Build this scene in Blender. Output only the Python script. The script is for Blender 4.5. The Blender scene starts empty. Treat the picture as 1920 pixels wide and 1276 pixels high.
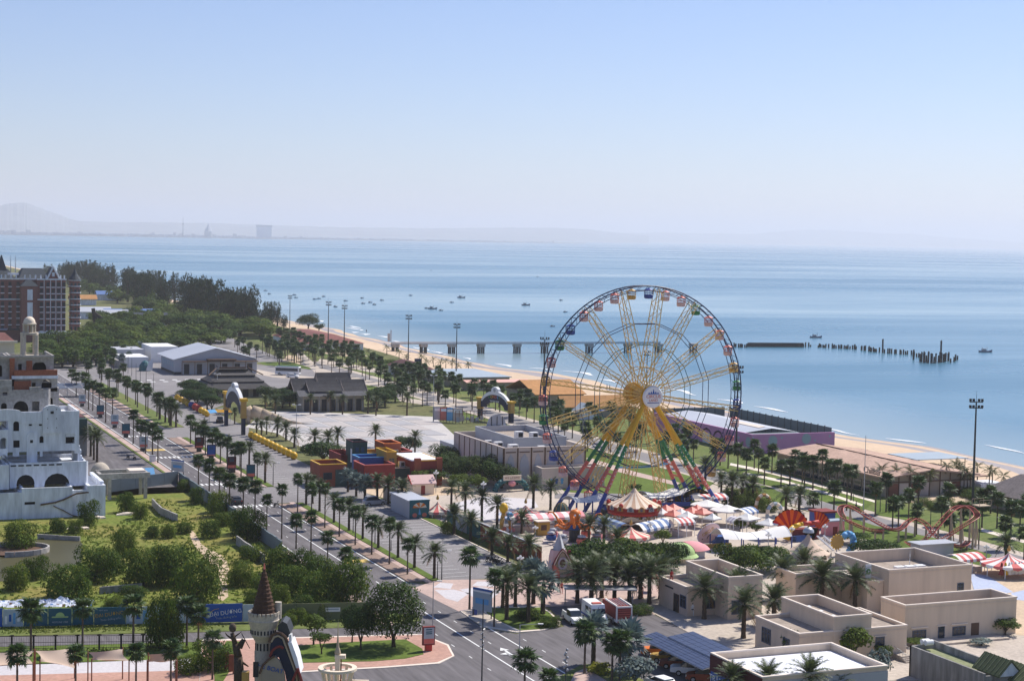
import bpy,bmesh,math,random
from mathutils import Vector,Matrix,Euler
from math import sin,cos,pi,radians as R,hypot,atan2,sqrt
random.seed(7)
SC=bpy.context.scene
COL=SC.collection
F,YH,SL,H=3200.0,443.0,0.02,50.0
HEAD=R(22.5)
ROLL=math.atan(SL)
PITCH=math.atan((638-YH)*cos(ROLL)/F)
fw=Vector((sin(HEAD)*cos(PITCH),cos(HEAD)*cos(PITCH),-sin(PITCH)))
rt0=Vector((cos(HEAD),-sin(HEAD),0))
up0=rt0.cross(fw)
rt=rt0*cos(ROLL)+up0*sin(ROLL)
up=up0*cos(ROLL)-rt0*sin(ROLL)
cd=bpy.data.cameras.new('camera')
cam=bpy.data.objects.new('camera',cd)
COL.objects.link(cam)
cam.matrix_world=Matrix(((rt.x,up.x,-fw.x,0),(rt.y,up.y,-fw.y,0),(rt.z,up.z,-fw.z,H),(0,0,0,1)))
cd.sensor_width=36
cd.lens=36*F/1920
cd.clip_start=1
cd.clip_end=120000
SC.camera=cam
SUN_DIR=Vector((0.92*cos(R(50)),0.39*cos(R(50)),sin(R(50)))).normalized()
SKY_TINT=(.86,.84,1.0)
w=bpy.data.worlds.new('World')
SC.world=w
w.use_nodes=True
nt=w.node_tree
sky=nt.nodes.new('ShaderNodeTexSky')
sky.sky_type='NISHITA'
sky.sun_disc=False
sky.sun_elevation=R(50)
sky.sun_rotation=atan2(SUN_DIR.x,SUN_DIR.y)
sky.air_density=1.0
sky.dust_density=0.25
sky.ozone_density=4.5
bg=nt.nodes['Background']
tint=nt.nodes.new('ShaderNodeVectorMath')
tint.operation='MULTIPLY'
tint.inputs[1].default_value=SKY_TINT
nt.links.new(sky.outputs[0],tint.inputs[0])
nt.links.new(tint.outputs[0],bg.inputs[0])
bg.inputs[1].default_value=0.088
sl=bpy.data.lights.new('sun','SUN')
sl.energy=4.0
sl.angle=R(0.53)
sl.color=(1.0,0.94,0.85)
sun=bpy.data.objects.new('sun',sl)
COL.objects.link(sun)
sun.rotation_euler=SUN_DIR.to_track_quat('Z','Y').to_euler()
vs=SC.view_settings
vs.view_transform='Standard'
vs.look='None'
vs.gamma=1
vs.use_curve_mapping=False
vs.exposure=0.5
cy=SC.cycles
cy.use_denoising=True
cy.max_bounces=7
cy.diffuse_bounces=3
cy.glossy_bounces=3
cy.volume_bounces=1
cy.caustics_reflective=False
cy.caustics_refractive=False
def ray(px,py):
 return(rt*(px-960)+up*(638-py)+fw*F)
def G(px,py,z=0.0):
 r=ray(px,py)
 t=(z-H)/r.z
 return Vector((r.x*t,r.y*t,z))
def D(p):
 return p.x*sin(HEAD)+p.y*cos(HEAD)
def mpp(px,py,z=0.0):
 return D(G(px,py,z))/F
def HT(bx,by,ty):
 return(by-ty)*mpp(bx,by)
MATS={}
def mat(name,col,rough=.8,var=.12,scale=.6,metal=0.,spec=.3,fine=None,col2=None,rnd=0.,trans=0.,bump=0.,stretch=None):
 m=bpy.data.materials.new(name)
 m.use_nodes=True
 n=m.node_tree
 N,L=n.nodes,n.links
 b=N['Principled BSDF']
 b.inputs['Roughness'].default_value=rough
 b.inputs['Metallic'].default_value=metal
 b.inputs['Specular IOR Level'].default_value=spec
 tc=N.new('ShaderNodeTexCoord')
 src=tc.outputs['Object']
 if stretch:
  mp=N.new('ShaderNodeMapping')
  mp.inputs['Scale'].default_value=stretch
  L.new(src,mp.inputs[0])
  src=mp.outputs[0]
 nz=N.new('ShaderNodeTexNoise')
 nz.inputs['Scale'].default_value=scale
 nz.inputs['Detail'].default_value=5
 nz.inputs['Roughness'].default_value=.62
 L.new(src,nz.inputs['Vector'])
 rp=N.new('ShaderNodeValToRGB')
 c2=col2 or tuple(min(1,c*(1+var))for c in col)
 c1=col if col2 else tuple(c*(1-var)for c in col)
 rp.color_ramp.elements[0].position=.32
 rp.color_ramp.elements[1].position=.68
 rp.color_ramp.elements[0].color=(*c1,1)
 rp.color_ramp.elements[1].color=(*c2,1)
 L.new(nz.outputs['Fac'],rp.inputs[0])
 out=rp.outputs[0]
 if fine:
  n2=N.new('ShaderNodeTexNoise')
  n2.inputs['Scale'].default_value=fine
  n2.inputs['Detail'].default_value=3
  L.new(src,n2.inputs['Vector'])
  mr=N.new('ShaderNodeMapRange')
  mr.inputs[1].default_value=.3;mr.inputs[2].default_value=.7
  mr.inputs[3].default_value=1-var*1.2;mr.inputs[4].default_value=1+var*1.2
  L.new(n2.outputs['Fac'],mr.inputs[0])
  mx=N.new('ShaderNodeVectorMath');mx.operation='SCALE'
  L.new(out,mx.inputs[0]);L.new(mr.outputs[0],mx.inputs['Scale'])
  out=mx.outputs[0]
 if rnd:
  oi=N.new('ShaderNodeObjectInfo')
  mr=N.new('ShaderNodeMapRange')
  mr.inputs[3].default_value=1-rnd;mr.inputs[4].default_value=1+rnd
  L.new(oi.outputs['Random'],mr.inputs[0])
  hs=N.new('ShaderNodeHueSaturation')
  L.new(out,hs.inputs['Color']);L.new(mr.outputs[0],hs.inputs['Value'])
  m2=N.new('ShaderNodeMapRange')
  m2.inputs[3].default_value=.5+rnd*.06;m2.inputs[4].default_value=.5-rnd*.06
  L.new(oi.outputs['Random'],m2.inputs[0]);L.new(m2.outputs[0],hs.inputs['Hue'])
  out=hs.outputs[0]
 L.new(out,b.inputs['Base Color'])
 if bump:
  bp=N.new('ShaderNodeBump')
  bp.inputs['Strength'].default_value=bump
  bp.inputs['Distance'].default_value=.05
  L.new(nz.outputs['Fac'],bp.inputs['Height'])
  L.new(bp.outputs[0],b.inputs['Normal'])
 if trans:
  tl=N.new('ShaderNodeBsdfTranslucent')
  ms=N.new('ShaderNodeMixShader')
  ms.inputs[0].default_value=trans
  L.new(out,tl.inputs[0])
  L.new(b.outputs[0],ms.inputs[1]);L.new(tl.outputs[0],ms.inputs[2])
  L.new(ms.outputs[0],N['Material Output'].inputs[0])
 MATS[name]=m
 return m
def C(h):
 c=[int(h[i:i+2],16)/255 for i in(0,2,4)]
 return tuple(x/12.92 if x<.04045 else((x+.055)/1.055)**2.4 for x in c)
for a in(('land',(.10,.12,.04),.95,.25,.02,0,.1,.5,(.17,.16,.075)),('asphalt',(.145,.134,.138),.9,.16,.8,0,.2,3,None,0,0,0,(.55,.06,1)),('asphalt_pale',(.24,.225,.225),.9,.13,.08,0,.2,3),('concrete',(.50,.43,.36),.9,.12,.1,0,.2,2),('paving_white',(.58,.55,.56),.85,.07,.08,0,.2,2),('paving_pink',(.50,.37,.32),.85,.10,.2,0,.2,2),('paving_red',(.47,.28,.22),.85,.10,.2,0,.2,2),('slab_warm',(.46,.42,.395),.85,.06,.2,0,.2,2),('slab_cool',(.39,.38,.385),.85,.06,.2,0,.2,2),('slab_band',(.52,.49,.46),.85,.06,.2,0,.2,2),('blue_floor',(.42,.47,.60),.8,.08,.1,0,.2,2),('tan_floor',(.56,.43,.30),.85,.12,.1,0,.2,2),('brick_strip',(.30,.215,.175),.9,.12,.3,0,.2,3),('lawn',(.105,.150,.030),.95,.2,.08,0,.1,1.5),('lawn_dry',(.17,.18,.06),.95,.2,.05,0,.1,1.2,(.11,.16,.045)),('lot_grass',(.25,.21,.065),.95,.28,.09,0,.1,1.6,(.12,.18,.03)),('sand',(.62,.47,.33),.95,.08,.02,0,.1,.6),('wet_sand',(.36,.29,.24),.35,.1,.03,0,.4),('paint_white',(.78,.78,.76),.7,.06,1),('paint_yellow',(.60,.42,.12),.7,.12,1),('white',(.78,.78,.78),.6,.05,.3),('white_wall',(.68,.71,.77),.8,.13,.4,0,.2,1.5,None,0,0,0,(1,1,.2)),('grey_concrete',(.36,.34,.32),.9,.18,.3,0,.2,2),('brick',(.33,.115,.065),.9,.15,.6,0,.2,4),('hotel_brick',(.21,.085,.075),.9,.12,.2,0,.2,1),('beige_wall',(.66,.535,.41),.85,.055,.3,0,.2,1.1,None,0,0,0,(1,1,.14)),('beige_trim',(.76,.66,.56),.8,.04,.3),('roof_deck',(.36,.30,.25),.95,.14,.4,0,.2,2),('white_roof',(.80,.81,.86),.7,.03,.2),('maroon',(.075,.012,.018),.6,.1,.4),('dark',(.02,.022,.028),.6,.2,1),('glass',(.02,.03,.045),.12,.2,.5,0,.6),('glass_blue',(.05,.10,.16),.15,.2,.5,0,.6),('frame_blue',(.07,.10,.16),.5,.1,1),('metal',(.45,.46,.48),.45,.08,.6,.5),('metal_dark',(.05,.055,.06),.5,.1,.6,.3),('steel_roof',(.50,.52,.56),.5,.05,.1,.2),('roof_dark',(.085,.08,.08),.8,.12,.4,0,.2,2),('thai_tile',(.105,.105,.115),.8,.14,.5,0,.2,3),('roof_red',(.24,.10,.085),.85,.12,.15,0,.2,1),('roof_plum',(.13,.06,.06),.85,.12,.15,0,.2,1),('roof_slate',(.022,.035,.05),.7,.12,.2),('roof_blue',(.10,.19,.42),.6,.08,.1),('roof_bluegrey',(.34,.41,.47),.6,.06,.1),('roof_pink',(.74,.42,.35),.7,.06,.1),('roof_orange',(.46,.23,.085),.8,.1,.12,0,.2,1),('thatch',(.50,.345,.27),.95,.15,.3,0,.1,2.5),('thatch_grey',(.22,.19,.18),.95,.15,.3,0,.1,2.5),('wall_tan',(.34,.29,.23),.9,.12,.3),('wall_pink',(.55,.47,.42),.85,.07,.2),('wall_grey',(.42,.43,.46),.8,.08,.1),('purple',(.56,.25,.47),.75,.05,.1),('fence_grey',(.16,.20,.22),.7,.12,.3),('blue',(.035,.07,.30),.4,.1,.5),('rim_blue',(.015,.03,.095),.4,.1,.5),('navy',(.012,.02,.055),.5,.15,.5),('royal',(.03,.09,.30),.5,.1,.5),('sky_blue',(.12,.35,.62),.5,.08,.5),('red',(.50,.05,.035),.5,.1,.5),('coral',(.62,.16,.12),.5,.1,.5),('wall_red',(.22,.038,.034),.8,.12,.3),('wall_rust',(.27,.075,.042),.8,.1,.3),('wall_green',(.045,.085,.075),.8,.1,.3),('wall_yellow',(.45,.28,.065),.8,.08,.3),('orange',(.75,.19,.02),.45,.08,.5),('yellow',(.72,.42,.02),.4,.08,.5),('wheel_yellow',(.72,.40,.02),.4,.1,.4),('truss_sunlit',(.72,.50,.15),.45,.1,.4),('green',(.03,.20,.07),.5,.1,.5),('teal',(.025,.12,.14),.6,.1,.3),('lime',(.40,.55,.22),.7,.05,.3),('pink',(.75,.30,.32),.7,.05,.3),('pale_pink',(.66,.45,.42),.7,.05,.3),('lilac',(.50,.44,.52),.7,.05,.3),('cream',(.78,.66,.52),.75,.05,.3),('canvas',(.80,.78,.74),.8,.04,.2),('tan_canvas',(.62,.47,.36),.8,.05,.2),('stripe_tan',(.55,.36,.24),.75,.05,.3),('stripe_red',(.62,.14,.13),.75,.05,.3),('stripe_blue',(.13,.21,.40),.75,.05,.3),('gold',(.50,.30,.08),.5,.1,.5),('brown',(.12,.07,.045),.8,.15,.6),('rust',(.22,.09,.055),.85,.2,.6),('stone',(.50,.44,.36),.9,.12,.8,0,.2,4),('cone_brown',(.085,.045,.028),.8,.2,.6,0,.2,3),('bird_tan',(.48,.38,.27),.85,.1,.4),('moss_roof',(.25,.27,.15),.95,.15,.3,0,.1,2),('moss_tile',(.08,.10,.045),.9,.2,.6),('old_wall',(.27,.26,.25),.95,.24,.5,0,.1,1.5,None,0,0,0,(1,1,.2)),('solar',(.05,.065,.12),.3,.12,.3,0,.5),('solar_line',(.10,.12,.16),.5,.1,.5),('tarp',(.62,.66,.74),.6,.15,.4),('tarp_blue',(.10,.20,.42),.6,.15,.4),('sign_blue',(.012,.09,.38),.5,.06,.3),('sign_teal',(.012,.10,.15),.5,.1,.2),('sign_pale',(.40,.48,.52),.5,.15,.4),('sign_olive',(.15,.17,.08),.7,.2,.3),('rubber',(.015,.015,.016),.8,.1,1),('lamp_glass',(.85,.85,.82),.3,.03,1),('bark',(.085,.062,.045),.95,.25,2.5,0,.1,8),('bark_pale',(.12,.095,.075),.95,.2,2.5,0,.1,8),('wood_dark',(.035,.028,.025),.9,.2,1),('pond',(.085,.078,.035),.35,.15,.1,0,.25),('foam',(.82,.84,.86),.8,.05,.2),('far_land_hazed',(.22,.24,.25),1,.2,.002,0,0),('far_city',(.62,.60,.60),.9,.3,.02),):
 mat(*a)
mat('leaf_fan',(.050,.092,.024),.5,.4,2.0,spec=.22,rnd=.3,trans=.25)
mat('leaf_date',(.068,.094,.034),.5,.35,2.0,spec=.22,rnd=.28,trans=.25)
mat('leaf_dry',(.24,.14,.06),.8,.3,2.0,rnd=.2,trans=.2)
mat('leaf_coco',(.085,.105,.03),.5,.3,2.0,spec=.25,rnd=.25,trans=.25)
mat('leaf_silver',(.15,.20,.185),.6,.2,2.0,spec=.15,rnd=.15,trans=.15)
mat('leaf_dark',(.026,.062,.010),.6,.45,1.2,spec=.12,rnd=.25,trans=.22)
mat('leaf_mid',(.075,.125,.016),.65,.45,1.0,spec=.1,rnd=.35,trans=.28)
mat('leaf_yellow',(.22,.23,.02),.65,.3,1.0,spec=.1,rnd=.2,trans=.28)
mat('leaf_casuarina',(.026,.050,.020),.75,.4,.3,spec=.08,rnd=.28,trans=.15)
mat('weed',(.22,.24,.055),.95,.4,.2,spec=.05,rnd=.1,trans=.3,col2=(.13,.20,.03))
def sea_material():
 m=bpy.data.materials.new('sea')
 m.use_nodes=True
 N,L=m.node_tree.nodes,m.node_tree.links
 b=N['Principled BSDF']
 g=N.new('ShaderNodeNewGeometry')
 mp=N.new('ShaderNodeMapping')
 mp.inputs['Rotation'].default_value=(0,0,R(20))
 mp.inputs['Scale'].default_value=(.0007,.0030,1)
 L.new(g.outputs['Position'],mp.inputs[0])
 nz=N.new('ShaderNodeTexNoise')
 nz.inputs['Scale'].default_value=1
 nz.inputs['Detail'].default_value=7
 nz.inputs['Roughness'].default_value=.6
 nz.inputs['Distortion'].default_value=.6
 L.new(mp.outputs[0],nz.inputs['Vector'])
 rp=N.new('ShaderNodeValToRGB')
 e=rp.color_ramp.elements
 e[0].position=.36;e[1].position=.66
 e[0].color=(.035,.150,.235,1);e[1].color=(.095,.235,.31,1)
 L.new(nz.outputs['Fac'],rp.inputs[0])
 sx=N.new('ShaderNodeSeparateXYZ')
 L.new(g.outputs['Position'],sx.inputs[0])
 mr=N.new('ShaderNodeMapRange')
 mr.inputs[1].default_value=262;mr.inputs[2].default_value=330
 mr.inputs[3].default_value=1;mr.inputs[4].default_value=0
 L.new(sx.outputs[0],mr.inputs[0])
 mx=N.new('ShaderNodeMix');mx.data_type='RGBA'
 L.new(mr.outputs[0],mx.inputs['Factor'])
 L.new(rp.outputs[0],mx.inputs['A'])
 mx.inputs['B'].default_value=(.24,.32,.34,1)
 L.new(mx.outputs['Result'],b.inputs['Base Color'])
 rr=N.new('ShaderNodeMapRange')
 rr.inputs[1].default_value=.3;rr.inputs[2].default_value=.7
 rr.inputs[3].default_value=.34;rr.inputs[4].default_value=.12
 L.new(nz.outputs['Fac'],rr.inputs[0])
 L.new(rr.outputs[0],b.inputs['Roughness'])
 b.inputs['IOR'].default_value=1.33
 m2=N.new('ShaderNodeMapping')
 m2.inputs['Scale'].default_value=(.25,.09,1)
 m2.inputs['Rotation'].default_value=(0,0,R(-15))
 L.new(g.outputs['Position'],m2.inputs[0])
 n2=N.new('ShaderNodeTexNoise')
 n2.inputs['Scale'].default_value=1;n2.inputs['Detail'].default_value=4
 L.new(m2.outputs[0],n2.inputs['Vector'])
 bp=N.new('ShaderNodeBump')
 bp.inputs['Strength'].default_value=.18
 bp.inputs['Distance'].default_value=.5
 L.new(n2.outputs['Fac'],bp.inputs['Height'])
 L.new(bp.outputs[0],b.inputs['Normal'])
 MATS['sea']=m
sea_material()
class MB:
 def __init__(s):
  s.v,s.f,s.mi,s.ms,s.cur=[],[],[],[],0
 def mat(s,name):
  if name not in s.ms:s.ms.append(name)
  s.cur=s.ms.index(name)
  return s
 def face(s,pts):
  i=len(s.v)
  s.v+=[tuple(p)for p in pts]
  s.f.append(tuple(range(i,i+len(pts))));s.mi.append(s.cur)
  return s
 def raw(s,vs,fs):
  i=len(s.v)
  s.v+=[tuple(p)for p in vs]
  for f in fs:
   s.f.append(tuple(i+k for k in f));s.mi.append(s.cur)
  return s
 def prism(s,poly,z0,z1,bottom=True):
  n=len(poly)
  a=sum(poly[i][0]*poly[(i+1)%n][1]-poly[(i+1)%n][0]*poly[i][1]for i in range(n))
  if a<0:poly=poly[::-1]
  vs=[(p[0],p[1],z0)for p in poly]+[(p[0],p[1],z1)for p in poly]
  fs=[(i,(i+1)%n,n+(i+1)%n,n+i)for i in range(n)]+[tuple(range(n,2*n))]
  if bottom:fs.append(tuple(range(n-1,-1,-1)))
  return s.raw(vs,fs)
 def box(s,x0,x1,y0,y1,z0,z1):
  if x1<x0:x0,x1=x1,x0
  if y1<y0:y0,y1=y1,y0
  return s.prism([(x0,y0),(x1,y0),(x1,y1),(x0,y1)],z0,z1)
 def tube(s,p,q,r0,r1=None,n=6,cap=True):
  r1=r0 if r1 is None else r1
  p,q=Vector(p),Vector(q)
  d=(q-p)
  if d.length<1e-6:return s
  d.normalize()
  a=d.orthogonal().normalized();b=d.cross(a)
  vs=[p+(a*cos(2*pi*k/n)+b*sin(2*pi*k/n))*r0 for k in range(n)]
  vs+=[q+(a*cos(2*pi*k/n)+b*sin(2*pi*k/n))*r1 for k in range(n)]
  fs=[(k,(k+1)%n,n+(k+1)%n,n+k)for k in range(n)]
  if cap:fs+=[tuple(range(n-1,-1,-1)),tuple(range(n,2*n))]
  return s.raw(vs,fs)
 def path(s,pts,r,n=5,closed=False):
  m=len(pts)
  for i in range(m if closed else m-1):
   s.tube(pts[i],pts[(i+1)%m],r,n=n,cap=not closed)
  return s
 def lathe(s,prof,n=16,cx=0,cy=0,a0=0.0,mats=None,sx=1,sy=1):
  k=len(prof)
  vs=[]
  for i in range(n):
   a=a0+2*pi*i/n
   for r,z in prof:vs.append((cx+r*cos(a)*sx,cy+r*sin(a)*sy,z))
  i0=len(s.v)
  s.v+=vs
  for i in range(n):
   j=(i+1)%n
   if mats:s.mat(mats[i%len(mats)])
   for t in range(k-1):
    s.f.append((i0+i*k+t,i0+j*k+t,i0+j*k+t+1,i0+i*k+t+1));s.mi.append(s.cur)
  return s
 def ball(s,c,r,n=10,m=6,sz=1.0):
  prof=[(max(1e-3,r*sin(pi*t/m)),c[2]-r*sz*cos(pi*t/m))for t in range(m+1)]
  return s.lathe(prof,n,c[0],c[1])
 def tri_prism(s,x0,x1,y0,y1,z0,z1,along='y',over=0.0,th=.18):
  if along=='y':
   xm=(x0+x1)/2
   for a,b in((x0-over,xm),(x1+over,xm)):
    za=z0-over*(z1-z0)/abs(xm-x0)
    s.raw([(a,y0-over,za),(b,y0-over,z1),(b,y1+over,z1),(a,y1+over,za),(a,y0-over,za+th),(b,y0-over,z1+th),(b,y1+over,z1+th),(a,y1+over,za+th)],[(0,1,2,3),(7,6,5,4),(0,4,5,1),(1,5,6,2),(2,6,7,3),(3,7,4,0)])
  else:
   ym=(y0+y1)/2
   for a,b in((y0-over,ym),(y1+over,ym)):
    za=z0-over*(z1-z0)/abs(ym-y0)
    s.raw([(x0-over,a,za),(x0-over,b,z1),(x1+over,b,z1),(x1+over,a,za),(x0-over,a,za+th),(x0-over,b,z1+th),(x1+over,b,z1+th),(x1+over,a,za+th)],[(0,1,2,3),(7,6,5,4),(0,4,5,1),(1,5,6,2),(2,6,7,3),(3,7,4,0)])
  return s
 def hip(s,x0,x1,y0,y1,z0,z1,ins,over=0.,insy=None):
  insy=ins if insy is None else insy
  a=[(x0-over,y0-over,z0),(x1+over,y0-over,z0),(x1+over,y1+over,z0),(x0-over,y1+over,z0)]
  b=[(x0+ins,y0+insy,z1),(x1-ins,y0+insy,z1),(x1-ins,y1-insy,z1),(x0+ins,y1-insy,z1)]
  return s.raw(a+b,[(0,1,5,4),(1,2,6,5),(2,3,7,6),(3,0,4,7),(4,5,6,7),(3,2,1,0)])
 def mesh(s,name,smooth=False,mats=None):
  me=bpy.data.meshes.new(name)
  me.from_pydata(s.v,[],s.f)
  for k in s.ms:me.materials.append(MATS[k])
  if len(s.ms)>1:me.polygons.foreach_set('material_index',s.mi)
  if smooth:me.polygons.foreach_set('use_smooth',[True]*len(me.polygons))
  me.update()
  return me
 def build(s,name,parent=None,smooth=False,loc=None,label=None):
  o=bpy.data.objects.new(name,s.mesh(name,smooth))
  COL.objects.link(o)
  if parent:o.parent=parent
  if loc is not None:o.location=loc
  if label:o['label']=label
  return o
def mb(m):return MB().mat(m)
def inst(name,me,parent=None,loc=(0,0,0),rot=(0,0,0),scale=(1,1,1)):
 o=bpy.data.objects.new(name,me)
 COL.objects.link(o)
 if parent:o.parent=parent
 o.location=loc;o.rotation_euler=rot;o.scale=scale
 return o
def tag(o,label,cat,group=None):
 o['label']=label;o['category']=cat
 if group:o['group']=group
 return o
def thing(name,label,cat,loc=(0,0,0),rz=0.0,group=None,scale=1.0):
 o=bpy.data.objects.new(name,None)
 COL.objects.link(o)
 o.location=loc;o.rotation_euler=(0,0,rz);o.scale=(scale,scale,scale)
 o.empty_display_size=.5
 return tag(o,label,cat,group)
def kind(o,k):
 o['kind']=k
 return o
def dup(root,loc,rz=0.0,label=None,group=None,scale=None):
 r=root.copy();COL.objects.link(r)
 r.location=loc;r.rotation_euler=(0,0,rz)
 if scale:r.scale=(scale,scale,scale)
 if label:r['label']=label
 if group:r['group']=group
 for ch in list(root.children):
  c=ch.copy();COL.objects.link(c);c.parent=r
  for g in list(ch.children):
   d=g.copy();COL.objects.link(d);d.parent=c
 return r
def text(name,s,m,parent,loc,rot,size,extr=.02,align='CENTER'):
 cu=bpy.data.curves.new(name,'FONT')
 cu.body=s;cu.size=size;cu.extrude=extr
 cu.align_x=align;cu.align_y='CENTER'
 cu.materials.append(MATS[m])
 o=bpy.data.objects.new(name,cu)
 me=bpy.data.meshes.new_from_object(o)
 bpy.data.objects.remove(o)
 bpy.data.curves.remove(cu)
 o=bpy.data.objects.new(name,me)
 COL.objects.link(o)
 o.parent=parent;o.location=loc;o.rotation_euler=rot
 return o
ZL=[0.0]
def sheet(name,poly,m,z,px=False,th=None):
 pts=[(G(*p).x,G(*p).y)for p in poly]if px else poly
 b=mb(m)
 if th:b.prism(pts,-.3,z)
 else:b.face([(p[0],p[1],z)for p in pts])
 o=b.build(name)
 me=o.data
 bm=bmesh.new();bm.from_mesh(me)
 bmesh.ops.triangulate(bm,faces=[f for f in bm.faces if len(f.verts)>4])
 bmesh.ops.recalc_face_normals(bm,faces=bm.faces)
 for f in bm.faces:
  if not th and f.normal.z<0:f.normal_flip()
 bm.to_mesh(me);bm.free()
 return kind(o,'structure')
def rect(x0,x1,y0,y1):return[(x0,y0),(x1,y0),(x1,y1),(x0,y1)]
INNER=[(226,-60),(225,275),(224,290),(236,312),(240,335),(233,356),(229,435),(227,484),(232,527),(225,543),(222,577),(215,602),(224,660),(227,703),(228,757),(232,850),(236,1000),(228,1700),(232,2400),(200,4000)]
SHORE=[(263,-60),(264,322),(264.7,341),(265,359),(262,378),(259.5,391),(258.7,414),(257.7,440),(258.3,476),(261,512),(262,547),(264,591),(256,618),(251,656),(254,705),(256,747),(259,810),(263,905),(255,1100),(243,1700),(245,2400),(215,4000)]
land=sheet('ground',[(-6000,-800),(226,-800)]+INNER+[(-2500,7000),(-6000,7000)],'land',0)
def sea_plane():
 b=mb('sea')
 b.face([(150,-3000,-1.5),(46000,-3000,-1.5),(46000,46000,-1.5),(-9000,46000,-1.5),(-9000,3000,-1.5),(150,3000,-1.5)])
 return kind(b.build('sea'),'structure')
sea_plane()
def interp(poly,y):
 for(x0,y0),(x1,y1)in zip(poly,poly[1:]):
  if y0<=y<=y1:
   return x0+(x1-x0)*(y-y0)/max(1e-6,y1-y0)
 return poly[-1][0]
def smooth_shore(y):return interp(SHORE,y)+1.6*sin(y/17.0)+.9*sin(y/6.3+1)
def beach():
 b=MB()
 ys=[-60+6*i for i in range(0,200)]+[1200+40*i for i in range(60)]
 for a,c in zip(ys,ys[1:]):
  for lo,hi,m in((0,.62,'sand'),(.62,.80,'wet_sand'),(.80,.93,'sand'),(.93,1.35,'wet_sand')):
   b.mat(m)
   q=[]
   for y,t in((a,lo),(c,lo),(c,hi),(a,hi)):
    xi,xs=interp(INNER,y)-1.0,smooth_shore(y)
    wob=1.0 if t in(0,1.35)else 1+.05*sin(y/23.0+t*9)
    tt=t*wob
    z=.05-1.6*tt if tt>.62 else.05+.25*sin(tt/.62*pi)-1.6*tt*tt/.62
    q.append((xi+(xs-xi)*tt,y,z))
   b.face(q[::-1])
 kind(b.build('beach',smooth=False),'structure')
beach()
def foam():
 b=mb('foam')
 rnd=random.Random(3)
 y=250.0
 while y<1000:
  ln=rnd.uniform(8,26)
  off=rnd.choice((2.5,3.5,9.0,15.0))
  wd=rnd.uniform(.7,1.6)*(1+(y-250)/500)
  pts=[]
  n=7
  for i in range(n+1):
   yy=y+ln*i/n
   e=sin(pi*i/n)
   x=smooth_shore(yy)+off+.5*sin(yy/3)
   pts.append((x,yy,wd*e+.05))
  for(x0,y0,w0),(x1,y1,w1)in zip(pts,pts[1:]):
   b.face([(x0,y0,-1.42),(x0+w0,y0,-1.40),(x1+w1,y1,-1.40),(x1,y1,-1.42)])
  y+=ln*rnd.uniform(.5,1.5)if off>5 else ln*rnd.uniform(1.0,2.2)
 kind(b.build('surf_foam'),'stuff')
foam()
sheet('avenue',rect(69.6,79.9,205,640),'asphalt',.03)
sheet('parking_road',rect(84.9,99.8,229.5,425),'asphalt_pale',.03)
sheet('driveway',rect(79.8,85.5,305,325),'asphalt_pale',.035)
sheet('upper_yard',[(79.8,409),(100,409),(104,425),(104,470),(98,485),(84.5,640),(79.8,640)],'asphalt_pale',.026)
sheet('service_road',rect(48,67.5,322,560),'asphalt',.03)
sheet('hall_yard',[(84,600),(97,484),(104,470),(130,520),(166,560),(172,600),(150,640),(126,700),(90,690)],'asphalt_pale',.03)
sheet('boulevard',[(160,640),(172,640),(184,790),(166,790)],'asphalt_pale',.03)
sheet('junction',[(500,1340),(545,1276),(560,1258),(720,1250),(820,1242),(850,1230),(842,1210),(796,1188),(775,1172),(760,1090),(800,1096),(860,1145),(907,1178),(969,1188),(1058,1174),(1030,1138),(1090,1133),(1215,1146),(1292,1186),(1440,1262),(1540,1340)],'asphalt',.045,px=True)
sheet('side_street',[(-160,1198),(0,1193),(310,1187),(390,1185),(555,1179),(655,1177),(790,1166),(800,1192),(655,1196),(555,1196),(390,1202),(290,1205),(0,1212),(-160,1218)],'asphalt',.04,px=True)
sheet('forecourt_pavement',[(1200,1120),(1226,1150),(1292,1186),(1440,1262),(1540,1340),(1560,1276),(1700,1276),(2000,1276),(2000,1150),(1440,1100),(1290,1120)],'concrete',.06,px=True)
sheet('gate_crossing',[(760,1096),(777,1102),(818,1087),(925,1086),(960,1075),(1040,1085),(1070,1110),(1020,1140),(916,1136),(860,1146)],'paving_pink',.06,px=True)
for q in([(826,1092),(850,1094),(845,1104),(812,1101)],[(815,1106),(850,1105),(880,1112),(858,1128),(836,1122)],[(862,1105),(900,1100),(940,1108),(915,1128),(885,1118)],[(895,1090),(935,1090),(925,1100),(885,1098)]):
 sheet('pale_paving',q,'paving_white',.066,px=True)
sheet('beach_road',rect(174.5,181.5,150,640),'asphalt_pale',.045)
sheet('promenade',rect(172.6,184.2,150,640),'concrete',.03)
for y0,y1 in((229.3,305),(325,409),(428,560)):
 sheet('tree_strip',rect(80.0,82.3,y0+1,y1-1),'brick_strip',.10,th=1)
 sheet('footpath',rect(82.3,83.3,y0,y1),'paving_pink',.12,th=1)
 if y0<420:
  sheet('lawn_strip',rect(83.45,84.75,y0+.5,y1-1),'lawn',.14,th=1)
sheet('lawn_strip',rect(83.3,88.5,430,560),'lawn_dry',.12,th=1)
sheet('left_footpath',rect(68.2,69.6,205,640),'paving_pink',.12,th=1)
sheet('left_verge',rect(67.6,68.2,322,560),'lawn_dry',.13,th=1)
sheet('kerb',rect(99.8,100.05,236,306),'beige_trim',.14,th=1)
def marking(name,m,quads):
 b=mb(m)
 for q in quads:b.face([(x,y,.06)for x,y in q])
 return kind(b.build(name),'structure')
marking('lane_line','paint_white',[rect(75.55,75.75,120,232),rect(75.2,75.4,240,305),rect(75.2,75.4,325,600),rect(79.45,79.65,229,305),rect(79.45,79.65,325,600),rect(70.1,70.3,240,600),rect(80.3,80.5,160,200)])
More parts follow.
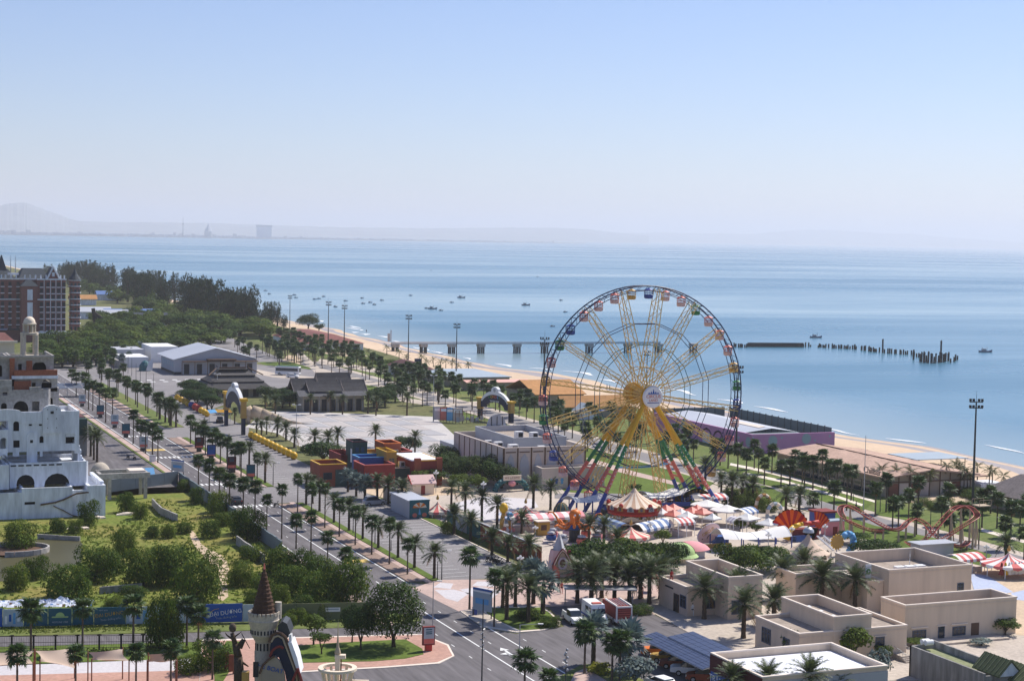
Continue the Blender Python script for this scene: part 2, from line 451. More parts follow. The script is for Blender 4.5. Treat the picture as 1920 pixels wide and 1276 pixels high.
marking('lane_dash','paint_white',[rect(x,x+.12,y,y+1.1)for x in(72.7,77.5)for y in range(150,600,6)]+[rect(82.2,82.32,y,y+1.1)for y in range(150,200,6)])
marking('crosswalk','paint_white',[rect(70.6+.95*k,71.1+.95*k,y,y+2.4)for y in(302,330,372,412)for k in range(9)])
marking('stop_band','paint_yellow',[rect(71,75.2,385,388),rect(75.6,79.4,246,248.5)])
marking('bay_line','paint_white',[rect(94.6,99.6,y,y+.12)for y in[232+2.6*k for k in range(28)]]+[rect(86,90.5,y,y+.12)for y in[232+2.6*k for k in range(70)]])
marking('yard_line','paint_white',[rect(100+4.2*k,101.6+4.2*k,y,y+2.2)for y in(560,566)for k in range(8)])
b=mb('paint_white')
cx,cyy=77.9,186.0
b.face([(cx-.15,cyy,.06),(cx+.15,cyy,.06),(cx+.15,cyy+2.6,.06),(cx-.15,cyy+2.6,.06)])
b.face([(cx-.6,cyy+2.4,.06),(cx+.6,cyy+2.4,.06),(cx,cyy+3.8,.06)])
b.face([(cx-1.3,cyy+.8,.06),(cx-.2,cyy+.2,.06),(cx-.2,cyy+1.4,.06)])
kind(b.build('road_arrow'),'structure')
sheet('corner_pavement',[(370,1340),(380,1203),(560,1197),(790,1191),(838,1211),(848,1230),(820,1242),(720,1250),(560,1259),(545,1276),(500,1340)],'paving_red',.14,px=True,th=1)
sheet('corner_kerb',[(370,1345),(378,1200),(560,1195),(790,1189),(841,1209),(852,1230),(823,1244.5),(720,1252.5),(562,1261),(549,1278),(506,1345)],'beige_trim',.12,px=True,th=1)
sheet('corner_lawn',[(552,1212),(640,1206),(760,1200),(792,1218),(794,1228),(760,1236),(700,1241),(556,1244)],'lawn',.18,px=True,th=1)
sheet('corner_lawn',[(425,1203),(450,1204),(440,1245),(420,1276),(404,1300),(400,1240)],'lawn',.18,px=True,th=1)
sheet('gate_island',[(862,1146),(907,1176),(969,1186),(1020,1182),(1050,1173),(1051,1166),(1034,1150),(1016,1137),(916,1137)],'beige_trim',.13,px=True,th=1)
sheet('gate_pavement',[(866,1147),(905,1173),(968,1184),(930,1164),(910,1150),(900,1140)],'concrete',.15,px=True)
sheet('gate_lawn',[(914,1141),(1014,1140),(1030,1150),(1046,1167),(1043,1173),(1018,1180),(976,1183),(936,1165),(912,1150)],'lawn',.17,px=True,th=1)
sheet('planting_bed',[(1012,1290),(1088,1248),(1105,1246),(1180,1262),(1250,1300)],'lawn_dry',.15,px=True,th=1)
sheet('bottom_path',[(1060,1300),(1078,1262),(1098,1254),(1150,1285),(1140,1310)],'paving_pink',.17,px=True,th=1)
sheet('amusement_floor',[(101,306),(104,330),(128,345),(145,312),(172,330),(172,255),(168,190),(140,165),(128,165),(118,210),(104,226),(103,236),(101.4,261)],'concrete',.02)
sheet('gate_yard',[(1008,1138),(1036,1094),(1140,1088),(1240,1098),(1228,1152),(1160,1140),(1090,1134)],'paving_pink',.035,px=True)
sheet('sand_yard',[(640,905),(735,905),(840,890),(905,905),(880,925),(760,932),(715,932),(690,925)],'tan_floor',.03,px=True)
sheet('pool_floor',[(845,945),(905,930),(1000,935),(1010,950),(940,975),(905,975)],'paving_white',.035,px=True)
sheet('pool_floor',[(930,962),(990,958),(1000,968),(950,974)],'blue_floor',.04,px=True)
sheet('east_floor',[(1800,1070),(1920,1060),(2000,1080),(2000,1200),(1905,1190),(1890,1110),(1830,1100)],'tan_floor',.065,px=True)
sheet('blue_paving',[(1818,1075),(1850,1078),(1900,1110),(1830,1120)],'blue_floor',.07,px=True)
sheet('blue_paving',[(1895,1112),(1920,1106),(1990,1120),(1990,1135),(1905,1124)],'blue_floor',.07,px=True)
sheet('wheel_lawn',[(1040,905),(1075,880),(1112,858),(1180,860),(1340,905),(1310,925),(1240,932),(1150,928),(1060,922)],'lawn',.05,px=True)
sheet('wheel_path',[(1100,858),(1112,860),(1190,884),(1275,905),(1268,910),(1180,890),(1100,868)],'paving_pink',.055,px=True)
sheet('wheel_path',[(1040,925),(1150,925),(1260,930),(1330,922),(1330,934),(1150,938),(1040,934)],'asphalt_pale',.055,px=True)
sheet('park_lawn',[(145,345),(172,330),(172.6,640),(160,640),(150,520),(172,470),(160,440),(176,425)],'lawn',.018)
sheet('park_lawn',[(184.3,150),(226,200),(222,290),(230,335),(226,440),(226,520),(212,600),(220,700),(222,800),(190,800),(184.3,640)],'lawn_dry',.02)
sheet('beach_sand',[(1690,935),(1720,925),(1800,930),(1920,915),(1960,930),(1900,950),(1790,958),(1720,945)],'tan_floor',.03,px=True)
for q in([(1340,872),(1440,890),(1530,915),(1640,940),(1615,960),(1560,945),(1480,920),(1400,900)],[(1640,940),(1700,955),(1735,965),(1700,975),(1640,965)],[(1560,958),(1640,985),(1760,1010),(1860,1040),(1840,1062),(1700,1030),(1600,1005),(1555,980)],[(1400,905),(1440,912),(1480,930),(1475,950),(1400,940)]):
 sheet('verge_lawn',q,'lawn',.06,px=True)
for q in([(1370,868),(1440,882),(1560,914),(1640,938),(1640,942),(1560,919),(1440,887),(1368,872)],[(1395,885),(1470,900),(1550,922),(1618,945),(1616,949),(1550,927),(1470,905),(1393,889)],[(1840,990),(1920,1012),(1920,1018),(1840,996)]):
 sheet('garden_path',q,'beige_trim',.07,px=True)
for i,q in enumerate(([(560,655),(600,690),(700,715),(820,735),(815,741),(690,722),(590,698),(550,660)],[(470,690),(520,700),(640,712),(638,718),(510,707),(465,697)],[(735,715),(760,745),(820,755),(900,752),(900,758),(815,762),(750,752),(725,718)],[(600,672),(700,690),(760,700),(760,705),(690,697),(596,678)],[(960,815),(1010,800),(1040,815),(1080,850),(1060,858),(1015,820),(985,820)])):
 sheet('garden_path',q,'concrete',.05,px=True)
for q in([(600,652),(660,655),(690,668),(640,668),(605,662)],[(540,665),(580,672),(560,682),(530,675)]):
 sheet('sandy_patch',q,'tan_floor',.045,px=True)
plaza=sheet('plaza',[(460,800),(500,771),(560,771),(815,781),(880,842),(800,905),(690,880),(560,836),(520,812)],'slab_band',.03,px=True)
def in_poly(x,y,P):
 c=False
 j=len(P)-1
 for i in range(len(P)):
  if(P[i][1]>y)!=(P[j][1]>y)and x<(P[j][0]-P[i][0])*(y-P[i][1])/(P[j][1]-P[i][1])+P[i][0]:c=not c
  j=i
 return c
PL=[(G(*p).x,G(*p).y)for p in((466,799),(503,774),(560,773),(812,783),(872,842),(800,900),(690,876),(562,834),(522,811))]
sw=mb('slab_warm').prism(rect(0,5.1,0,10.6),0,.06).mesh('paving_slab')
scm=mb('slab_cool').prism(rect(0,5.1,0,10.6),0,.06).mesh('paving_slab')
for i in range(12):
 for j in range(14):
  x,y=96+5.9*i,318+11.6*j
  if all(in_poly(x+a,y+b_,PL)for a in(0,5.1)for b_ in(0,10.6)):
   inst('paving_slab',scm if(i+j)%2 else sw,plaza,(x,y,.03))
  else:
   for k in range(4):
    yy=y+2.65*k
    if all(in_poly(x+a,yy+b_,PL)for a in(0,5.1)for b_ in(0,2.65)):
     inst('paving_slab',scm if(i+j)%2 else sw,plaza,(x,yy,.03),scale=(1,.24,1))
sheet('vacant_lot',[(-60,205),(20,216),(51,211),(67.5,205),(68.4,259),(67.8,330),(50,330),(20,310),(-60,310)],'lot_grass',.03)
sheet('dirt_track',[(352,985),(366,1000),(378,1020),(392,1030),(412,1038),(424,1048),(430,1068),(425,1090),(428,1118),(418,1126),(408,1122),(413,1090),(408,1068),(392,1056),(380,1042),(364,1022),(355,1002)],'tan_floor',.05,px=True)
sheet('pond',[(-80,1095),(0,1090),(100,1078),(152,1056),(155,1020),(150,1013),(80,1011),(-80,1020)],'pond',.045,px=True)
sheet('billboard_verge',[(-100,1172),(320,1160),(640,1150),(780,1150),(790,1164),(640,1176),(390,1184),(0,1192),(-100,1195)],'lawn_dry',.05,px=True)
sheet('fence_verge',[(-100,1222),(0,1213),(300,1205),(400,1203),(395,1232),(300,1236),(0,1248),(-100,1252)],'lawn',.05,px=True)
sheet('shade_terrace',[(-100,1252),(0,1246),(300,1236),(400,1232),(390,1340),(-100,1340)],'paving_white',.05,px=True)
sheet('red_terrace',[(-100,1268),(0,1266),(300,1258),(400,1254),(390,1340),(-100,1340)],'paving_red',.06,px=True)
def ground_tufts():
 b=mb('weed')
 rnd=random.Random(11)
 P=[(14,219),(51,213),(66,207),(67.5,259),(67,328),(50,302),(26,290),(14,280)]
 pond=[(G(*p).x,G(*p).y)for p in((-80,1095),(0,1090),(100,1078),(152,1056),(155,1020),(150,1013),(80,1011),(-80,1020))]
 n=0
 while n<5200:
  x,y=rnd.uniform(12,68),rnd.uniform(206,330)
  if not in_poly(x,y,P)or in_poly(x,y,pond):continue
  if sin(x*.35+1)+sin(y*.27)+sin(x*.12-y*.15)<rnd.uniform(-2,1.4):continue
  h=rnd.uniform(.1,.38)
  for k in range(3):
   a=rnd.uniform(0,2*pi);r=rnd.uniform(.08,.3)
   dx,dy=cos(a)*r,sin(a)*r
   ox,oy=rnd.uniform(-.3,.3),rnd.uniform(-.3,.3)
   b.face([(x-dx+ox,y-dy+oy,.03),(x+dx+ox,y+dy+oy,.03),(x+dx*.3+ox+dy*.6,y+dy*.3+oy-dx*.6,h)])
  n+=1
 for q0,q1,cnt in(((0,1176),(400,1168),1500),((0,1184),(400,1176),900),((0,1225),(400,1214),900)):
  a0,a1=G(*q0),G(*q1)
  for i in range(cnt):
   p=a0.lerp(a1,rnd.random())
   x,y=p.x+rnd.uniform(-2,2),p.y+rnd.uniform(-1.2,1.2)
   a=rnd.uniform(0,2*pi);r=rnd.uniform(.06,.2);h=rnd.uniform(.1,.35)
   b.face([(x-cos(a)*r,y-sin(a)*r,.05),(x+cos(a)*r,y+sin(a)*r,.05),(x+rnd.uniform(-.1,.1),y+rnd.uniform(-.1,.1),h)])
 kind(b.build('weeds'),'stuff')
ground_tufts()
def at_dist(px,d):
 r=ray(px,440);r.z=0;r.normalize()
 k=1/max(.2,r.x*sin(HEAD)+r.y*cos(HEAD))
 return Vector((r.x*d*k,r.y*d*k,0))
def horizon(px):return YH+SL*(px-960)
def ridge(name,pts,d0,d1,depth,m='far_land_hazed',base=-1.5):  # default land colour has distance haze mixed in to lower its contrast
 b=mb(m)
 rows=[]
 n=len(pts)
 rnd=random.Random(len(name))
 fine=[]
 for i in range(n-1):
  for k in range(6):
   t=k/6
   px=pts[i][0]+(pts[i+1][0]-pts[i][0])*t
   py=pts[i][1]+(pts[i+1][1]-pts[i][1])*t+rnd.uniform(-.6,.6)
   fine.append((px,py,(i+t)/(n-1)))
 for px,py,t in fine:
  d=d0+(d1-d0)*t
  h=max(2,(horizon(px)-py)/F*d+H)
  c=at_dist(px,d)
  f0=at_dist(px,d-depth);bk=at_dist(px,d+depth)
  m0=at_dist(px,d-depth*.45)
  rows.append([(f0.x,f0.y,base),(m0.x,m0.y,h*rnd.uniform(.50,.54)),(c.x,c.y,h),(bk.x,bk.y,base)])
 for a,c in zip(rows,rows[1:]):
  for k in range(3):b.face([a[k],c[k],c[k+1],a[k+1]])
 return kind(b.build(name,smooth=True),'structure')
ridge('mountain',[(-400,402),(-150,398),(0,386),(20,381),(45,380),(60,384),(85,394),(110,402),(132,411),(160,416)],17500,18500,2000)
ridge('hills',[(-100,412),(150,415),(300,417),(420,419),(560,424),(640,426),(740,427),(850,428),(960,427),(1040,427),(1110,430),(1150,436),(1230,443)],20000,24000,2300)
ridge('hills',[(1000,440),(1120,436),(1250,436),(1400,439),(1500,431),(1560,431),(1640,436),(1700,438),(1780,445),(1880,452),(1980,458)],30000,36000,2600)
sheet('far_shore',[(at_dist(px,d).x,at_dist(px,d).y)for px,d in((-300,9000),(0,10200),(250,11000),(480,11600),(700,12800),(950,14200),(1100,15200))]+[(at_dist(px,d).x,at_dist(px,d).y)for px,d in((1100,17500),(700,17500),(0,16000),(-300,15000))],'far_land_hazed',.2)
def far_town():
 b=mb('far_city')
 rnd=random.Random(5)
 for i in range(900):
  px=rnd.uniform(-40,640)if rnd.random()<.85 else rnd.uniform(640,1050)
  d=interp([(9900,-300),(10500,0),(11300,250),(11900,480),(13100,700),(14500,950),(15500,1100)],px)+rnd.uniform(60,1500)
  c=at_dist(px,d)
  s=rnd.uniform(5,16);h=rnd.uniform(4,15)*(1.0 if px<450 else.7)*(2.0 if rnd.random()<.05 else 1)
  b.box(c.x-s,c.x+s,c.y-8,c.y+8,0,h)
 o=b.build('far_town')
 kind(o,'stuff')
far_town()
def far_tower(name,label,px0,px1,py,d,shape):
 c=at_dist((px0+px1)/2,d)
 wd=(px1-px0)/F*d
 h=(horizon((px0+px1)/2)-py)/F*d+H
 t=thing(name,label,'tower' if shape!='slab' else 'building',(c.x,c.y,0),-HEAD+.2)
 if shape=='spire':
  mb('metal').lathe([(wd*.5,0),(wd*.5,h*.45),(wd*.32,h*.62),(wd*.22,h*.72),(wd*.05,h*.93),(.5,h)],8).build('tower_body',t)
 elif shape=='slab':
  mb('white_wall').box(-wd/2,wd/2,-12,12,0,h*.86).build('hotel_block',t)
  mb('wall_grey').box(-wd*.54,wd*.54,-13,13,h*.87,h).build('roof_level',t)
 else:
  mb('metal_dark').lathe([(3.5,0),(1.6,h*.6),(.8,h)],6).build('mast_shaft',t)
  mb('metal_dark').box(-4,4,-4,4,h*.62,h*.66).build('platform',t)
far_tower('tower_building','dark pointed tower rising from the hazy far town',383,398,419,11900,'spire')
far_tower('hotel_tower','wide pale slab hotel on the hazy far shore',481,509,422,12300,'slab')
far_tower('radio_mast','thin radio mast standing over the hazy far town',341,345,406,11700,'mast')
def haze():
 b=MB()
 m=bpy.data.materials.new('haze')
 m.use_nodes=True
 N=m.node_tree.nodes
 N.remove(N['Principled BSDF'])
 v=N.new('ShaderNodeVolumePrincipled')
 v.inputs['Color'].default_value=(.89,.89,.94,1)
 v.inputs['Density'].default_value=HAZE
 v.inputs['Anisotropy'].default_value=.25
 m.node_tree.links.new(v.outputs[0],N['Material Output'].inputs['Volume'])
 MATS['haze']=m
 b.mat('haze').box(-12000,47500,-4000,47500,-6,430)
 kind(b.build('haze'),'stuff')
HAZE=8.5e-5
haze()
def fan_frond(m,seed,blades=13,petiole=.5,blade=.62,droop=.12):
 rnd=random.Random(seed)
 b=mb(m)
 b.raw([(0,-.02,0),(0,.02,0),(petiole,.012,-.03),(petiole,-.012,-.03)],[(0,1,2,3)])
 for k in range(blades):
  a=R(-115+230*k/(blades-1))+rnd.uniform(-.05,.05)
  ln=blade*(1-.22*abs(a)/2)*rnd.uniform(.9,1.08)
  d=Vector((cos(a),sin(a),0));s=Vector((-sin(a),cos(a),0))*ln*.12
  o=Vector((petiole,0,-.03))
  mid=o+d*ln*.55+Vector((0,0,.06+rnd.uniform(-.03,.03)))
  tip=o+d*ln+Vector((0,0,-droop*ln*rnd.uniform(.5,2.2)))
  b.raw([o,mid+s,tip,mid-s],[(0,3,2,1)])
 return b.mesh('frond')
def feather_frond(m,seed,L=1.0,pairs=15,rise=.25,fall=.75,leaflet=.26,hang=.35):
 rnd=random.Random(seed)
 b=mb(m)
 def pt(t):return Vector((L*(t-.12*t*t*fall),0,L*(rise*t-fall*t*t*.62)))
 for i in range(5):
  p,q=pt(i/5),pt((i+1)/5)
  b.raw([p+Vector((0,-.018,0)),p+Vector((0,.018,0)),q+Vector((0,.014,0)),q+Vector((0,-.014,0))],[(0,3,2,1)])
 for i in range(pairs):
  t=.16+.84*i/(pairs-1)
  p=pt(t)
  d=(pt(min(1,t+.05))-pt(t-.05)).normalized()
  ln=L*leaflet*(sin(pi*(.12+.82*t))**.6)*rnd.uniform(.88,1.1)
  for sg in(-1,1):
   e=p+d*ln*.62+Vector((0,sg*ln*.8,(.28-hang)*ln+rnd.uniform(-.05,.05)*L))
   b.raw([p-d*.022*L,p+d*.03*L,e],[(0,1,2)]if sg>0 else[(0,2,1)])
 return b.mesh('frond')
FR={}
for i in range(2):
 FR['fan',i]=fan_frond('leaf_fan',i)
 FR['silver',i]=fan_frond('leaf_silver',10+i,15,.5,.72,.08)
 FR['date',i]=feather_frond('leaf_date',20+i,1.0,17,.28,.80,.27,.3)
 FR['coco',i]=feather_frond('leaf_coco',30+i,1.0,15,.22,.85,.30,.75)
FR['dry',0]=feather_frond('leaf_dry',40,1.0,13,-.1,.7,.26,.6)
FR['fandry',0]=fan_frond('leaf_dry',41,9,.4,.5,.5)
def crown_set(kd,seed,n):
 0
 rnd=random.Random(seed)
 out=[]
 for k in range(n):
  t=(k+.5)/n
  az=k*2.39996+rnd.uniform(-.2,.2)
  if kd=='fan':
   el=R(88-150*t)+rnd.uniform(-.16,.16);sc=1.62*rnd.uniform(.82,1.12)*(.8 if t<.12 else 1)
  elif kd=='silver':
   el=R(80-115*t)+rnd.uniform(-.1,.1);sc=1.7*rnd.uniform(.9,1.1)
  elif kd=='date':
   el=R(84-108*t)+rnd.uniform(-.08,.08);sc=2.55*rnd.uniform(.88,1.08)*(.8 if t<.1 else 1)
  else:
   el=R(72-98*t)+rnd.uniform(-.15,.15);sc=2.0*rnd.uniform(.85,1.1)
  key=(kd,k%2)
  if kd=='date' and t>.97:key=('dry',0)
  if kd=='fan' and t>.95:key=('fandry',0)
  out.append((key,az,el,sc))
 return out
def frond_matrix(az,el,sc):return Matrix.Rotation(az,4,'Z')@Matrix.Rotation(-el,4,'Y')@Matrix.Scale(sc,4)
NFR={'fan':34,'silver':22,'date':40,'coco':15}
CROWN,SETS={},{}
for kd in NFR:
 for v in range(3):
  st=crown_set(kd,100+v*7+len(kd),NFR[kd]-v*2)
  SETS[kd,v]=st
  vs,fs,mi,ms=[],[],[],[]
  for key,az,el,sc in st:
   me=FR[key]
   mn=me.materials[0]
   if mn not in ms:ms.append(mn)
   M4=frond_matrix(az,el,sc)
   i0=len(vs)
   vs+=[tuple(M4@x.co)for x in me.vertices]
   for p in me.polygons:
    fs.append(tuple(i0+q for q in p.vertices));mi.append(ms.index(mn))
  me=bpy.data.meshes.new('crown')
  me.from_pydata(vs,[],fs)
  for q in ms:me.materials.append(q)
  me.polygons.foreach_set('material_index',mi)
  CROWN[kd,v]=me
def trunk_mesh(kd,seed):
 rnd=random.Random(seed)
 b=mb('bark_pale' if kd in('fan','coco')else 'bark')
 r0,r1={'fan':(.15,.10),'silver':(.24,.2),'date':(.25,.2),'coco':(.16,.09)}[kd]
 n=12
 lean={'fan':.02,'date':.02,'silver':.02,'coco':.12}[kd]
 a=rnd.uniform(0,6.28)
 rows=[]
 for i in range(n+1):
  t=i/n
  r=(r0+(r1-r0)*t)*(1.25 if i==0 else 1)*(1.06 if i%2 else.95)*(1.35 if kd=='date' and i>=n-1 else 1)
  rows.append([(cos(a)*lean*(t*t-1)+r*cos(2*pi*k/8),sin(a)*lean*(t*t-1)+r*sin(2*pi*k/8),t)for k in range(8)])
 vs=[p for row in rows for p in row]
 fs=[(i*8+k,i*8+(k+1)%8,(i+1)*8+(k+1)%8,(i+1)*8+k)for i in range(n)for k in range(8)]
 b.raw(vs,fs)
 return b.mesh('trunk',True)
TRUNK={(kd,v):trunk_mesh(kd,v*3+len(kd))for kd in NFR for v in range(3)}
PALM={'fan':('fan_palm','palm tree'),'silver':('silver_palm','palm tree'),'date':('date_palm','palm tree'),'coco':('coconut_palm','palm tree')}
PR=random.Random(42)
def palm(kd,p,h,label,group=None,near=False,s=1.0):
 v=PR.randrange(3)
 h=h*PR.uniform(.95,1.05)
 s=s*PR.uniform(.9,1.1)*(.82 if near and kd=='fan' else 1)
 t=thing(PALM[kd][0],label,PALM[kd][1],(p[0],p[1],0),PR.uniform(0,6.28),group)
 inst('trunk',TRUNK[kd,v],t,(0,0,0),scale=(1*s,1*s,h))
 if near:
  for key,az,el,sc in SETS[kd,v]:
   o=inst('frond',FR[key],t)
   o.matrix_local=Matrix.Translation((0,0,h))@frond_matrix(az,el,sc*s)
 else:
  inst('crown',CROWN[kd,v],t,(0,0,h),scale=(s,s,s))
 return t
def leafy(m,seed,lobes,n,leaf,up=.35,m2=None,f2=0.0):
 rnd=random.Random(seed)
 b=mb(m)
 tot=sum(r**2 for _,r,_ in lobes)
 for c,r,sq in lobes:
  for k in range(int(n*r*r/tot)):
   d=Vector((rnd.gauss(0,1),rnd.gauss(0,1),rnd.gauss(0,1))).normalized()
   if d.z<-.35 and rnd.random()<.6:d.z=-d.z
   rr=r*(rnd.uniform(.55,1.0)**.5)*(1+.16*sin(d.x*7+seed)*sin(d.y*6+d.z*5))
   p=Vector(c)+Vector((d.x*rr,d.y*rr,d.z*rr*sq))
   nrm=(d+Vector((rnd.uniform(-1,1),rnd.uniform(-1,1),rnd.uniform(-.6,1)+up))*.8).normalized()
   a=nrm.orthogonal().normalized();a.rotate(Matrix.Rotation(rnd.uniform(0,6.28),3,nrm))
   c2=nrm.cross(a)
   s=leaf*rnd.uniform(.6,1.35)
   if m2:b.mat(m2 if rnd.random()<f2 else m)
   b.raw([p-a*s,p-c2*s*.55,p+a*s,p+c2*s*.55],[(0,1,2,3)])
 return b.mesh('crown')
def lobes_round(seed,r,k,flat=.8,spread=.55,base=.0):
 rnd=random.Random(seed)
 L=[((0,0,base+r*flat),r*.74,flat)]
 for i in range(k):
  a=2*pi*i/k+rnd.uniform(-.4,.4)
  rr=r*spread*rnd.uniform(.8,1.15)
  L.append(((cos(a)*rr,sin(a)*rr,base+r*flat*rnd.uniform(.55,1.45)),r*rnd.uniform(.38,.55),rnd.uniform(.7,1)))
 return L
CR={}
for v in range(4):
 CR['round',v]=leafy('leaf_dark',v,lobes_round(v,1,8),5200,.048,m2='leaf_mid',f2=.15)
 CR['dome',v]=leafy('leaf_dark',90+v,[((0,0,.9),.86,.98)]+[((cos(a)*q,sin(a)*q,z),.36,.95)for q,z,k in((.62,.5,9),(.68,.95,9),(.45,1.4,6))for a in[2*pi*i/k+v for i in range(k)]],7000,.042,m2='leaf_mid',f2=.12)
 CR['bush',v]=leafy('leaf_mid',20+v,lobes_round(20+v,1,7,.72,.62,-.1)+[((cos(a)*.6,sin(a)*.6,.22),.36,.8)for a in[v+2*pi*i/7 for i in range(7)]],5200,.046,m2='leaf_yellow',f2=.05)
 CR['flat',v]=leafy('leaf_dark',40+v,[((cos(a)*q,sin(a)*q,.25+.12*sin(3*a+v)),.42,.48)for q in(.18,.62)for a in[2*pi*i/(4 if q<.3 else 7)+v for i in range(4 if q<.3 else 7)]],5200,.042,m2='leaf_mid',f2=.5)
 CR['small',v]=leafy('leaf_mid',60+v,lobes_round(60+v,1,6,.8,.5),1100,.10)
 CR['silverbush',v]=leafy('leaf_silver',80+v,lobes_round(80+v,1,6,.8,.5),900,.10)
def plume(seed):
 rnd=random.Random(seed)
 b=mb('leaf_casuarina')
 for k in range(17):
  a=k*2.4;q=.34*sqrt(rnd.random())
  h0=rnd.uniform(.10,.45);h1=rnd.uniform(.68,1.0)*(1-.35*q)
  cx,cyy=cos(a)*q,sin(a)*q
  for j in range(75):
   t=rnd.random()
   z=h0+(h1-h0)*t
   w_=.12*(1-t)**.6+.02
   p=Vector((cx*(1+.3*t)+rnd.gauss(0,w_),cyy*(1+.3*t)+rnd.gauss(0,w_),z))
   d=Vector((rnd.uniform(-1,1),rnd.uniform(-1,1),rnd.uniform(.2,1.2))).normalized()*rnd.uniform(.025,.055)
   s=d.cross(Vector((rnd.uniform(-1,1),rnd.uniform(-1,1),.2))).normalized()*.017
   b.raw([p-d,p-s,p+d,p+s],[(0,1,2,3)])
 return b.mesh('crown')
for v in range(4):CR['plume',v]=plume(200+v)
def limb_trunk(seed,m='bark',forks=5,r=.09,hz=.55,spread=.45):
 rnd=random.Random(seed)
 b=mb(m)
 b.tube((0,0,0),(.02,.01,hz*.6),r,r*.75,8)
 for k in range(forks):
  a=2*pi*k/forks+rnd.uniform(-.4,.4)
  p1=Vector((cos(a)*spread*.45,sin(a)*spread*.45,hz*rnd.uniform(.95,1.15)))
  p2=Vector((cos(a)*spread,sin(a)*spread,hz*rnd.uniform(1.4,1.8)))
  b.tube((.02,.01,hz*.55),p1,r*.6,r*.4,6).tube(p1,p2,r*.4,r*.12,5)
 return b.mesh('trunk',True)
LT={v:limb_trunk(v)for v in range(3)}
LS=mb('bark').tube((0,0,0),(0,0,.62),.035,.02,7).tube((0,0,.35),(.16,.05,.7),.014,.004,5).tube((0,0,.4),(-.12,.1,.75),.014,.004,5).mesh('trunk',True)
TREES={'round':('broadleaf_tree','tree'),'bush':('shrub','shrub'),'flat':('rain_tree','tree'),'dome':('broadleaf_tree','tree'),'small':('park_tree','tree'),'silverbush':('silver_shrub','shrub'),'plume':('casuarina_tree','tree')}
def tree(kd,p,r,h,label,group=None,trunk=None,name=None,cat=None):
 0
 v=PR.randrange(4)
 nm,ct=TREES[kd]
 if kd in('round','small'):r*=1.25
 t=thing(name or nm,label,cat or ct,(p[0],p[1],0),PR.uniform(0,6.28),group)
 if kd=='plume':
  inst('trunk',LS,t,scale=(h,h,h))
  inst('crown',CR[kd,v],t,scale=(h*.62*r,h*.62*r,h))
  return t
 st=(0 if kd in('bush','silverbush')else h*.3)if trunk is None else trunk
 ch={'flat':.75}.get(kd,1.75 if kd!='bush' else 1.5)
 inst('crown',CR[kd,v],t,(0,0,st),scale=(r,r,(h-st)*(1.3 if kd=='bush' else 1)/ch))
 tz=max(st+(h-st)*.45,.4)
 inst('trunk',LT[PR.randrange(3)],t,scale=(r*.8,r*.8,tz))
 return t
def OnY(px,py,y0):
 r=ray(px,py);t=y0/r.y
 return r.x*t,H+r.z*t
def OnX(px,py,x0):
 r=ray(px,py);t=x0/r.x
 return r.y*t,H+r.z*t
WM={}
def window_mesh(w_,h_,style,fm,gm):
 k=(round(w_,2),round(h_,2),style,fm,gm)
 if k not in WM:
  f=mb(fm);t=.09;d0,d1=-.08,.05
  f.box(-w_/2-t,w_/2+t,d0,d1,-t,0).box(-w_/2-t,w_/2+t,d0,d1,h_,h_+t)
  f.box(-w_/2-t,-w_/2,d0,d1,0,h_).box(w_/2,w_/2+t,d0,d1,0,h_)
  if style=='grid':
   n=max(2,int(w_/.6))
   for i in range(1,n):f.box(-w_/2+w_*i/n-.03,-w_/2+w_*i/n+.03,d0+.02,d1,0,h_)
   f.box(-w_/2,w_/2,d0+.025,d1,h_*.7,h_*.7+.06)
  p=mb(gm).box(-w_/2,w_/2,-.03,.04,0,h_)
  WM[k]=(f.mesh('window'),p.mesh('pane'))
 return WM[k]
ROTF={'-y':0,'+x':R(90),'+y':R(180),'-x':R(-90)}
def window(t,x,y,z,w_,h_,face='-y',style='grid',fm='frame_blue',gm='glass',name='window',pane='pane'):
 a,b=window_mesh(w_,h_,style,fm,gm)
 o=inst(name,a,t,(x,y,z),(0,0,ROTF[face]))
 inst(pane,b,o)
 return o
def para(t,x0,x1,y0,y1,h,par=1.2,wall='beige_wall',trim='beige_trim',deck='roof_deck',z0=0,wt=.22,cop=.32,band=True,name='wall'):
 o=mb(wall)
 o.box(x0,x1,y0,y0+wt,z0,h-.16).box(x0,x1,y1-wt,y1,z0,h-.16)
 o.box(x0,x0+wt,y0+wt,y1-wt,z0,h-.16).box(x1-wt,x1,y0+wt,y1-wt,z0,h-.16)
 if band:
  for q in((x0-.05,x1+.05,y0-.05,y0+.02),(x0-.05,x1+.05,y1-.02,y1+.05),(x0-.05,x0+.02,y0+.02,y1-.02),(x1-.02,x1+.05,y0+.02,y1-.02)):
   o.box(*q,h-.62,h-.5)
 ob=o.build(name,t)
 mb(deck).box(x0+wt,x1-wt,y0+wt,y1-wt,h-par-.2,h-par).build('roof',t)
 c=mb(trim)
 e=.07
 c.box(x0-e,x1+e,y0-e,y0+cop-e,h-.16,h).box(x0-e,x1+e,y1-cop+e,y1+e,h-.16,h)
 c.box(x0-e,x0+cop-e,y0+cop-e,y1-cop+e,h-.16,h).box(x1-cop+e,x1+e,y0+cop-e,y1-cop+e,h-.16,h)
 c.build('coping',t)
 return ob
def gpt(px,py,z):return G(px,py,z)
ACM=mb('white').box(-.55,.55,-.4,.4,0,1.0).mat('dark').box(-.2,.45,-.415,-.402,.15,.85).mesh('air_conditioner')
def aircon(x,y,z,label,s=1.0):
 o=inst('air_conditioner',ACM,None,(x,y,z),scale=(s,s,s))
 return tag(o,label,'air conditioner','air conditioners on the roofs')
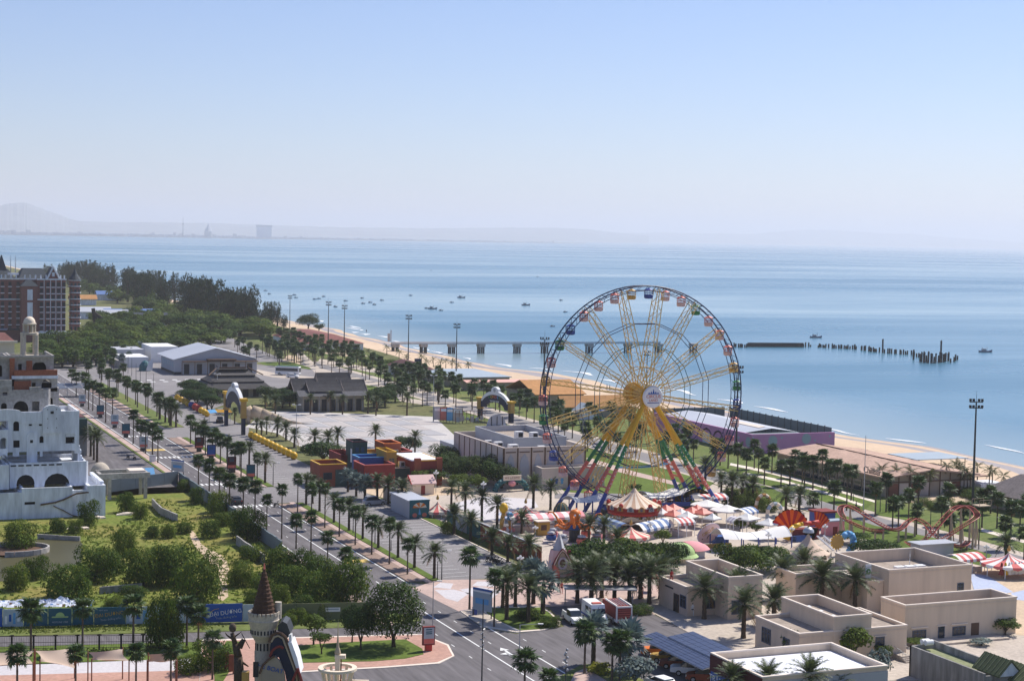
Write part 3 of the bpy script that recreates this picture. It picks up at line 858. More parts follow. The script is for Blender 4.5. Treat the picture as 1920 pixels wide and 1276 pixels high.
def beige_blocks():
 L,B,R_,F_=[gpt(*q,6.0)for q in((1566.6,1034.4),(1716.1,1025.6),(1821.4,1056.6),(1667.2,1067.4))]
 x0,x1,y0,y1=(L.x+F_.x)/2,(B.x+R_.x)/2,(R_.y+F_.y)/2,(L.y+B.y)/2
 t=thing('hall_block','largest beige flat roofed block with deep parapet behind the others','building',(0,0,0))
 para(t,x0,x1,y0,y1,6.0,1.7)
 para(t,x0-10,x0-.05,y0+7.5,y1-.5,4.6,.7,name='annex_wall')
 para(t,x0-2.6,x0-.06,y0+1.2,y0+7.4,4.4,.6,name='annex_wall')
 window(t,x1-1.8,y0,2.2,.9,1.2)
 for i in range(3):
  mx=x0+4.2+1.7*i
  aircon(mx,y0+3.6,4.3,('white roof unit in the deep beige roof well, nearest the low annex','white roof unit between two others in the deep beige roof well','white roof unit in the deep beige roof well by the pole')[i],1.25)
 p=thing('vent_pole','thin white banded pole in the deep roof well','pole',(x0+6.6,y0+4.6,4.3))
 for k in range(7):mb('white' if k%2 else 'metal').tube((0,0,.45*k),(0,0,.45*(k+1)),.05,n=6).build('band',p)
 s=thing('emblem_sign','white upright board with green round emblem on the annex roof','sign',(x0-1.6,y0+2.6,3.8))
 mb('white').box(-.45,.45,-.06,.06,0,2.5).build('board',s)
 b=mb('green').lathe([(.001,-.02),(.40,-.02),(.40,.0),(.001,.0)],18)
 o=b.build('emblem',s);o.rotation_euler=(R(90),0,0);o.location=(0,-.065,1.55)
 b=mb('lime').lathe([(.27,0),(.30,.01),(.33,0)],18);o=b.build('emblem_ring',s);o.rotation_euler=(R(90),0,0);o.location=(0,-.09,1.55)
 mb('white').face([(-.1,-.10,1.4),(.14,-.10,1.55),(-.02,-.10,1.75)]).build('emblem_leaf',s)
 L,B,R_,F_=[gpt(*q,4.9)for q in((1651.6,1117.6),(1857.2,1102.2),(1907,1117.2),(1698.6,1133.2))]
 x0,x1,y0,y1=(L.x+F_.x)/2,(B.x+R_.x)/2,(R_.y+F_.y)/2,(L.y+B.y)/2
 t=thing('office_block','long beige block with blue framed windows beside the old green roof','building',(0,0,0))
 para(t,x0,x1,y0,y1,4.9,1.6)
 for pa,pb,pt_,pb_ in((1711,1736,1176,1200),(1786,1810,1169,1190)):
  xa,za=OnY(pa,pb_,y0);xb,zb=OnY(pb,pt_,y0)
  window(t,(xa+xb)/2,y0,za,xb-xa-.1,zb-za-.3)
  mb('beige_trim').box(xa-.3,xb+.3,y0-.16,y0+.02,zb+.05,zb+.17).build('lintel',t)
 xa,za=OnY(1759,1203,y0);xb,zb=OnY(1770,1173,y0)
 window(t,(xa+xb)/2,y0,.3,xb-xa,zb-.3,style='plain',fm='frame_blue',gm='glass',name='door',pane='door_panel')
 mb('beige_trim').box(xa-.3,xb+.3,y0-.16,y0+.02,zb+.05,zb+.17).build('lintel',t)
 xa,za=OnY(1820,1195,y0);xb,zb=OnY(1836,1166,y0)
 mb('brown').box(xa,xb,y0-.02,y0+.02,.3,zb).build('recess',t)
 for k in range(3):
  xa,za=OnY(1877+7.4*k,1166,y0);xb,zb=OnY(1883+7.4*k,1161,y0)
  mb('dark').box(xa,xb,y0-.03,y0+.02,za,zb).build('vent',t)
 mb('concrete').box(x0+.8,x1-3,y0-2.6,y0-.03,.05,.3).build('terrace',t)
 L,F_,R_=[gpt(*q,4.0)for q in((1417.5,1152.6),(1498.4,1186.4),(1701,1169.9))]
 x0,x1,y0,y1=(L.x+F_.x)/2,R_.x,(F_.y+R_.y)/2,L.y
 U=[gpt(*q,5.6)for q in((1466.4,1118.7),(1534.1,1114),(1567,1158.2))]
 t=thing('guard_block','beige block with raised middle, just behind the flat white roof','building',(0,0,0))
 para(t,x0,x1,y0,y1,4.0,.45)
 para(t,(U[0].x+U[2].x)/2,U[1].x,y0-.04,(U[0].y+U[1].y)/2,5.7,1.3,name='upper_wall',wt=.2)
 ux0,ux1=(U[0].x+U[2].x)/2,U[1].x
 for pa,pb in((1429,1445),):
  ya,za=OnX(pa,1203,x0);yb,zb=OnX(pb,1180,x0)
  window(t,x0,(ya+yb)/2,1.2,abs(ya-yb),1.7,'-x')
 window(t,x0,y0+2.8,.4,1.3,2.3,'-x',name='door',pane='door_panel')
 for pa,pb in((1642,1657),(1576,1592)):
  xa,za=OnY(pa,1217,y0);xb,zb=OnY(pb,1195,y0)
  window(t,(xa+xb)/2,y0-.01,1.1,xb-xa,1.6)
  mb('beige_trim').box(xa-.3,xb+.3,y0-.2,y0-.05,2.85,2.95).build('lintel',t)
 st=thing('entry_stair','small concrete stair with thin railings at the beige block corner','stair',(x1-1.2,y0-1.5,0))
 for k in range(4):mb('concrete').box(-.8,.8,-1.3+.3*k,1.4,.15*k+.06,.15*k+.21).build('step',st)
 for sx in(-.8,.8):
  r=mb('metal')
  for k in range(5):r.tube((sx,-1.2+.6*k,.2+.12*k),(sx,-1.2+.6*k,1.1+.12*k),.025,n=5)
  r.tube((sx,-1.2,1.1),(sx,1.2,1.58),.03,n=5);r.build('railing',st)
 for k in range(6):
  aircon(ux0+1.0+.55*(k%2),y0+1.4+1.35*k,4.4,('small white unit at the front end of the narrow roof well','second white unit from the front of the narrow roof well','third white unit from the front of the narrow roof well','third white unit from the back of the narrow roof well','second white unit from the back of the narrow roof well','small white unit at the back end of the narrow roof well')[k],.75)
 L,F_=[gpt(*q,4.0)for q in((1235,1078.3),(1291.5,1100))]
 U=[gpt(*q,5.8)for q in((1286.8,1050.1),(1347.9,1046.3),(1430.6,1076.4))]
 x0,y0,y1=(L.x+F_.x)/2,F_.y,L.y
 ux0,uy1,ux1,uy0=U[0].x,(U[0].y+U[1].y)/2,(U[1].x+U[2].x)/2,U[2].y
 t=thing('gate_block','beige block with dark door facing the fire engine and palms','building',(0,0,0))
 para(t,x0,ux0+.5,y0,y1,4.0,.5)
 para(t,ux0,ux1,uy0,uy1,5.8,1.6,name='upper_wall')
 para(t,ux1+.06,ux1+2.2,uy0+4,uy1-.6,4.2,.5,name='annex_wall')
 ya,_=OnX(1265,1140,x0);yb,_=OnX(1271,1140,x0)
 window(t,x0,(ya+yb)/2,.1,1.3,2.3,'-x',fm='brown',gm='dark',name='door',pane='door_panel')
 ya,_=OnX(1274,1140,x0);yb,_=OnX(1292,1140,x0)
 window(t,x0,y0+1.2,1.1,1.5,1.5,'-x')
 window(t,(x0+ux0)/2+1.2,y0,1.0,1.5,1.5)
 window(t,ux0+1.4,uy0,.8,1.5,1.7)
 b=mb('dark')
 for k in range(9):b.box(x0-.06,x0-.005,y0+4.1+.26*k,y0+4.1+.26*k+.17,2.9,3.12)
 b.build('letter_strip',t)
 f=thing('person','person in dark red standing on the beige roof edge','person',(x0+.5,y0+5.6,3.5))
 build_person(f,'red')
def build_person(t,shirt='dark',trouser='dark',skin='bird_tan',stride=.12):
 0
 J=[(0,0,.95),(0,0,1.2),(0,0,1.42),(0,-.01,1.52),(0,-.02,1.66),(.19,0,1.4),(.25,.02,1.12),(.25,-.1,.88),(-.19,0,1.4),(-.25,-.02,1.12),(-.25,-.12,.88),(.1,0,.88),(.11,-stride,.48),(.11,-stride*.6,.06),(.11,-stride*.6-.16,.03),(-.1,0,.88),(-.11,stride*.5,.48),(-.11,stride,.06),(-.11,stride-.16,.03)]
 rr=[.15,.15,.15,.06,.11,.075,.05,.042,.075,.05,.042,.1,.07,.05,.04,.1,.07,.05,.04]
 E=[(0,1),(1,2),(2,3),(3,4),(2,5),(5,6),(6,7),(2,8),(8,9),(9,10),(0,11),(11,12),(12,13),(13,14),(0,15),(15,16),(16,17),(17,18)]
 me=bpy.data.meshes.new('body')
 me.from_pydata(J,E,[])
 o=bpy.data.objects.new('body',me);COL.objects.link(o);o.parent=t
 sk=o.modifiers.new('skin','SKIN')
 for i,v in enumerate(me.skin_vertices[0].data):v.radius=(rr[i],rr[i]*.8);v.use_root=(i==0)
 o.modifiers.new('sub','SUBSURF').levels=1
 me.materials.append(MATS[shirt])
 mb(trouser).lathe([(.19,.86),(.2,.96),(.17,1.0)],8).build('waist',t)
 mb('dark').ball((0,.015,1.70),.115,8,6).build('hair',t)
beige_blocks()
def bus_station():
 L,F_,B,R_=[gpt(*q,4.5)for q in((1337,1222),(1431,1270),(1558.6,1202.4),(1659,1244))]
 x0,x1,y0,y1=(L.x+F_.x)/2,(B.x+R_.x)/2,(R_.y+F_.y)/2,(L.y+B.y)/2
 t=thing('bus_station','low building with bright white roof and dark maroon lettered side','building',(0,0,0))
 para(t,x0,x1,y0,y1,4.5,.9,wall='beige_wall',deck='white_roof',band=False)
 xm=(x0+x1)/2
 b=mb('white_roof')
 b.raw([(x0+.3,y0+.3,3.62),(x1-.3,y0+.3,3.62),(x1-.3,y1-.3,3.62),(x0+.3,y1-.3,3.62),(x0+6,(y0+y1)/2+1,4.15),(x1-3,(y0+y1)/2+1,4.15)],[(0,1,5,4),(1,2,5),(2,3,4,5),(3,0,4)])
 b.build('roof_membrane',t)
 mb('maroon').box(x0-.12,x0-.01,y0-.05,y1+.02,.6,4.32).build('side_cladding',t)
 mb('wall_grey').box(x0,x1,y0-.1,y0-.01,0,3.9).build('front_cladding',t)
 text('lettering','TRẠM XE BUÝT','white',t,(x0-.16,y1-4.0,1.75),(R(90),0,R(-90)),1.15,.03)
 mb('sign_blue').box(x0-.15,x0-.125,y1-8.0,y1-.3,1.15,2.5).build('letter_band',t)
 mb('beige_trim').tube((x1+1.2,y0+2.5,1.2),(x1+1.2,y0+3.6,1.2),.3,n=10).build('tank',t)
 return x0,x1,y0,y1
BUS=bus_station()
def solar_canopy(pxs,h0,h1,label,n,m):
 P=[gpt(*pxs[0],h0),gpt(*pxs[1],h1)]
 L_=gpt(*pxs[2],h0)
 x0,x1=min(P[0].x,P[1].x),max(P[0].x,P[1].x)
 y1,y0=max(P[0].y,P[1].y),L_.y
 t=thing('solar_canopy',label,'canopy',(x0,y0,0),0,'solar canopies over the parked cars')
 w_,d=x1-x0,y1-y0
 sl_=(h1-h0)/w_
 pm=mb('solar').raw([(0,0,0),(w_/n-.05,0,sl_*(w_/n-.05)),(w_/n-.05,d/m-.05,sl_*(w_/n-.05)),(0,d/m-.05,0),(0,0,.05),(w_/n-.05,0,.05+sl_*(w_/n-.05)),(w_/n-.05,d/m-.05,.05+sl_*(w_/n-.05)),(0,d/m-.05,.05)],[(0,3,2,1),(4,5,6,7),(0,1,5,4),(1,2,6,5),(2,3,7,6),(3,0,4,7)]).mesh('solar_panel')
 for i in range(n):
  for j in range(m):inst('solar_panel',pm,t,(w_*i/n,d*j/m,h0+sl_*w_*i/n))
 mb('solar_line').raw([(0,0,h0-.03),(w_,0,h1-.03),(w_,d,h1-.03),(0,d,h0-.03)],[(0,1,2,3),(3,2,1,0)]).build('backing',t)
 fr=mb('metal')
 fr.tube((0,0,h0-.05),(0,d,h0-.05),.06).tube((w_,0,h1-.05),(w_,d,h1-.05),.06)
 fr.tube((0,0,h0-.05),(w_,0,h1-.05),.05).tube((0,d,h0-.05),(w_,d,h1-.05),.05)
 fr.build('edge_frame',t)
 for j in range(4):
  mb('metal').tube((w_*.95,d*(j+.5)/4,0),(w_*.95,d*(j+.5)/4,h1-.05),.08).build('post',t)
  mb('metal').tube((w_*.95,d*(j+.5)/4,h1-1.2),(w_*.15,d*(j+.5)/4,h0-.1),.05).build('strut',t)
 return x0,x1,y0,y1
S1=solar_canopy(((1197,1194),(1251,1193),(1320,1254)),2.5,3.0,'lower grey blue solar canopy nearest the road',5,8)
S2=solar_canopy(((1252,1193),(1302,1184),(1345,1238)),3.1,3.5,'higher solar canopy beside the maroon lettered wall',4,8)
def old_house():
 A_,B_,C_=gpt(1706,1209,3.6),gpt(1864,1250,3.6),gpt(1780,1200,3.6)
 x0,x1,y0,y1=A_.x,A_.x+13,B_.y-2.0,A_.y
 t=thing('old_house','weathered grey house with mossy flat roof and green tiled porch','house',(0,0,0))
 mb('old_wall').box(x0,x0+.25,y0,y1,0,3.6).box(x0,x0+3.4,y1-.25,y1,0,3.6).box(x0+.25,x0+3.4,y0,y0+.25,0,3.3).build('wall',t)
 mb('old_wall').box(x0+3.4,x0+3.65,y0,y1+.8,0,3.9).build('wall',t)
 mb('moss_roof').box(x0+.25,x0+3.4,y0+.25,y1-.25,2.9,3.1).build('roof',t)
 window(t,x0,y0+2.6,.9,.9,1.1,'-x',fm='metal')
 for k,(gx,gy,sz)in enumerate(((x0+2.7,y0+1.1,1.5),(x0+4.6,y0-1.0,1.9))):
  g=mb('moss_tile').tri_prism(gx-sz,gx+sz,gy-2.2,gy+2.2,3.5-.5*k,5.0-.6*k,'y',.15,.12).build('porch_roof',t)
  for sx in(-1,1):
   for q in range(7):
    xx0,zz0=gx+sx*sz,3.62-.5*k
    yy=gy-2.1+.68*q
    mb('moss_roof').tube((gx,yy,5.14-.6*k),(xx0,yy,zz0+.03),.05,n=4).build('tile_rib',g)
  mb('white_wall').raw([(gx-sz,gy-2.2,3.4-.5*k),(gx+sz,gy-2.2,3.4-.5*k),(gx,gy-2.2,4.95-.6*k),(gx-sz,gy-2.05,3.4-.5*k),(gx+sz,gy-2.05,3.4-.5*k),(gx,gy-2.05,4.95-.6*k)],[(0,1,2),(5,4,3)]).build('gable',t)
  mb('old_wall').box(gx-sz+.2,gx+sz-.2,gy-1.9,gy+1.9,0,3.3-.5*k).build('porch_wall',t)
 for k,(dx,dy)in enumerate(((1.4,-.3),(1.5,-.9))):
  mb('white').tube((x0+dx,y1+dy,4.0),(x0+dx+1.0,y1+dy,4.0),.32,n=12).build('water_tank',t)
 mb('old_wall').box(x0-5,x0-.05,y0+.5,y0+.75,0,1.1).build('yard_wall',t)
 mb('concrete').box(x0-5,x0-.06,y0+.8,y0+4.5,.08,.22).build('yard_slab',t)
old_house()
def arch_panel(b,x0,x1,y,z0,z1,holes,th=.35,n=8):
 0
 br={x0,x1}
 for xc,hw,zs,zp,ar in holes:
  for k in range(n+1 if ar else 2):
   q=xc-hw*cos(pi*k/n)if ar else xc-hw+2*hw*k
   if x0<q<x1:br.add(round(q,4))
 br=sorted(br)
 def top(h,x):
  xc,hw,zs,zp,ar=h
  return min(z1-.05,zp+(sqrt(max(0,hw*hw-(x-xc)**2))if ar else 0))
 for xa,xb in zip(br,br[1:]):
  xm=(xa+xb)/2
  hs=sorted([h for h in holes if abs(xm-h[0])<h[1]],key=lambda h:h[2])
  la,lb=z0,z0
  for h in hs+[None]:
   ta,tb=(h[2],h[2])if h else(z1,z1)
   if ta>la+.01 or tb>lb+.01:
    b.raw([(xa,y,la),(xb,y,lb),(xb,y,tb),(xa,y,ta),(xa,y+th,la),(xb,y+th,lb),(xb,y+th,tb),(xa,y+th,ta)],[(0,1,2,3),(7,6,5,4),(0,4,5,1),(3,2,6,7),(0,3,7,4),(1,5,6,2)])
   if h:la,lb=top(h,xa),top(h,xb)
 return b
def tier(t,name,m,y,d,px0,px1,z0,py_top,holes=(),back='dark',top=True,shape=None):
 x0=OnY(px0,900,y)[0];x1=OnY(px1,900,y)[0]
 z1=OnY((px0+px1)/2,py_top,y)[1]
 hl=[]
 for pa,pb,pt_,pb_,ar in holes:
  xa,zb=OnY(pa,pb_,y);xb,zt=OnY(pb,pt_,y)
  hw=(xb-xa)/2
  hl.append(((xa+xb)/2,hw,max(z0,zb),zt-(hw if ar else 0),ar))
 b=arch_panel(mb(m),x0,x1,y,z0,z1,hl)
 b.box(x1-.35,x1,y+.35,y+d,z0,z1).box(x0,x0+.35,y+.35,y+d,z0,z1).box(x0+.35,x1-.35,y+d-.35,y+d,z0,z1-.3)
 if top:b.box(x0+.35,x1-.35,y+.35,y+d-.35,z1-1.1,z1-.9)
 o=b.build(name,t)
 if hl:mb('white_wall' if back=='white' else 'dark').box(x0+.4,x1-.4,y+2.6,y+2.7,z0,z1-1.15).build('inner_wall',t)  # dark backing paints in the shade behind the openings
 return x0,x1,z1
def white_building():
 t=thing('terraced_building','unfinished white terraced building with arches and stained walls in bluish shade','building',(0,0,0))
 Y=300.0
 W='white_wall'  # blue of the shaded side is put into this wall colour
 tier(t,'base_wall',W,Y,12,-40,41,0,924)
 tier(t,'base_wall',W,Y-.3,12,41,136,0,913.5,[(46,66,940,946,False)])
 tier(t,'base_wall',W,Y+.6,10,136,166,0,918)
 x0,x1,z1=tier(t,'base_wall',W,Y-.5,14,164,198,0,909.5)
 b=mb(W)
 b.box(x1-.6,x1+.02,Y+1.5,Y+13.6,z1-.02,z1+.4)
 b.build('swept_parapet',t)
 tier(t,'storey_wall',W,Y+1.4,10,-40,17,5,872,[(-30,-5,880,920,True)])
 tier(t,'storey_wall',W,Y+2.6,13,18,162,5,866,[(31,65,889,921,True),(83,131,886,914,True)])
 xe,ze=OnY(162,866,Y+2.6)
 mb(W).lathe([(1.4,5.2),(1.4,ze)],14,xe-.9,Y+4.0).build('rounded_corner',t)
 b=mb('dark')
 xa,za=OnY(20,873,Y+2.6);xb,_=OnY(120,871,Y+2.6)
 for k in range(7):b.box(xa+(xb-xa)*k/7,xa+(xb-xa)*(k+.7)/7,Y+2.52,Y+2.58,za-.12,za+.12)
 b.build('ledge_dashes',t)  # row of dark dashes just below the storey's top edge
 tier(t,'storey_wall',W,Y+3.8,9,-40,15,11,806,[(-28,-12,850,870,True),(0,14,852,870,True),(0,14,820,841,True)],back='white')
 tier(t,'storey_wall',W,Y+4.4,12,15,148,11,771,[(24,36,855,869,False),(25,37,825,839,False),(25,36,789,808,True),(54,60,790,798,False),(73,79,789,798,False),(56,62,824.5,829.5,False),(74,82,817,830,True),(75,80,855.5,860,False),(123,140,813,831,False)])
 y=Y+4.3
 pts=[(-5,768),(10,767),(28,767.5),(36,769),(42,773),(80,773)]
 b=mb(W)
 for(pa,ya),(pb,yb)in zip(pts,pts[1:]):
  xa,za=OnY(pa,ya,y);xb,zb=OnY(pb,yb,y)
  b.raw([(xa,y,za-2),(xb,y,zb-2),(xb,y,zb),(xa,y,za),(xa,y+.4,za-2),(xb,y+.4,zb-2),(xb,y+.4,zb),(xa,y+.4,za)],[(0,1,2,3),(7,6,5,4),(3,2,6,7)])
 b.build('scroll_parapet',t)
 xa,za=OnY(80,812,y);xb,zt=OnY(114,758.6,y)
 r=(xb-xa)/2;xm=(xa+xb)/2;zs=zt-r*.62
 pl=[(xa,za),(xb,za),(xb,zs)]+[(xm+r*cos(pi*k/10),zs+r*.62*sin(pi*k/10))for k in range(1,10)]+[(xa,zs)]
 n=len(pl)
 mb(W).raw([(p[0],y-.3,p[1])for p in pl]+[(p[0],y+.5,p[1])for p in pl],[tuple(range(n)),tuple(range(2*n-1,n-1,-1))]+[((k+1)%n,k,n+k,n+(k+1)%n)for k in range(n)]).build('round_gable',t)
 mb('dark').box(xm-.25,xm+.3,y-.33,y-.305,zt-1.5,zt-1.05).build('gable_opening',t)
 b=mb('dark')
 for i in range(2):
  for j in range(3):b.box(xm-.8+1.5*i,xm-.66+1.5*i,y-.33,y-.305,za+.9+1.6*j,za+1.05+1.6*j)
 b.build('wall_hole',t)
 xa,za=OnY(50,868,y);xb,zt=OnY(70,809,y);r=(xb-xa)/2;xm2=(xa+xb)/2
 pl=[(xa,za),(xb,za)]+[(xm2+r*cos(pi*k/8),zt-r+r*sin(pi*k/8))for k in range(9)]
 n=len(pl)
 mb(W).raw([(p[0],y-.08,p[1])for p in pl]+[(p[0],y+.1,p[1])for p in pl],[tuple(range(n))]+[((k+1)%n,k,n+k,n+(k+1)%n)for k in range(n)]).build('blind_arch',t)
 xw,zw=OnY(59,827,y);mb('dark').box(xw-.25,xw+.25,y-.1,y-.085,zw-.25,zw+.25).build('window_opening',t)
 for px0,px1,pt_,pb_ in((124,134,778,795),(124,145,788,812),(140,153,826,843),(146,160,850,866)):
  xa,zt=OnY(px0,pt_,Y+4.5);xb,zb=OnY(px1,pb_,Y+4.5)
  b=mb(W)
  for k in range(5):
   b.box(xa+(xb-xa)*k/5,xa+(xb-xa)*(k+1)/5-.01,Y+4.6,Y+12,zb-.6,zt-(zt-zb)*(k/4)**2)
  b.build('side_scroll',t)
 zr=lambda py:OnY(60,py,Y+8)[1]
 tier(t,'concrete_wall','grey_concrete',Y+7,10,-40,82,16,731,[(2,13,755,768,True),(25,53,751,773,True),(5,14,735,741,False),(60,74,752,772,False)])
 tier(t,'concrete_wall','grey_concrete',Y+6.9,.5,-40,22,zr(733),712,[(5,14,726.6,738,False)],top=False)
 tier(t,'scroll_wall','grey_concrete',Y+6.9,.5,55,76,zr(733),725,top=False)
 xe,ze=OnY(86,729,Y+7.2)
 mb('grey_concrete').lathe([(.85,16),(.85,ze)],12,xe,Y+7.8).build('corner_column',t)
 tier(t,'concrete_wall','grey_concrete',Y+9,10,58,110,16,727,[(90,99,745,758,True)])
 tier(t,'concrete_wall','grey_concrete',Y+9.0,10,20,107,zr(735),706,[(78,97,711,728,True),(60,67,716,726,False)])
 tier(t,'brick_wall','brick',Y+8.5,.4,26,58,zr(736),714,top=False)
 tier(t,'concrete_slab','white_wall',Y+8.2,11.5,22,108,zr(710),704,top=False)
 tier(t,'brick_parapet','brick',Y+8.3,.3,26,107,zr(704.5),693.5,top=False)
 tier(t,'concrete_wall','grey_concrete',Y+9.6,10,20,100,zr(704),668,[(61,87,677,697,True),(34,41,682,696,False)])
 tier(t,'concrete_wall','grey_concrete',Y+9.8,10,-60,19,zr(720),670,[(-4,4,684,706,True)])
 tier(t,'roof_slab','grey_concrete',Y+9,11,-60,101,zr(670.5),666.5,top=False)
 tier(t,'brick_wall','brick',Y+9.0,.5,18,27,zr(724),672,top=False);tier(t,'brick_wall','brick',Y+9.4,.3,49,60,zr(704),676,top=False)
 yt=Y+13
 xa,zb=OnY(39,668,yt);xb,zt=OnY(71,593,yt)
 xm,w_=(xa+xb)/2,(xb-xa)/2
 lan=MB().mat('stone')
 zz=zb
 lan.box(xm-w_,xm+w_,yt-w_,yt+w_,zb-1,zb+.3)
 for sx in(-1,1):
  for sy in(-1,1):
   lan.tube((xm+sx*w_*.72,yt+sy*w_*.72,zb),(xm+sx*w_*.72,yt+sy*w_*.72,zb+(zt-zb)*.55),w_*.26,n=8)
 lan.build('tower_column',t)
 ln2=mb('stone')
 hh=zt-zb
 ln2.lathe([(w_*1.1,zb+hh*.55),(w_*1.1,zb+hh*.60),(w_*.85,zb+hh*.61)],8,xm,yt)
 for k in range(8):
  a=pi/8+k*pi/4
  ln2.tube((xm+cos(a)*w_*.68,yt+sin(a)*w_*.68,zb+hh*.60),(xm+cos(a)*w_*.68,yt+sin(a)*w_*.68,zb+hh*.80),w_*.13,n=6)
 ln2.lathe([(w_*.8,zb+hh*.79),(w_*.86,zb+hh*.82),(w_*.72,zb+hh*.84)],16,xm,yt)
 ln2.build('lantern',t)
 mb('cream').lathe([(w_*.72*cos(pi/2*k/6),zb+hh*.84+hh*.16*sin(pi/2*k/6))for k in range(6)]+[(.01,zt)],18,xm,yt).build('dome',t,True)
 b=mb('brown')
 for(pa,ya),(pb,yb)in zip([(76,944),(103,940),(118,935),(144,923),(164,921)],[(103,940),(118,935),(144,923),(164,921),(166,921)]):
  x_a,z_a=OnY(pa,ya,Y-.35);x_b,z_b=OnY(pb,yb,Y-.35)
  b.raw([(x_a,Y-.55,z_a-.28),(x_b,Y-.55,z_b-.22),(x_b,Y-.55,z_b),(x_a,Y-.55,z_a),(x_a,Y-.3,z_a-.28),(x_b,Y-.3,z_b-.22),(x_b,Y-.3,z_b),(x_a,Y-.3,z_a)],[(0,1,2,3),(3,2,6,7),(0,4,5,1)])
 for(pa,ya),(pb,yb)in zip([(100,947),(120,956),(134,964)],[(120,956),(134,964),(146,967)]):
  x_a,z_a=OnY(pa,ya,Y-.35);x_b,z_b=OnY(pb,yb,Y-.35)
  b.raw([(x_a,Y-.5,z_a-.15),(x_b,Y-.5,z_b-.15),(x_b,Y-.5,z_b),(x_a,Y-.5,z_a),(x_a,Y-.3,z_a-.15),(x_b,Y-.3,z_b-.15),(x_b,Y-.3,z_b),(x_a,Y-.3,z_a)],[(0,1,2,3),(3,2,6,7)])
 b.build('broken_ramp',t)
 p=thing('domed_pavilion','pale weathered dome on a low drum beside the white building','pavilion',(*G(188,925)[:2],0))
 s=mpp(188,925)
 mb('stone').lathe([(20*s,0),(20*s,29*s),(23*s,30*s),(23*s,33*s),(20*s,33*s)],16).build('drum',p)
 mb('stone').lathe([(20*s*cos(pi/2*k/7),33*s+27*s*sin(pi/2*k/7))for k in range(7)]+[(.01,60*s)],18).build('dome',p,True)
 g=G(240,935)
 p=thing('concrete_pergola','bare concrete frame pergola with square columns over the weeds','pergola',(g.x,g.y,0))
 for k,(dx,dy)in enumerate(((-3.4,0),(3.2,0),(-3.4,5),(3.2,5))):mb('grey_concrete').box(dx-.3,dx+.3,dy-.3,dy+.3,0,3.9).build('column',p)
 mb('grey_concrete').box(-5.2,4,-.45,.15,3.9,4.9).build('beam',p);mb('grey_concrete').box(-5.2,4,4.8,5.4,3.9,4.9).build('beam',p)
 mb('grey_concrete').box(-5.2,-4.6,.15,4.8,3.9,4.7).box(3.4,4,.15,4.8,3.9,4.7).build('beam',p)
 mb('beige_trim').box(.4,3.3,.6,4.2,4.5,5.2).build('roof_slab',p)
 q=G(142,855)
 p=thing('green_shed','dark green and grey shed wall behind the white building','shed',(q.x,q.y,0))
 mb('old_wall').box(-7,2.4,0,6,0,4.6).build('wall',p);mb('wall_green').box(-7.05,2.45,-.05,6.05,4.6,8.2).build('upper_wall',p)
 mb('roof_plum').box(-9,2.3,2,22,8.2,8.4).build('roof',p)
 q=G(133,745)
 p=thing('solar_shelter','pale solar panel shelter behind the white building','shelter',(q.x,q.y,0))
 for i in range(5):
  for j in range(2):mb('solar_line').raw([(-6+2.4*i,j*3,2.8+.5*j),(-3.7+2.4*i,j*3,2.8+.5*j),(-3.7+2.4*i,j*3+2.9,3.28+.5*j),(-6+2.4*i,j*3+2.9,3.28+.5*j)],[(0,1,2,3)]).build('solar_panel',p)
 for dx in(-5.5,-1,5.5):mb('metal').tube((dx,.5,0),(dx,.5,2.9),.1).build('post',p)
white_building()
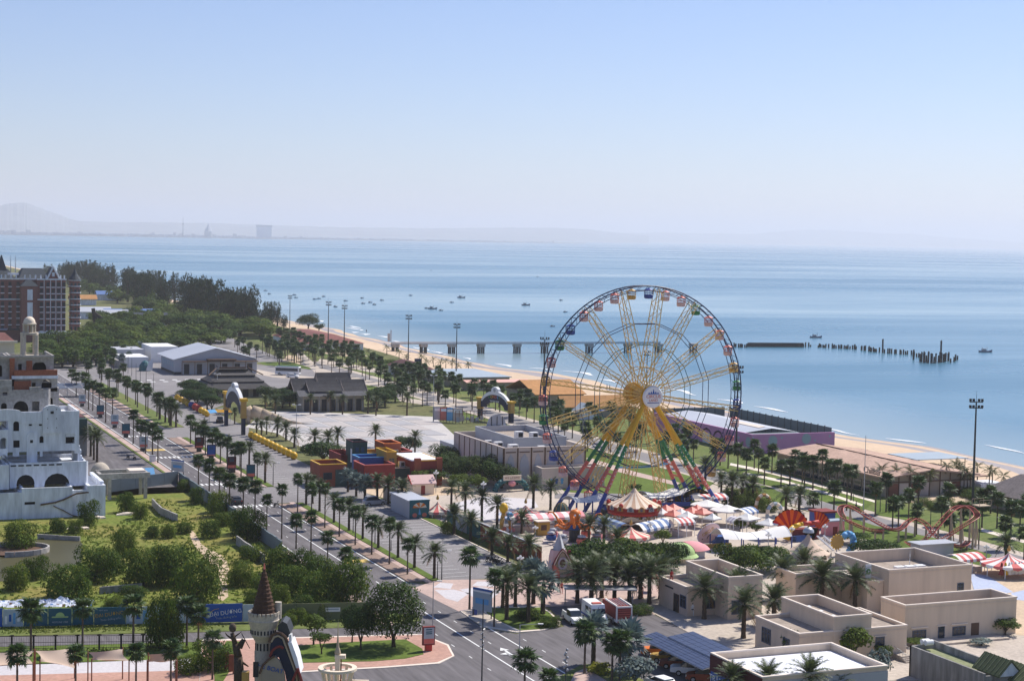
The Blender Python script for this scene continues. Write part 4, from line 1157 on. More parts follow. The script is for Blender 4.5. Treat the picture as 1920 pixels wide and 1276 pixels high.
def hotel():
 Y=770.0
 t=thing('brick_hotel','tall red brick hotel with white balconies, gables and round turret','hotel',(0,0,0))
 X=lambda px:OnY(px,600,Y)[0]
 Z=lambda py,px=80:OnY(px,py,Y)[1]
 xl,xr=X(-60),X(122)
 z0,zb,zt=0,Z(622),Z(523)
 mb('hotel_brick').box(xl,X(68),Y+1,Y+22,0,zt).build('wing_wall',t)
 mb('hotel_brick').box(X(68),xr,Y-1,Y+22,0,zt).build('wing_wall',t)
 mb('hotel_brick').box(X(38),X(68),Y-4,Y+10,0,Z(536)).build('stair_tower',t)
 mb('white_wall').box(X(68),X(152),Y-5,Y+20,0,Z(634)).build('arcade',t)
 for k in range(8):
  px=72+11*k
  mb('dark').box(X(px+1.5),X(px+8.5),Y-5.06,Y-4.9,.5,Z(640)-.4).build('arcade_opening',t)
  mb('white_wall').box(X(px-.6),X(px+.6),Y-5.3,Y-4.9,0,Z(622)).build('pilaster',t)
 mb('white_wall').box(X(68),X(153),Y-5.4,Y-4.6,Z(625),Z(620)).build('balustrade',t)
 rows=[533,545,557,570,580,592,604,615]
 wm=mb('dark').box(-.62,.62,-.12,.05,0,1.75).mesh('window');bm_=mb('white_wall').box(-.82,.82,-.5,.05,0,.32).mesh('balcony')
 for ri,py in enumerate(rows):
  for px in(77,89,99,109,119):
   z=Z(py+3.5)
   o=inst('window',wm,t,(X(px),Y-1,z));inst('balcony',bm_,o,(0,0,-.55))
  for px in(5,19,34,-12,-28):
   z=Z(py+3)
   o=inst('window',wm,t,(X(px),Y+1,z));inst('balcony',bm_,o,(0,0,-.55))
 for py in(561,523):
  mb('white_wall').box(xl,X(68),Y+.5,Y+1.0,Z(py+1.5),Z(py-1)).build('cornice',t)
  mb('white_wall').box(X(68),xr+.3,Y-1.6,Y-1.02,Z(py+1.5),Z(py-1)).build('cornice',t)
 for px in(82,94,104,114):mb('white_wall').box(X(px)-.12,X(px)+.12,Y-1.2,Y-1.01,Z(620),Z(525)).build('pilaster',t)
 for za,zb_ in((562,542),(594,566)):mb('white_wall').box(X(49),X(59),Y-4.15,Y-4.01,Z(za),Z(zb_)).build('tall_window',t)
 mb('roof_slate').hip(X(38)-.5,X(68)+.5,Y-4.5,Y+6,Z(536),Z(524),3).build('tower_roof',t)
 mb('roof_slate').hip(X(36),X(95),Y+2,Y+20,zt,Z(504),2.5,insy=6).build('roof',t)
 mb('roof_slate').hip(X(-60),X(30),Y+2,Y+20,zt,Z(506),2.5,insy=6).build('roof',t)
 mb('roof_slate').hip(X(-6),X(13),Y,Y+5,Z(508),Z(478,5),2.0).build('spire_roof',t)
 xa,xb,zg=X(87),X(111),Z(500,99)
 xm=(xa+xb)/2
 mb('hotel_brick').raw([(xa,Y-1.2,zt),(xb,Y-1.2,zt),(xm,Y-1.2,zg),(xa,Y+8,zt),(xb,Y+8,zt),(xm,Y+8,zg)],[(0,1,2),(5,4,3)]).build('gable',t)
 mb('white_wall').tube((xa,Y-1.4,zt),(xm,Y-1.4,zg),.4,n=5).tube((xb,Y-1.4,zt),(xm,Y-1.4,zg),.4,n=5).build('gable_trim',t)
 mb('roof_slate').raw([(xa,Y-1,zt),(xm,Y-1,zg-.2),(xm,Y+10,zg-.2),(xa,Y+10,zt),(xb,Y-1,zt),(xb,Y+10,zt)],[(0,1,2,3),(1,4,5,2)]).build('gable_roof',t)
 mb('white_wall').box(xm-.6,xm+.6,Y-1.35,Y-1.22,zt+1.2,zt+3).build('gable_window',t)
 xt=X(141);rt_=(X(151)-X(131))/2
 mb('hotel_brick').lathe([(rt_,0),(rt_,Z(524))],14,xt,Y+2).build('turret',t)
 for py in(525,536,548,560,571,583,595,606):mb('white_wall').lathe([(rt_,Z(py+.8)),(rt_+.45,Z(py+.8)),(rt_+.45,Z(py-.6)),(rt_,Z(py-.6))],14,xt,Y+2).build('turret_ring',t)
 b=mb('glass')
 for py in rows:
  for a in(-2.3,-1.57,-.85):b.box(xt+(rt_+.1)*cos(a)-.45,xt+(rt_+.1)*cos(a)+.45,Y+2+(rt_+.02)*sin(a)-.2,Y+2+(rt_+.02)*sin(a)+.2,Z(py+4),Z(py-3))
 b.build('turret_glazing',t)
 mb('roof_slate').lathe([(rt_+.7,Z(524)),(rt_*.55,Z(514)),(.25,Z(504)),(.02,Z(499))],12,xt,Y+2).build('turret_roof',t)
 b=mb('white_wall')
 for px in(2,10,20,30,46,56,66,76,86,113,120):b.box(X(px)-.3,X(px)+.3,Y-.9,Y-.3,zt,zt+1.8)
 b.box(X(15),X(36),Y+2.5,Y+3,Z(516),Z(512)).build('parapet_post',t)
 for dx in(8,24,33):mb('metal').tube((X(dx),Y+9,Z(512)),(X(dx),Y+9,Z(480)),.22,.08,5).build('roof_mast',t)
 g=G(12,668)
 p=thing('tiled_house','reddish roofed house with cream eave at the left edge','house',(g.x,g.y,0))
 mb('cream').box(-12,3,0,10,0,5.2).build('wall',p);mb('cream').box(-13,4,-1,0,5.2,6.1).build('eave',p);mb('roof_red').hip(-13,4,0,11,5.2,8.8,4).build('roof',p)
 g=G(20,640)
 p=thing('awning_hall','low hall with slanted slate awnings below the brick hotel','building',(g.x,g.y,0))
 for k in range(5):mb('roof_slate' if k%2 else 'wall_grey').raw([(-16+5*k,0,5),(-11.5+5*k,0,5),(-8+5*k,14,8),(-12.5+5*k,14,8)],[(0,1,2,3)]).build('awning',p)
 mb('hotel_brick').box(-16,13,2,14,0,4.9).build('wall',p)
hotel()
def grey_hall():
 x0,x1,y0,y1=117.5,146.5,588,612
 t=thing('grey_hall','pale grey gabled hall with black doors along its front','hall',(0,0,0))
 mb('wall_grey').box(x0,x1,y0,y1,0,5.2).build('wall',t)
 xm=(x0+x1)/2
 mb('wall_grey').raw([(x0,y0-.02,5.2),(x1,y0-.02,5.2),(xm,y0-.02,9.0),(x0,y0+.3,5.2),(x1,y0+.3,5.2),(xm,y0+.3,9.0)],[(0,1,2),(5,4,3)]).build('gable',t)
 mb('steel_roof').tri_prism(x0,x1,y0,y1+6,5.2,9.0,'y',.5,.15).build('roof',t)
 mb('brown').box(x0+2.5,x1-.3,y0-3.2,y0-.03,4.5,4.75).box(x0+11,x0+21,y0-3.3,y0-.03,4.95,5.4).build('porch_roof',t)
 for k in range(6):
  px=x0+4.2+4.45*k
  mb('dark').box(px-.9,px+.9,y0-.12,y0+.05,.1,3.6).build('door',t)
  mb('brown').box(px-2.3,px-2.1,y0-3.1,y0-2.9,0,4.5).build('porch_post',t)
 for k in range(6):mb('roof_bluegrey').box(x0-.06,x0+.02,y0+2+3.5*k,y0+4.4+3.5*k,2.6,4.4).build('window',t)
 mb('dark').box(x0-.05,x0+2.4,y0-.05,y1,0,.9).build('plinth',t)
 p=thing('side_blocks','low white flat roofed blocks joined behind the grey hall','building',(0,0,0))
 mb('white').box(x0-12,x0-3,y1+8,y1+26,0,3.8).build('wall',p);mb('wall_grey').box(x0-11,x0-1,y1+28,y1+44,0,5.2).build('wall',p)
 mb('white').box(x0+2,x0+12,y1+30,y1+50,0,6).build('wall',p);mb('grey_concrete').box(x0-14,x0-12.1,y1+6,y1+20,0,2.6).build('wing',p)
 g=G(272,695)
 q=thing('shell_kiosk','small teal and white shell shaped kiosk beside the grey hall','kiosk',(g.x,g.y,0))
 mb('teal').lathe([(2.2,0),(2.0,2.0),(1.2,3.2),(.05,3.8)],10).build('shell',q);mb('white').raw([(-.2,-2.3,.2),(2.2,-1.9,.2),(2.6,-1.5,4.6),(1.0,-2.0,3.6)],[(0,1,2,3),(3,2,1,0)]).build('fin',q)
grey_hall()
def pagoda():
 x0,y0=110.0,503.0
 t=thing('pagoda_hall','dark three tiered pagoda roof hall with upturned ridge ends','pagoda',(x0,y0,0))
 mb('wall_tan').box(1.5,17.5,1.5,12.5,0,3.0).build('wall',t)
 for k,(ins,z,hh)in enumerate(((-1.2,2.7,1.7),(1.2,4.75,1.5),(3.2,6.6,1.7))):
  mb('roof_dark').hip(ins,19-ins,ins*.8,14-ins*.8,z,z+hh,2.0,insy=(2.0+(4.5 if k==2 else 0))).build('roof',t)  # dark brown is the roof's own colour
  if k<2:mb('wood_dark').box(ins+2.2,16.8-ins,ins*.8+2.2,11.8-ins*.8,z+hh,z+hh+.5).build('clerestory',t)
 rg=mb('brown')
 rg.box(5.5,13.5,6.6,7.1,8.3,8.8)
 for sx,ex in((-1,4.6),(1,14.4)):
  rg.raw([(ex-sx*1,6.6,8.3),(ex,6.6,8.9),(ex+sx*.4,6.7,9.6),(ex-sx*1,7.1,8.3),(ex,7.1,8.9),(ex+sx*.4,6.9,9.6)],[(0,1,2),(5,4,3),(0,3,4,1),(1,4,5,2),(0,2,5,3)])
  rg.tube((ex,6.8,8.5),(9.5+sx*8.3,2.2,6.7),.18,n=5)
 rg.build('ridge',t)
 for k in range(5):mb('wood_dark').box(2.2+3.1*k,3.9+3.1*k,1.44,1.6,.2,2.5).build('door',t)
pagoda()
def thai_house():
 g=G(575,771)
 y0=G(640,771).y
 x0=OnY(560,760,y0)[0];x1=OnY(690,760,y0)[0]
 W_=x1-x0
 t=thing('gabled_pavilion','dark slate roofed pavilion with stepped steep gables by the plaza','pavilion',(x0,y0,0))
 mb('wall_tan').box(1.5,W_-.8,1.2,8,0,4.7).build('wall',t)
 for k in range(7):
  x=2.6+(W_-5)*k/6
  mb('dark').box(x-.7,x+.7,1.1,1.25,.1,3.4).build('opening',t)
  mb('grey_concrete').box(x+.95,x+1.2,.9,1.2,0,4.6).build('pillar',t)
 mb('thai_tile').raw([(0,-.4,4.4),(W_,-.4,4.4),(W_,2.6,5.9),(0,2.6,5.9),(0,2.6,5.7),(W_,2.6,5.7)],[(0,1,2,3),(0,3,4),(1,5,2),(0,4,5,1)]).build('skirt_roof',t)
 def gable(xa,xb,yc,hw,ze,zr,nm='roof'):
  o=mb('thai_tile')
  for s in(-1,1):
   pr=[(yc+s*hw,ze),(yc+s*hw*.55,ze+(zr-ze)*.36),(yc+s*hw*.22,ze+(zr-ze)*.70),(yc,zr)]
   for(ya,za),(yb,zb)in zip(pr,pr[1:]):
    o.raw([(xa,ya,za),(xb,ya,za),(xb,yb,zb),(xa,yb,zb)],[(0,1,2,3),(3,2,1,0)])
  ob=o.build(nm,t)
  mb('wood_dark').raw([(xa+.5,yc-hw*.8,ze+.1),(xa+.5,yc+hw*.8,ze+.1),(xa+.5,yc,zr-.5)],[(0,2,1),(0,1,2)]).build('gable_end',ob)
  e=mb('thatch_grey')
  for xx in(xa,xb):
   e.tube((xx,yc-hw*1.05,ze-.1),(xx,yc-hw*.22,ze+(zr-ze)*.7),.12,n=4).tube((xx,yc-hw*.22,ze+(zr-ze)*.7),(xx,yc,zr+.5),.12,.04,4)
  e.build('bargeboard',ob)
 gable(-.5,W_*.34,7.5,4.2,5.4,8.9);gable(W_*.16,W_*.66,4.6,3.6,5.6,8.2);gable(W_*.36,W_*.86,9.0,4.6,5.8,10.3);gable(W_*.62,W_+.4,5.6,3.8,5.5,8.6)
thai_house()
def flat_roof_hall(nm,label,L,F_,R_,z,m,wall,rise=0.0,along=None,over=.6):
 L,F_,R_=gpt(*L,z),gpt(*F_,z),gpt(*R_,z)
 x0,y1,y0,x1=(L.x+F_.x)/2,L.y,(F_.y+R_.y)/2,R_.x
 t=thing(nm,label,'building',(0,0,0))
 mb(wall).box(x0+over,x1-over,y0+over,y1-over,0,z-.05).build('wall',t)
 if along:mb(m).tri_prism(x0+over,x1-over,y0+over,y1-over,z,z+rise,along,over).build('roof',t)
 elif rise:
  q=min(x1-x0,y1-y0)*.42
  mb(m).hip(x0,x1,y0,y1,z,z+rise,q).build('roof',t)
 else:mb(m).box(x0,x1,y0,y1,z,z+.25).build('roof',t)
 return t,x0,x1,y0,y1
t,x0,x1,y0,y1=flat_roof_hall('beach_hall','wide dull red roofed hall beside the sand, farthest from the wheel',(510,628),(590,648),(668,640),3.0,'roof_red','white_wall',3.4)
mb('royal').box(x1-8,x1-3,y0+.52,y0+.58,.3,2.3).build('mural',t)
flat_roof_hall('plum_hall','dark plum roofed beach building with a navy sign tower',(735,683),(768,697),(806,691),3.2,'roof_plum','wall_grey',2.2)
g=G(783,700);t=thing('sign_tower','navy blue square sign tower beside the plum roof','sign',(g.x,g.y,0));mb('navy').box(-1.0,1.0,-.8,.8,0,5.4).build('tower_body',t);mb('yellow').box(-.8,1.6,-.9,-.82,.4,1.0).build('band',t)
flat_roof_hall('bluegrey_canopy','flat blue grey roofed beach building behind the palms',(782,693),(856,711),(950,705),3.0,'roof_bluegrey','wall_tan',0)
flat_roof_hall('pink_canopy','flat salmon pink roof between the beach and the palms',(862,714),(886,721),(984,713),2.6,'roof_pink','wall_tan',.5,'x')
flat_roof_hall('orange_hall','big orange brown roofed hall on the beach, larger of the two',(946,726),(1016,743),(1086,735),3.8,'roof_orange','wall_tan',3.2,'x')
flat_roof_hall('orange_hall','orange brown roofed hall seen behind the wheel legs, smaller of the two',(1024,757),(1094,767),(1158,753),3.4,'roof_orange','wall_tan',2.4,'x')
g=G(1098,785);t=thing('glass_pavilion','small pale gabled pavilion under the orange roofs','pavilion',(g.x,g.y,0))
mb('roof_bluegrey').tri_prism(-3,3,-2,3,2.4,4.2,'y',.3).build('roof',t);mb('white_wall').box(-2.6,2.6,-1.6,2.6,0,2.4).build('wall',t);mb('royal').box(3.4,6,-2,1,2.2,2.4).build('awning',t);mb('teal').box(-6,-3.4,-2,1,0,2.0).build('kiosk_wall',t);mb('steel_roof').box(-6.3,-3.2,-2.3,1.3,2.0,2.2).build('kiosk_roof',t)
for px,py,nm,m,lb in((212,598,'house','steel_roof','pale grey roofed house among the trees by the casuarinas'),(245,596,'house','roof_blue','long blue roofed house among the trees'),(285,604,'house','roof_slate','navy roofed shed right of the blue roof'),(180,592,'house','steel_roof','light roofed house nearest the brick hotel turret'),(205,557,'house','roof_blue','small pale blue roof under the tall casuarinas'),(157,566,'house','roof_orange','coral roofed house just behind the hotel turret')):
 g=G(px,py+6)
 t=thing(nm,lb,'house',(g.x,g.y,0))
 wd=8 if px!=245 else 13
 mb('white_wall').box(-wd,wd,0,10,0,4.2).build('wall',t);mb(m).tri_prism(-wd,wd,0,10,4.2,6.4,'x',.8).build('roof',t)
g=G(186,620);t=thing('orange_slide','dark leaning tower with an orange tail above the trees','sculpture',(g.x,g.y,0));mb('wood_dark').tube((-1,0,0),(-3,0,11),1.3,.9,8).tube((-3,0,9),(3,0,5),1.0,.6,8).build('tower_body',t);mb('orange').tube((3,0,5),(7,0,3.4),.7,.1,8).build('tail',t)
def arena():
 x0,x1,y0,y1=128.2,146.0,312.5,341
 t=thing('stage_building','large flat roofed stage building with pointed arch panels beside the wheel','building',(0,0,0))
 para(t,x0,x1,y0,y1,8.0,1.4,wall='wall_pink',trim='wall_pink',deck='grey_concrete',band=False,wt=.4,cop=.5)
 para(t,x0+4.5,x1-1.5,y0+6,y1-1,9.2,1.2,wall='wall_grey',trim='wall_grey',z0=6.5,band=False,name='upper_wall')
 n=6
 for k in range(n+1):mb('brown').box(x0+(x1-x0)*k/n-.12,x0+(x1-x0)*k/n+.12,y0-.16,y0-.02,.5,7.9).build('pilaster',t)
 for k in range(n):
  xc=x0+(x1-x0)*(k+.5)/n;hw=1.0 if k%2 else.78
  pl=[(xc-hw,1.6),(xc+hw,1.6)]+[(xc+hw*cos(a),3.8+2.6*sin(a)**.8)for a in(.15,.5,.9,1.3)]+[(xc,6.7)]+[(xc-hw*cos(a),3.8+2.6*sin(a)**.8)for a in(1.3,.9,.5,.15)]
  m=len(pl)
  mb('wall_grey').raw([(p[0],y0-.09,p[1])for p in pl]+[(p[0],y0+.01,p[1])for p in pl],[tuple(range(m))]+[((i+1)%m,i,m+i,m+(i+1)%m)for i in range(m)]).build('pointed_panel',t)
  mb('brown').box(xc-1.1,xc+1.1,y0-.08,y0-.02,6.95,7.15).build('letter_strip',t)
 for k in range(9):mb('brown').box(x0-.12,x0-.02,y0+3.1*k+.2,y0+3.1*k+.35,.5,7.8).build('side_rib',t)
 mb('wall_grey').raw([(x0+9.6+2.3*cos(pi*k/10),y1-.6,8.6+3.0*sin(pi*k/10))for k in range(11)]+[(x0+9.6+2.3*cos(pi*k/10),y1-.3,8.6+3.0*sin(pi*k/10))for k in range(11)],[tuple(range(11)),tuple(range(21,10,-1))]+[(k,11+k,12+k,k+1)for k in range(10)]).build('round_screen',t)
 for k in range(3):mb('dark').box(x0+8.3+1.3*k,x0+8.42+1.3*k,y1-.72,y1-.62,8.3,11.2).build('screen_slat',t)
 for k in range(7):
  mb('dark').box(x0+5+1.7*k,x0+5.1+1.7*k,y1-.75,y1-.65,6.6,9.3).build('screen_slat',t)
 lb=['long white unit along the low stage roof edge, nearest the trees','white unit on the low stage roof edge near the wheel','grey unit on the stage roof by the inner wall','white unit in the upper stage roof corner, first of two','white unit in the upper stage roof corner, second of two','pale box unit on the stage roof left of the inner wall']
 for k,(dx,dy,z,s)in enumerate(((3,2.6,6.6,1.7),(9,2.2,6.6,1.3),(2.4,9,6.6,1.5),(9.0,14,8.0,1.5),(11.5,12,8.0,1.5),(2.2,14,6.6,1.2))):
  aircon(x0+dx,y0+dy,z,lb[k],s)
 mb('wall_grey').box(x0+.5,x0+7,y1+.05,y1+10,0,5).build('rear_wing',t)
 p=thing('front_pavilion','low cream front building with small coloured figures on its wall','building',(0,0,0))
 ya=y0-4.2
 para(p,x0+6.5,x1+2.5,ya,y0-.25,4.3,.4,wall='wall_pink',trim='beige_trim',band=False)
 mb('maroon').box(x0+12.2,x0+13.7,ya-.06,ya+.05,.1,2.9).build('door',p)
 for dx,m in((8.5,'sky_blue'),(9.7,'royal'),(10.9,'sky_blue'),(14.6,'coral'),(15.6,'coral'),(16.6,'royal'),(17.8,'sky_blue')):
  b=mb(m);b.box(x0+dx-.25,x0+dx+.25,ya-.07,ya-.005,1.0,2.1).lathe([(.001,-.03),(.22,-.03),(.22,.03)],10)
  b.box(x0+dx-.4,x0+dx+.4,ya-.075,ya-.01,1.7,1.85);b.build('figure',p)
arena()
def colour_houses():
 def hb(nm,label,pxs,py0,z,wall,trim,extra=None,par=1.0):
  0
  pa,pb,prow,dep=pxs
  L,R_=gpt(pa,prow,z),gpt(pb,prow,z)
  y0=(L.y+R_.y)/2
  x0=OnY(pa,prow,y0)[0];x1=OnY(pb,prow,y0)[0]
  t=thing(nm,label,'house',(0,0,0))
  para(t,x0,x1,y0,y0+dep,z,par,wall=wall,trim=trim,deck=wall,band=False,wt=.2,cop=.3)
  return t,x0,x1,y0
 t,x0,x1,y0=hb('painted_house','red brown painted house with yellow rimmed roof parapet and green corner',(600,650,869,7),0,4.6,'wall_rust','yellow')
 window(t,x0+1.6,y0,1.6,1.6,1.2,style='plain',fm='wall_green',gm='dark');mb('wall_green').box(x1-2.3,x1+2.2,y0-.12,y0-.01,0,3.4).build('green_panel',t)
 t,x0,x1,y0=hb('painted_house','dark red painted house with open roof parapet, in front of the blue one',(683,741,870,7),0,4.6,'wall_red','coral')
 mb('coral').box(x0,x1+.05,y0-.05,y0-.01,1.9,2.1).build('band',t)
 hb('painted_house','bright blue painted house between the red houses',(674,729,856,5),0,5.2,'royal','sky_blue')
 hb('painted_house','long low maroon painted house left of the blue one',(640,668,852,9),0,4.2,'wall_red','wall_red')
 t,x0,x1,y0=hb('painted_house','dark green painted tower house with maroon rim',(662,689,827,5),0,7.4,'wall_green','maroon')
 for dx in(.9,2.1):window(t,x0+dx,y0,5.2,.7,1.0,style='plain',fm='wall_green',gm='glass_blue')
 mb('white').box(x0-.03,x0+.02,y0+.6,y0+1.6,3.0,5.8).build('white_panel',t)
 t,x0,x1,y0=hb('painted_house','yellow painted house with two windows in the middle of the cluster',(725,744,846,7),0,6.4,'wall_yellow','yellow')
 window(t,(x0+x1)/2,y0,3.6,1.1,1.4,style='grid',fm='wall_yellow',gm='glass')
 hb('painted_house','small yellow painted house stepping down beside the green tower',(690,722,848,6),0,5.0,'wall_yellow','yellow')
 t,x0,x1,y0=hb('painted_house','orange painted house with cream window hoods at the back of the cluster',(720,752,830,6),0,7.2,'wall_rust','orange')
 window(t,(x0+x1)/2+.4,y0,4.3,1.5,1.4,fm='cream',gm='glass')
 hb('painted_house','dark red painted house tucked behind the yellow house',(746,773,845,6),0,5.4,'wall_red','coral')
 t,x0,x1,y0=hb('painted_house','red painted house with flat white roof and white framed openings',(779,828,862,11),0,5.2,'wall_red','yellow')
 mb('white_roof').box(x0-.6,x1-.5,y0+.5,y0+11.5,5.0,5.25).build('flat_roof',t)
 for xx in(x0,x1-1.0):mb('wall_rust').box(xx-.1,xx+1.1,y0-.25,y0+.6,0,5.6).build('corner_pier',t)
 for dx in(1.6,4.2):window(t,x0+dx,y0,.6,1.5,2.2,style='plain',fm='white',gm='wall_red')
 t,x0,x1,y0=hb('painted_house','low dark green flat house between the red houses',(741,770,876,6),0,3.4,'wall_green','roof_deck',par=.3)
 aircon(x1-.8,y0+3.4,3.1,'blue grey roof unit on the low green painted house',1.1)
 bead=mb('yellow').ball((0,0,.9),.88,14,8).mesh('bead',True)
 for k in range(11):
  o=inst('bollard_ball',bead,None,(99.25-.02*k,403-3.95*k,0));
  tag(o,'glossy yellow ball bollard in the chain along the plaza kerb','bollard','yellow ball bollards along the plaza')
  mb('metal_dark').tube((0,0,0),(0,0,.12),.5,n=8).build('base',o)
 red=mb('red').ball((0,0,1),1.0,14,8).mesh('bead',True);blk=mb('blue').ball((0,0,1),.9,12,8).mesh('bead',True)
 for k,(px,py)in enumerate(((332,750),(339,754),(345,757),(350,759),(353,762),(359,765),(366,769),(372,772),(377,775),(383,778),(388,781))):
  g=G(px,py);m=red if k in(6,7)else blk if k==5 else bead
  o=inst('bollard_ball',m,None,(g.x,g.y,0));
  tag(o,'glossy red ball bollard in the farther chain' if m is red else 'dark blue ball bollard in the farther chain' if m is blk else 'glossy yellow ball bollard in the farther chain under the trees','bollard',None if m is blk else 'ball bollards in the farther chain')
  mb('metal_dark').tube((0,0,0),(0,0,.12),.5,n=8).build('base',o)
colour_houses()
def gate_arch(label,pl,pr,ph,tb,tc,txt):
 0
 a,b_=G(*pl),G(*pr)
 d=(b_-a);w_=d.length;rz=atan2(d.y,d.x)
 t=thing('entrance_arch',label,'gate',(a.x,a.y,0),rz)
 for xx in(0,w_):
  for dx in(-.45,.45):mb('navy').box(xx+dx-.25,xx+dx+.25,-.4,.4,0,ph*.46).build('leg',t)
  mb('gold').box(xx-.8,xx+.8,-.7,.7,ph*.46,ph*.5).build('collar',t)
  s=mb('gold')
  for k in range(5):s.box(xx-.7+.3*k,xx-.5+.3*k,-.6,.6,ph*.5,ph*.92)
  s.mat('brown').box(xx-.66,xx+.66,-.5,.5,ph*.5,ph*.92)
  s.build('fluting',t)
  mb('yellow').box(xx-1.0,xx+1.0,-.85,.85,ph*.92,ph).build('capital',t)
 zc=ph*.56
 hw=w_/2
 def arc(m,ra,rb,za,zb,ya,yb,nm,a0=0.0,a1=pi,n=18):
  o=mb(m)
  for k in range(n):
   u,v=a0+(a1-a0)*k/n,a0+(a1-a0)*(k+1)/n
   q=[(hw-rr*cos(an),y,zc+zz*sin(an))for y in(ya,yb)for rr,zz,an in((ra,za,u),(rb,zb,u),(rb,zb,v),(ra,za,v))]
   o.raw(q,[(0,3,2,1),(4,5,6,7),(1,2,6,5),(0,4,7,3)])
  return o.build(nm,t)
 zo=tb-zc;zi=zo*.45
 arc('navy',hw*.62,hw*.97,zi,zo,-.35,.35,'arch')
 arc('white',hw*.90,hw*.98,zo*.97,zo*1.22,-.42,.42,'arch_crest',.45,pi-.45)
 mb('white').raw([(hw+q*hw*.24,y,z)for y in(-.45,.45)for q,z in((-1,tb-.1),(1,tb-.1),(.85,tc-.5),(.4,tc),(-.4,tc),(-.85,tc-.5))],[(0,1,2,3,4,5),(11,10,9,8,7,6)]+[((k+1)%6,k,6+k,6+(k+1)%6)for k in range(6)]).build('crest_block',t)
 mb('wall_grey').ball((hw,-.4,(tb+tc)/2+.2),.45,10,6,1.3).build('medallion',t)
 for k in range(4):
  an=.25+.22*k
  for sg in(-1,1):mb('white').ball((hw+sg*hw*.97*cos(an),0,zc+zo*1.02*sin(an)),.42,7,5).build('scroll',t)
 if txt:
  cols=['green','yellow','orange','coral','sky_blue','green']
  for k,ch in enumerate('WONDER'):
   an=pi/2+(2.5-k)*.17
   text('letter',ch,cols[k],t,(hw+hw*.8*cos(an),-.4,zc+(zi*.32+zo*.68)*sin(an)),(R(90),0,0),hw*.17,.03)
  text('small_lettering','WATER PARK','white',t,(hw,-.4,zc+zi*1.12),(R(90),0,0),hw*.1,.02)
 return t
gate_arch('blue entrance arch with yellow capitals at the plaza corner by the pagoda',(424,798),(456,815),9.0,10.0,12.0,False)
gate_arch('blue lettered entrance arch with yellow capitals behind the stage building',(900,784),(958,793),5.9,7.2,9.2,True)
def big_tail():
 g=G(458,793)
 t=thing('animal_statue','huge tan animal statue whose long tail lies on the plaza','statue',(g.x,g.y,0),R(-22))
 b=mb('bird_tan')
 P=[((0,0,2.4),1.5),((2,0,2.9),1.9),((4.5,0,2.5),1.55),((7,0,1.9),1.1),((9.5,0,1.2),.7),((12,0,.6),.4),((15,0,.25),.16),((18,.3,.1),.04)]
 for(p,r),(q,s)in zip(P,P[1:]):b.tube(p,q,r,s,12)
 b.build('body',t,True)
 for y in(-1.0,1.0):mb('bird_tan').tube((1.2,y,2.0),(1.0,y*1.1,0),.65,.5,9).build('leg',t,True)
big_tail()
for k,(px,m,lb)in enumerate(((822,'wall_grey','grey printed panel first in the row by the arch'),(834,'coral','red printed panel second in the row by the arch'),(846,'sky_blue','blue printed panel third in the row by the arch'),(858,'wall_pink','pinkish printed panel fourth in the row by the arch'))):
 g=G(px,790+k)
 t=thing('display_panel',lb,'sign',(g.x,g.y,0),R(-12),'printed panels by the lettered arch')
 mb(m).box(-1.3,1.3,-.1,.1,.5,4.0).build('panel',t);mb('white').box(-1.1,1.1,-.12,-.105,2.9,3.6).build('header',t);mb('metal_dark').box(-1.35,-1.25,-.12,.12,0,4.1).box(1.25,1.35,-.12,.12,0,4.1).build('frame',t)
fr=thing('scaffold_fence','cluttered rusty metal frames between the printed panels and the arch','fence',(*G(885,793)[:2],0),R(-10))
for k in range(9):
 mb('rust').tube((-4.5+k,0,0),(-4.5+k,0,3.4),.07,n=5).build('post',fr)
for z in(1.2,2.4,3.3):mb('rust').tube((-4.5,0,z),(3.5,0,z),.05,n=5).build('rail',fr)
for k in range(6):mb('wall_pink' if k%2 else 'wall_grey').box(-4.3+1.3*k,-3.4+1.3*k,-.05,.05,.3+.3*(k%3),1.6+.4*(k%2)).build('panel',fr)
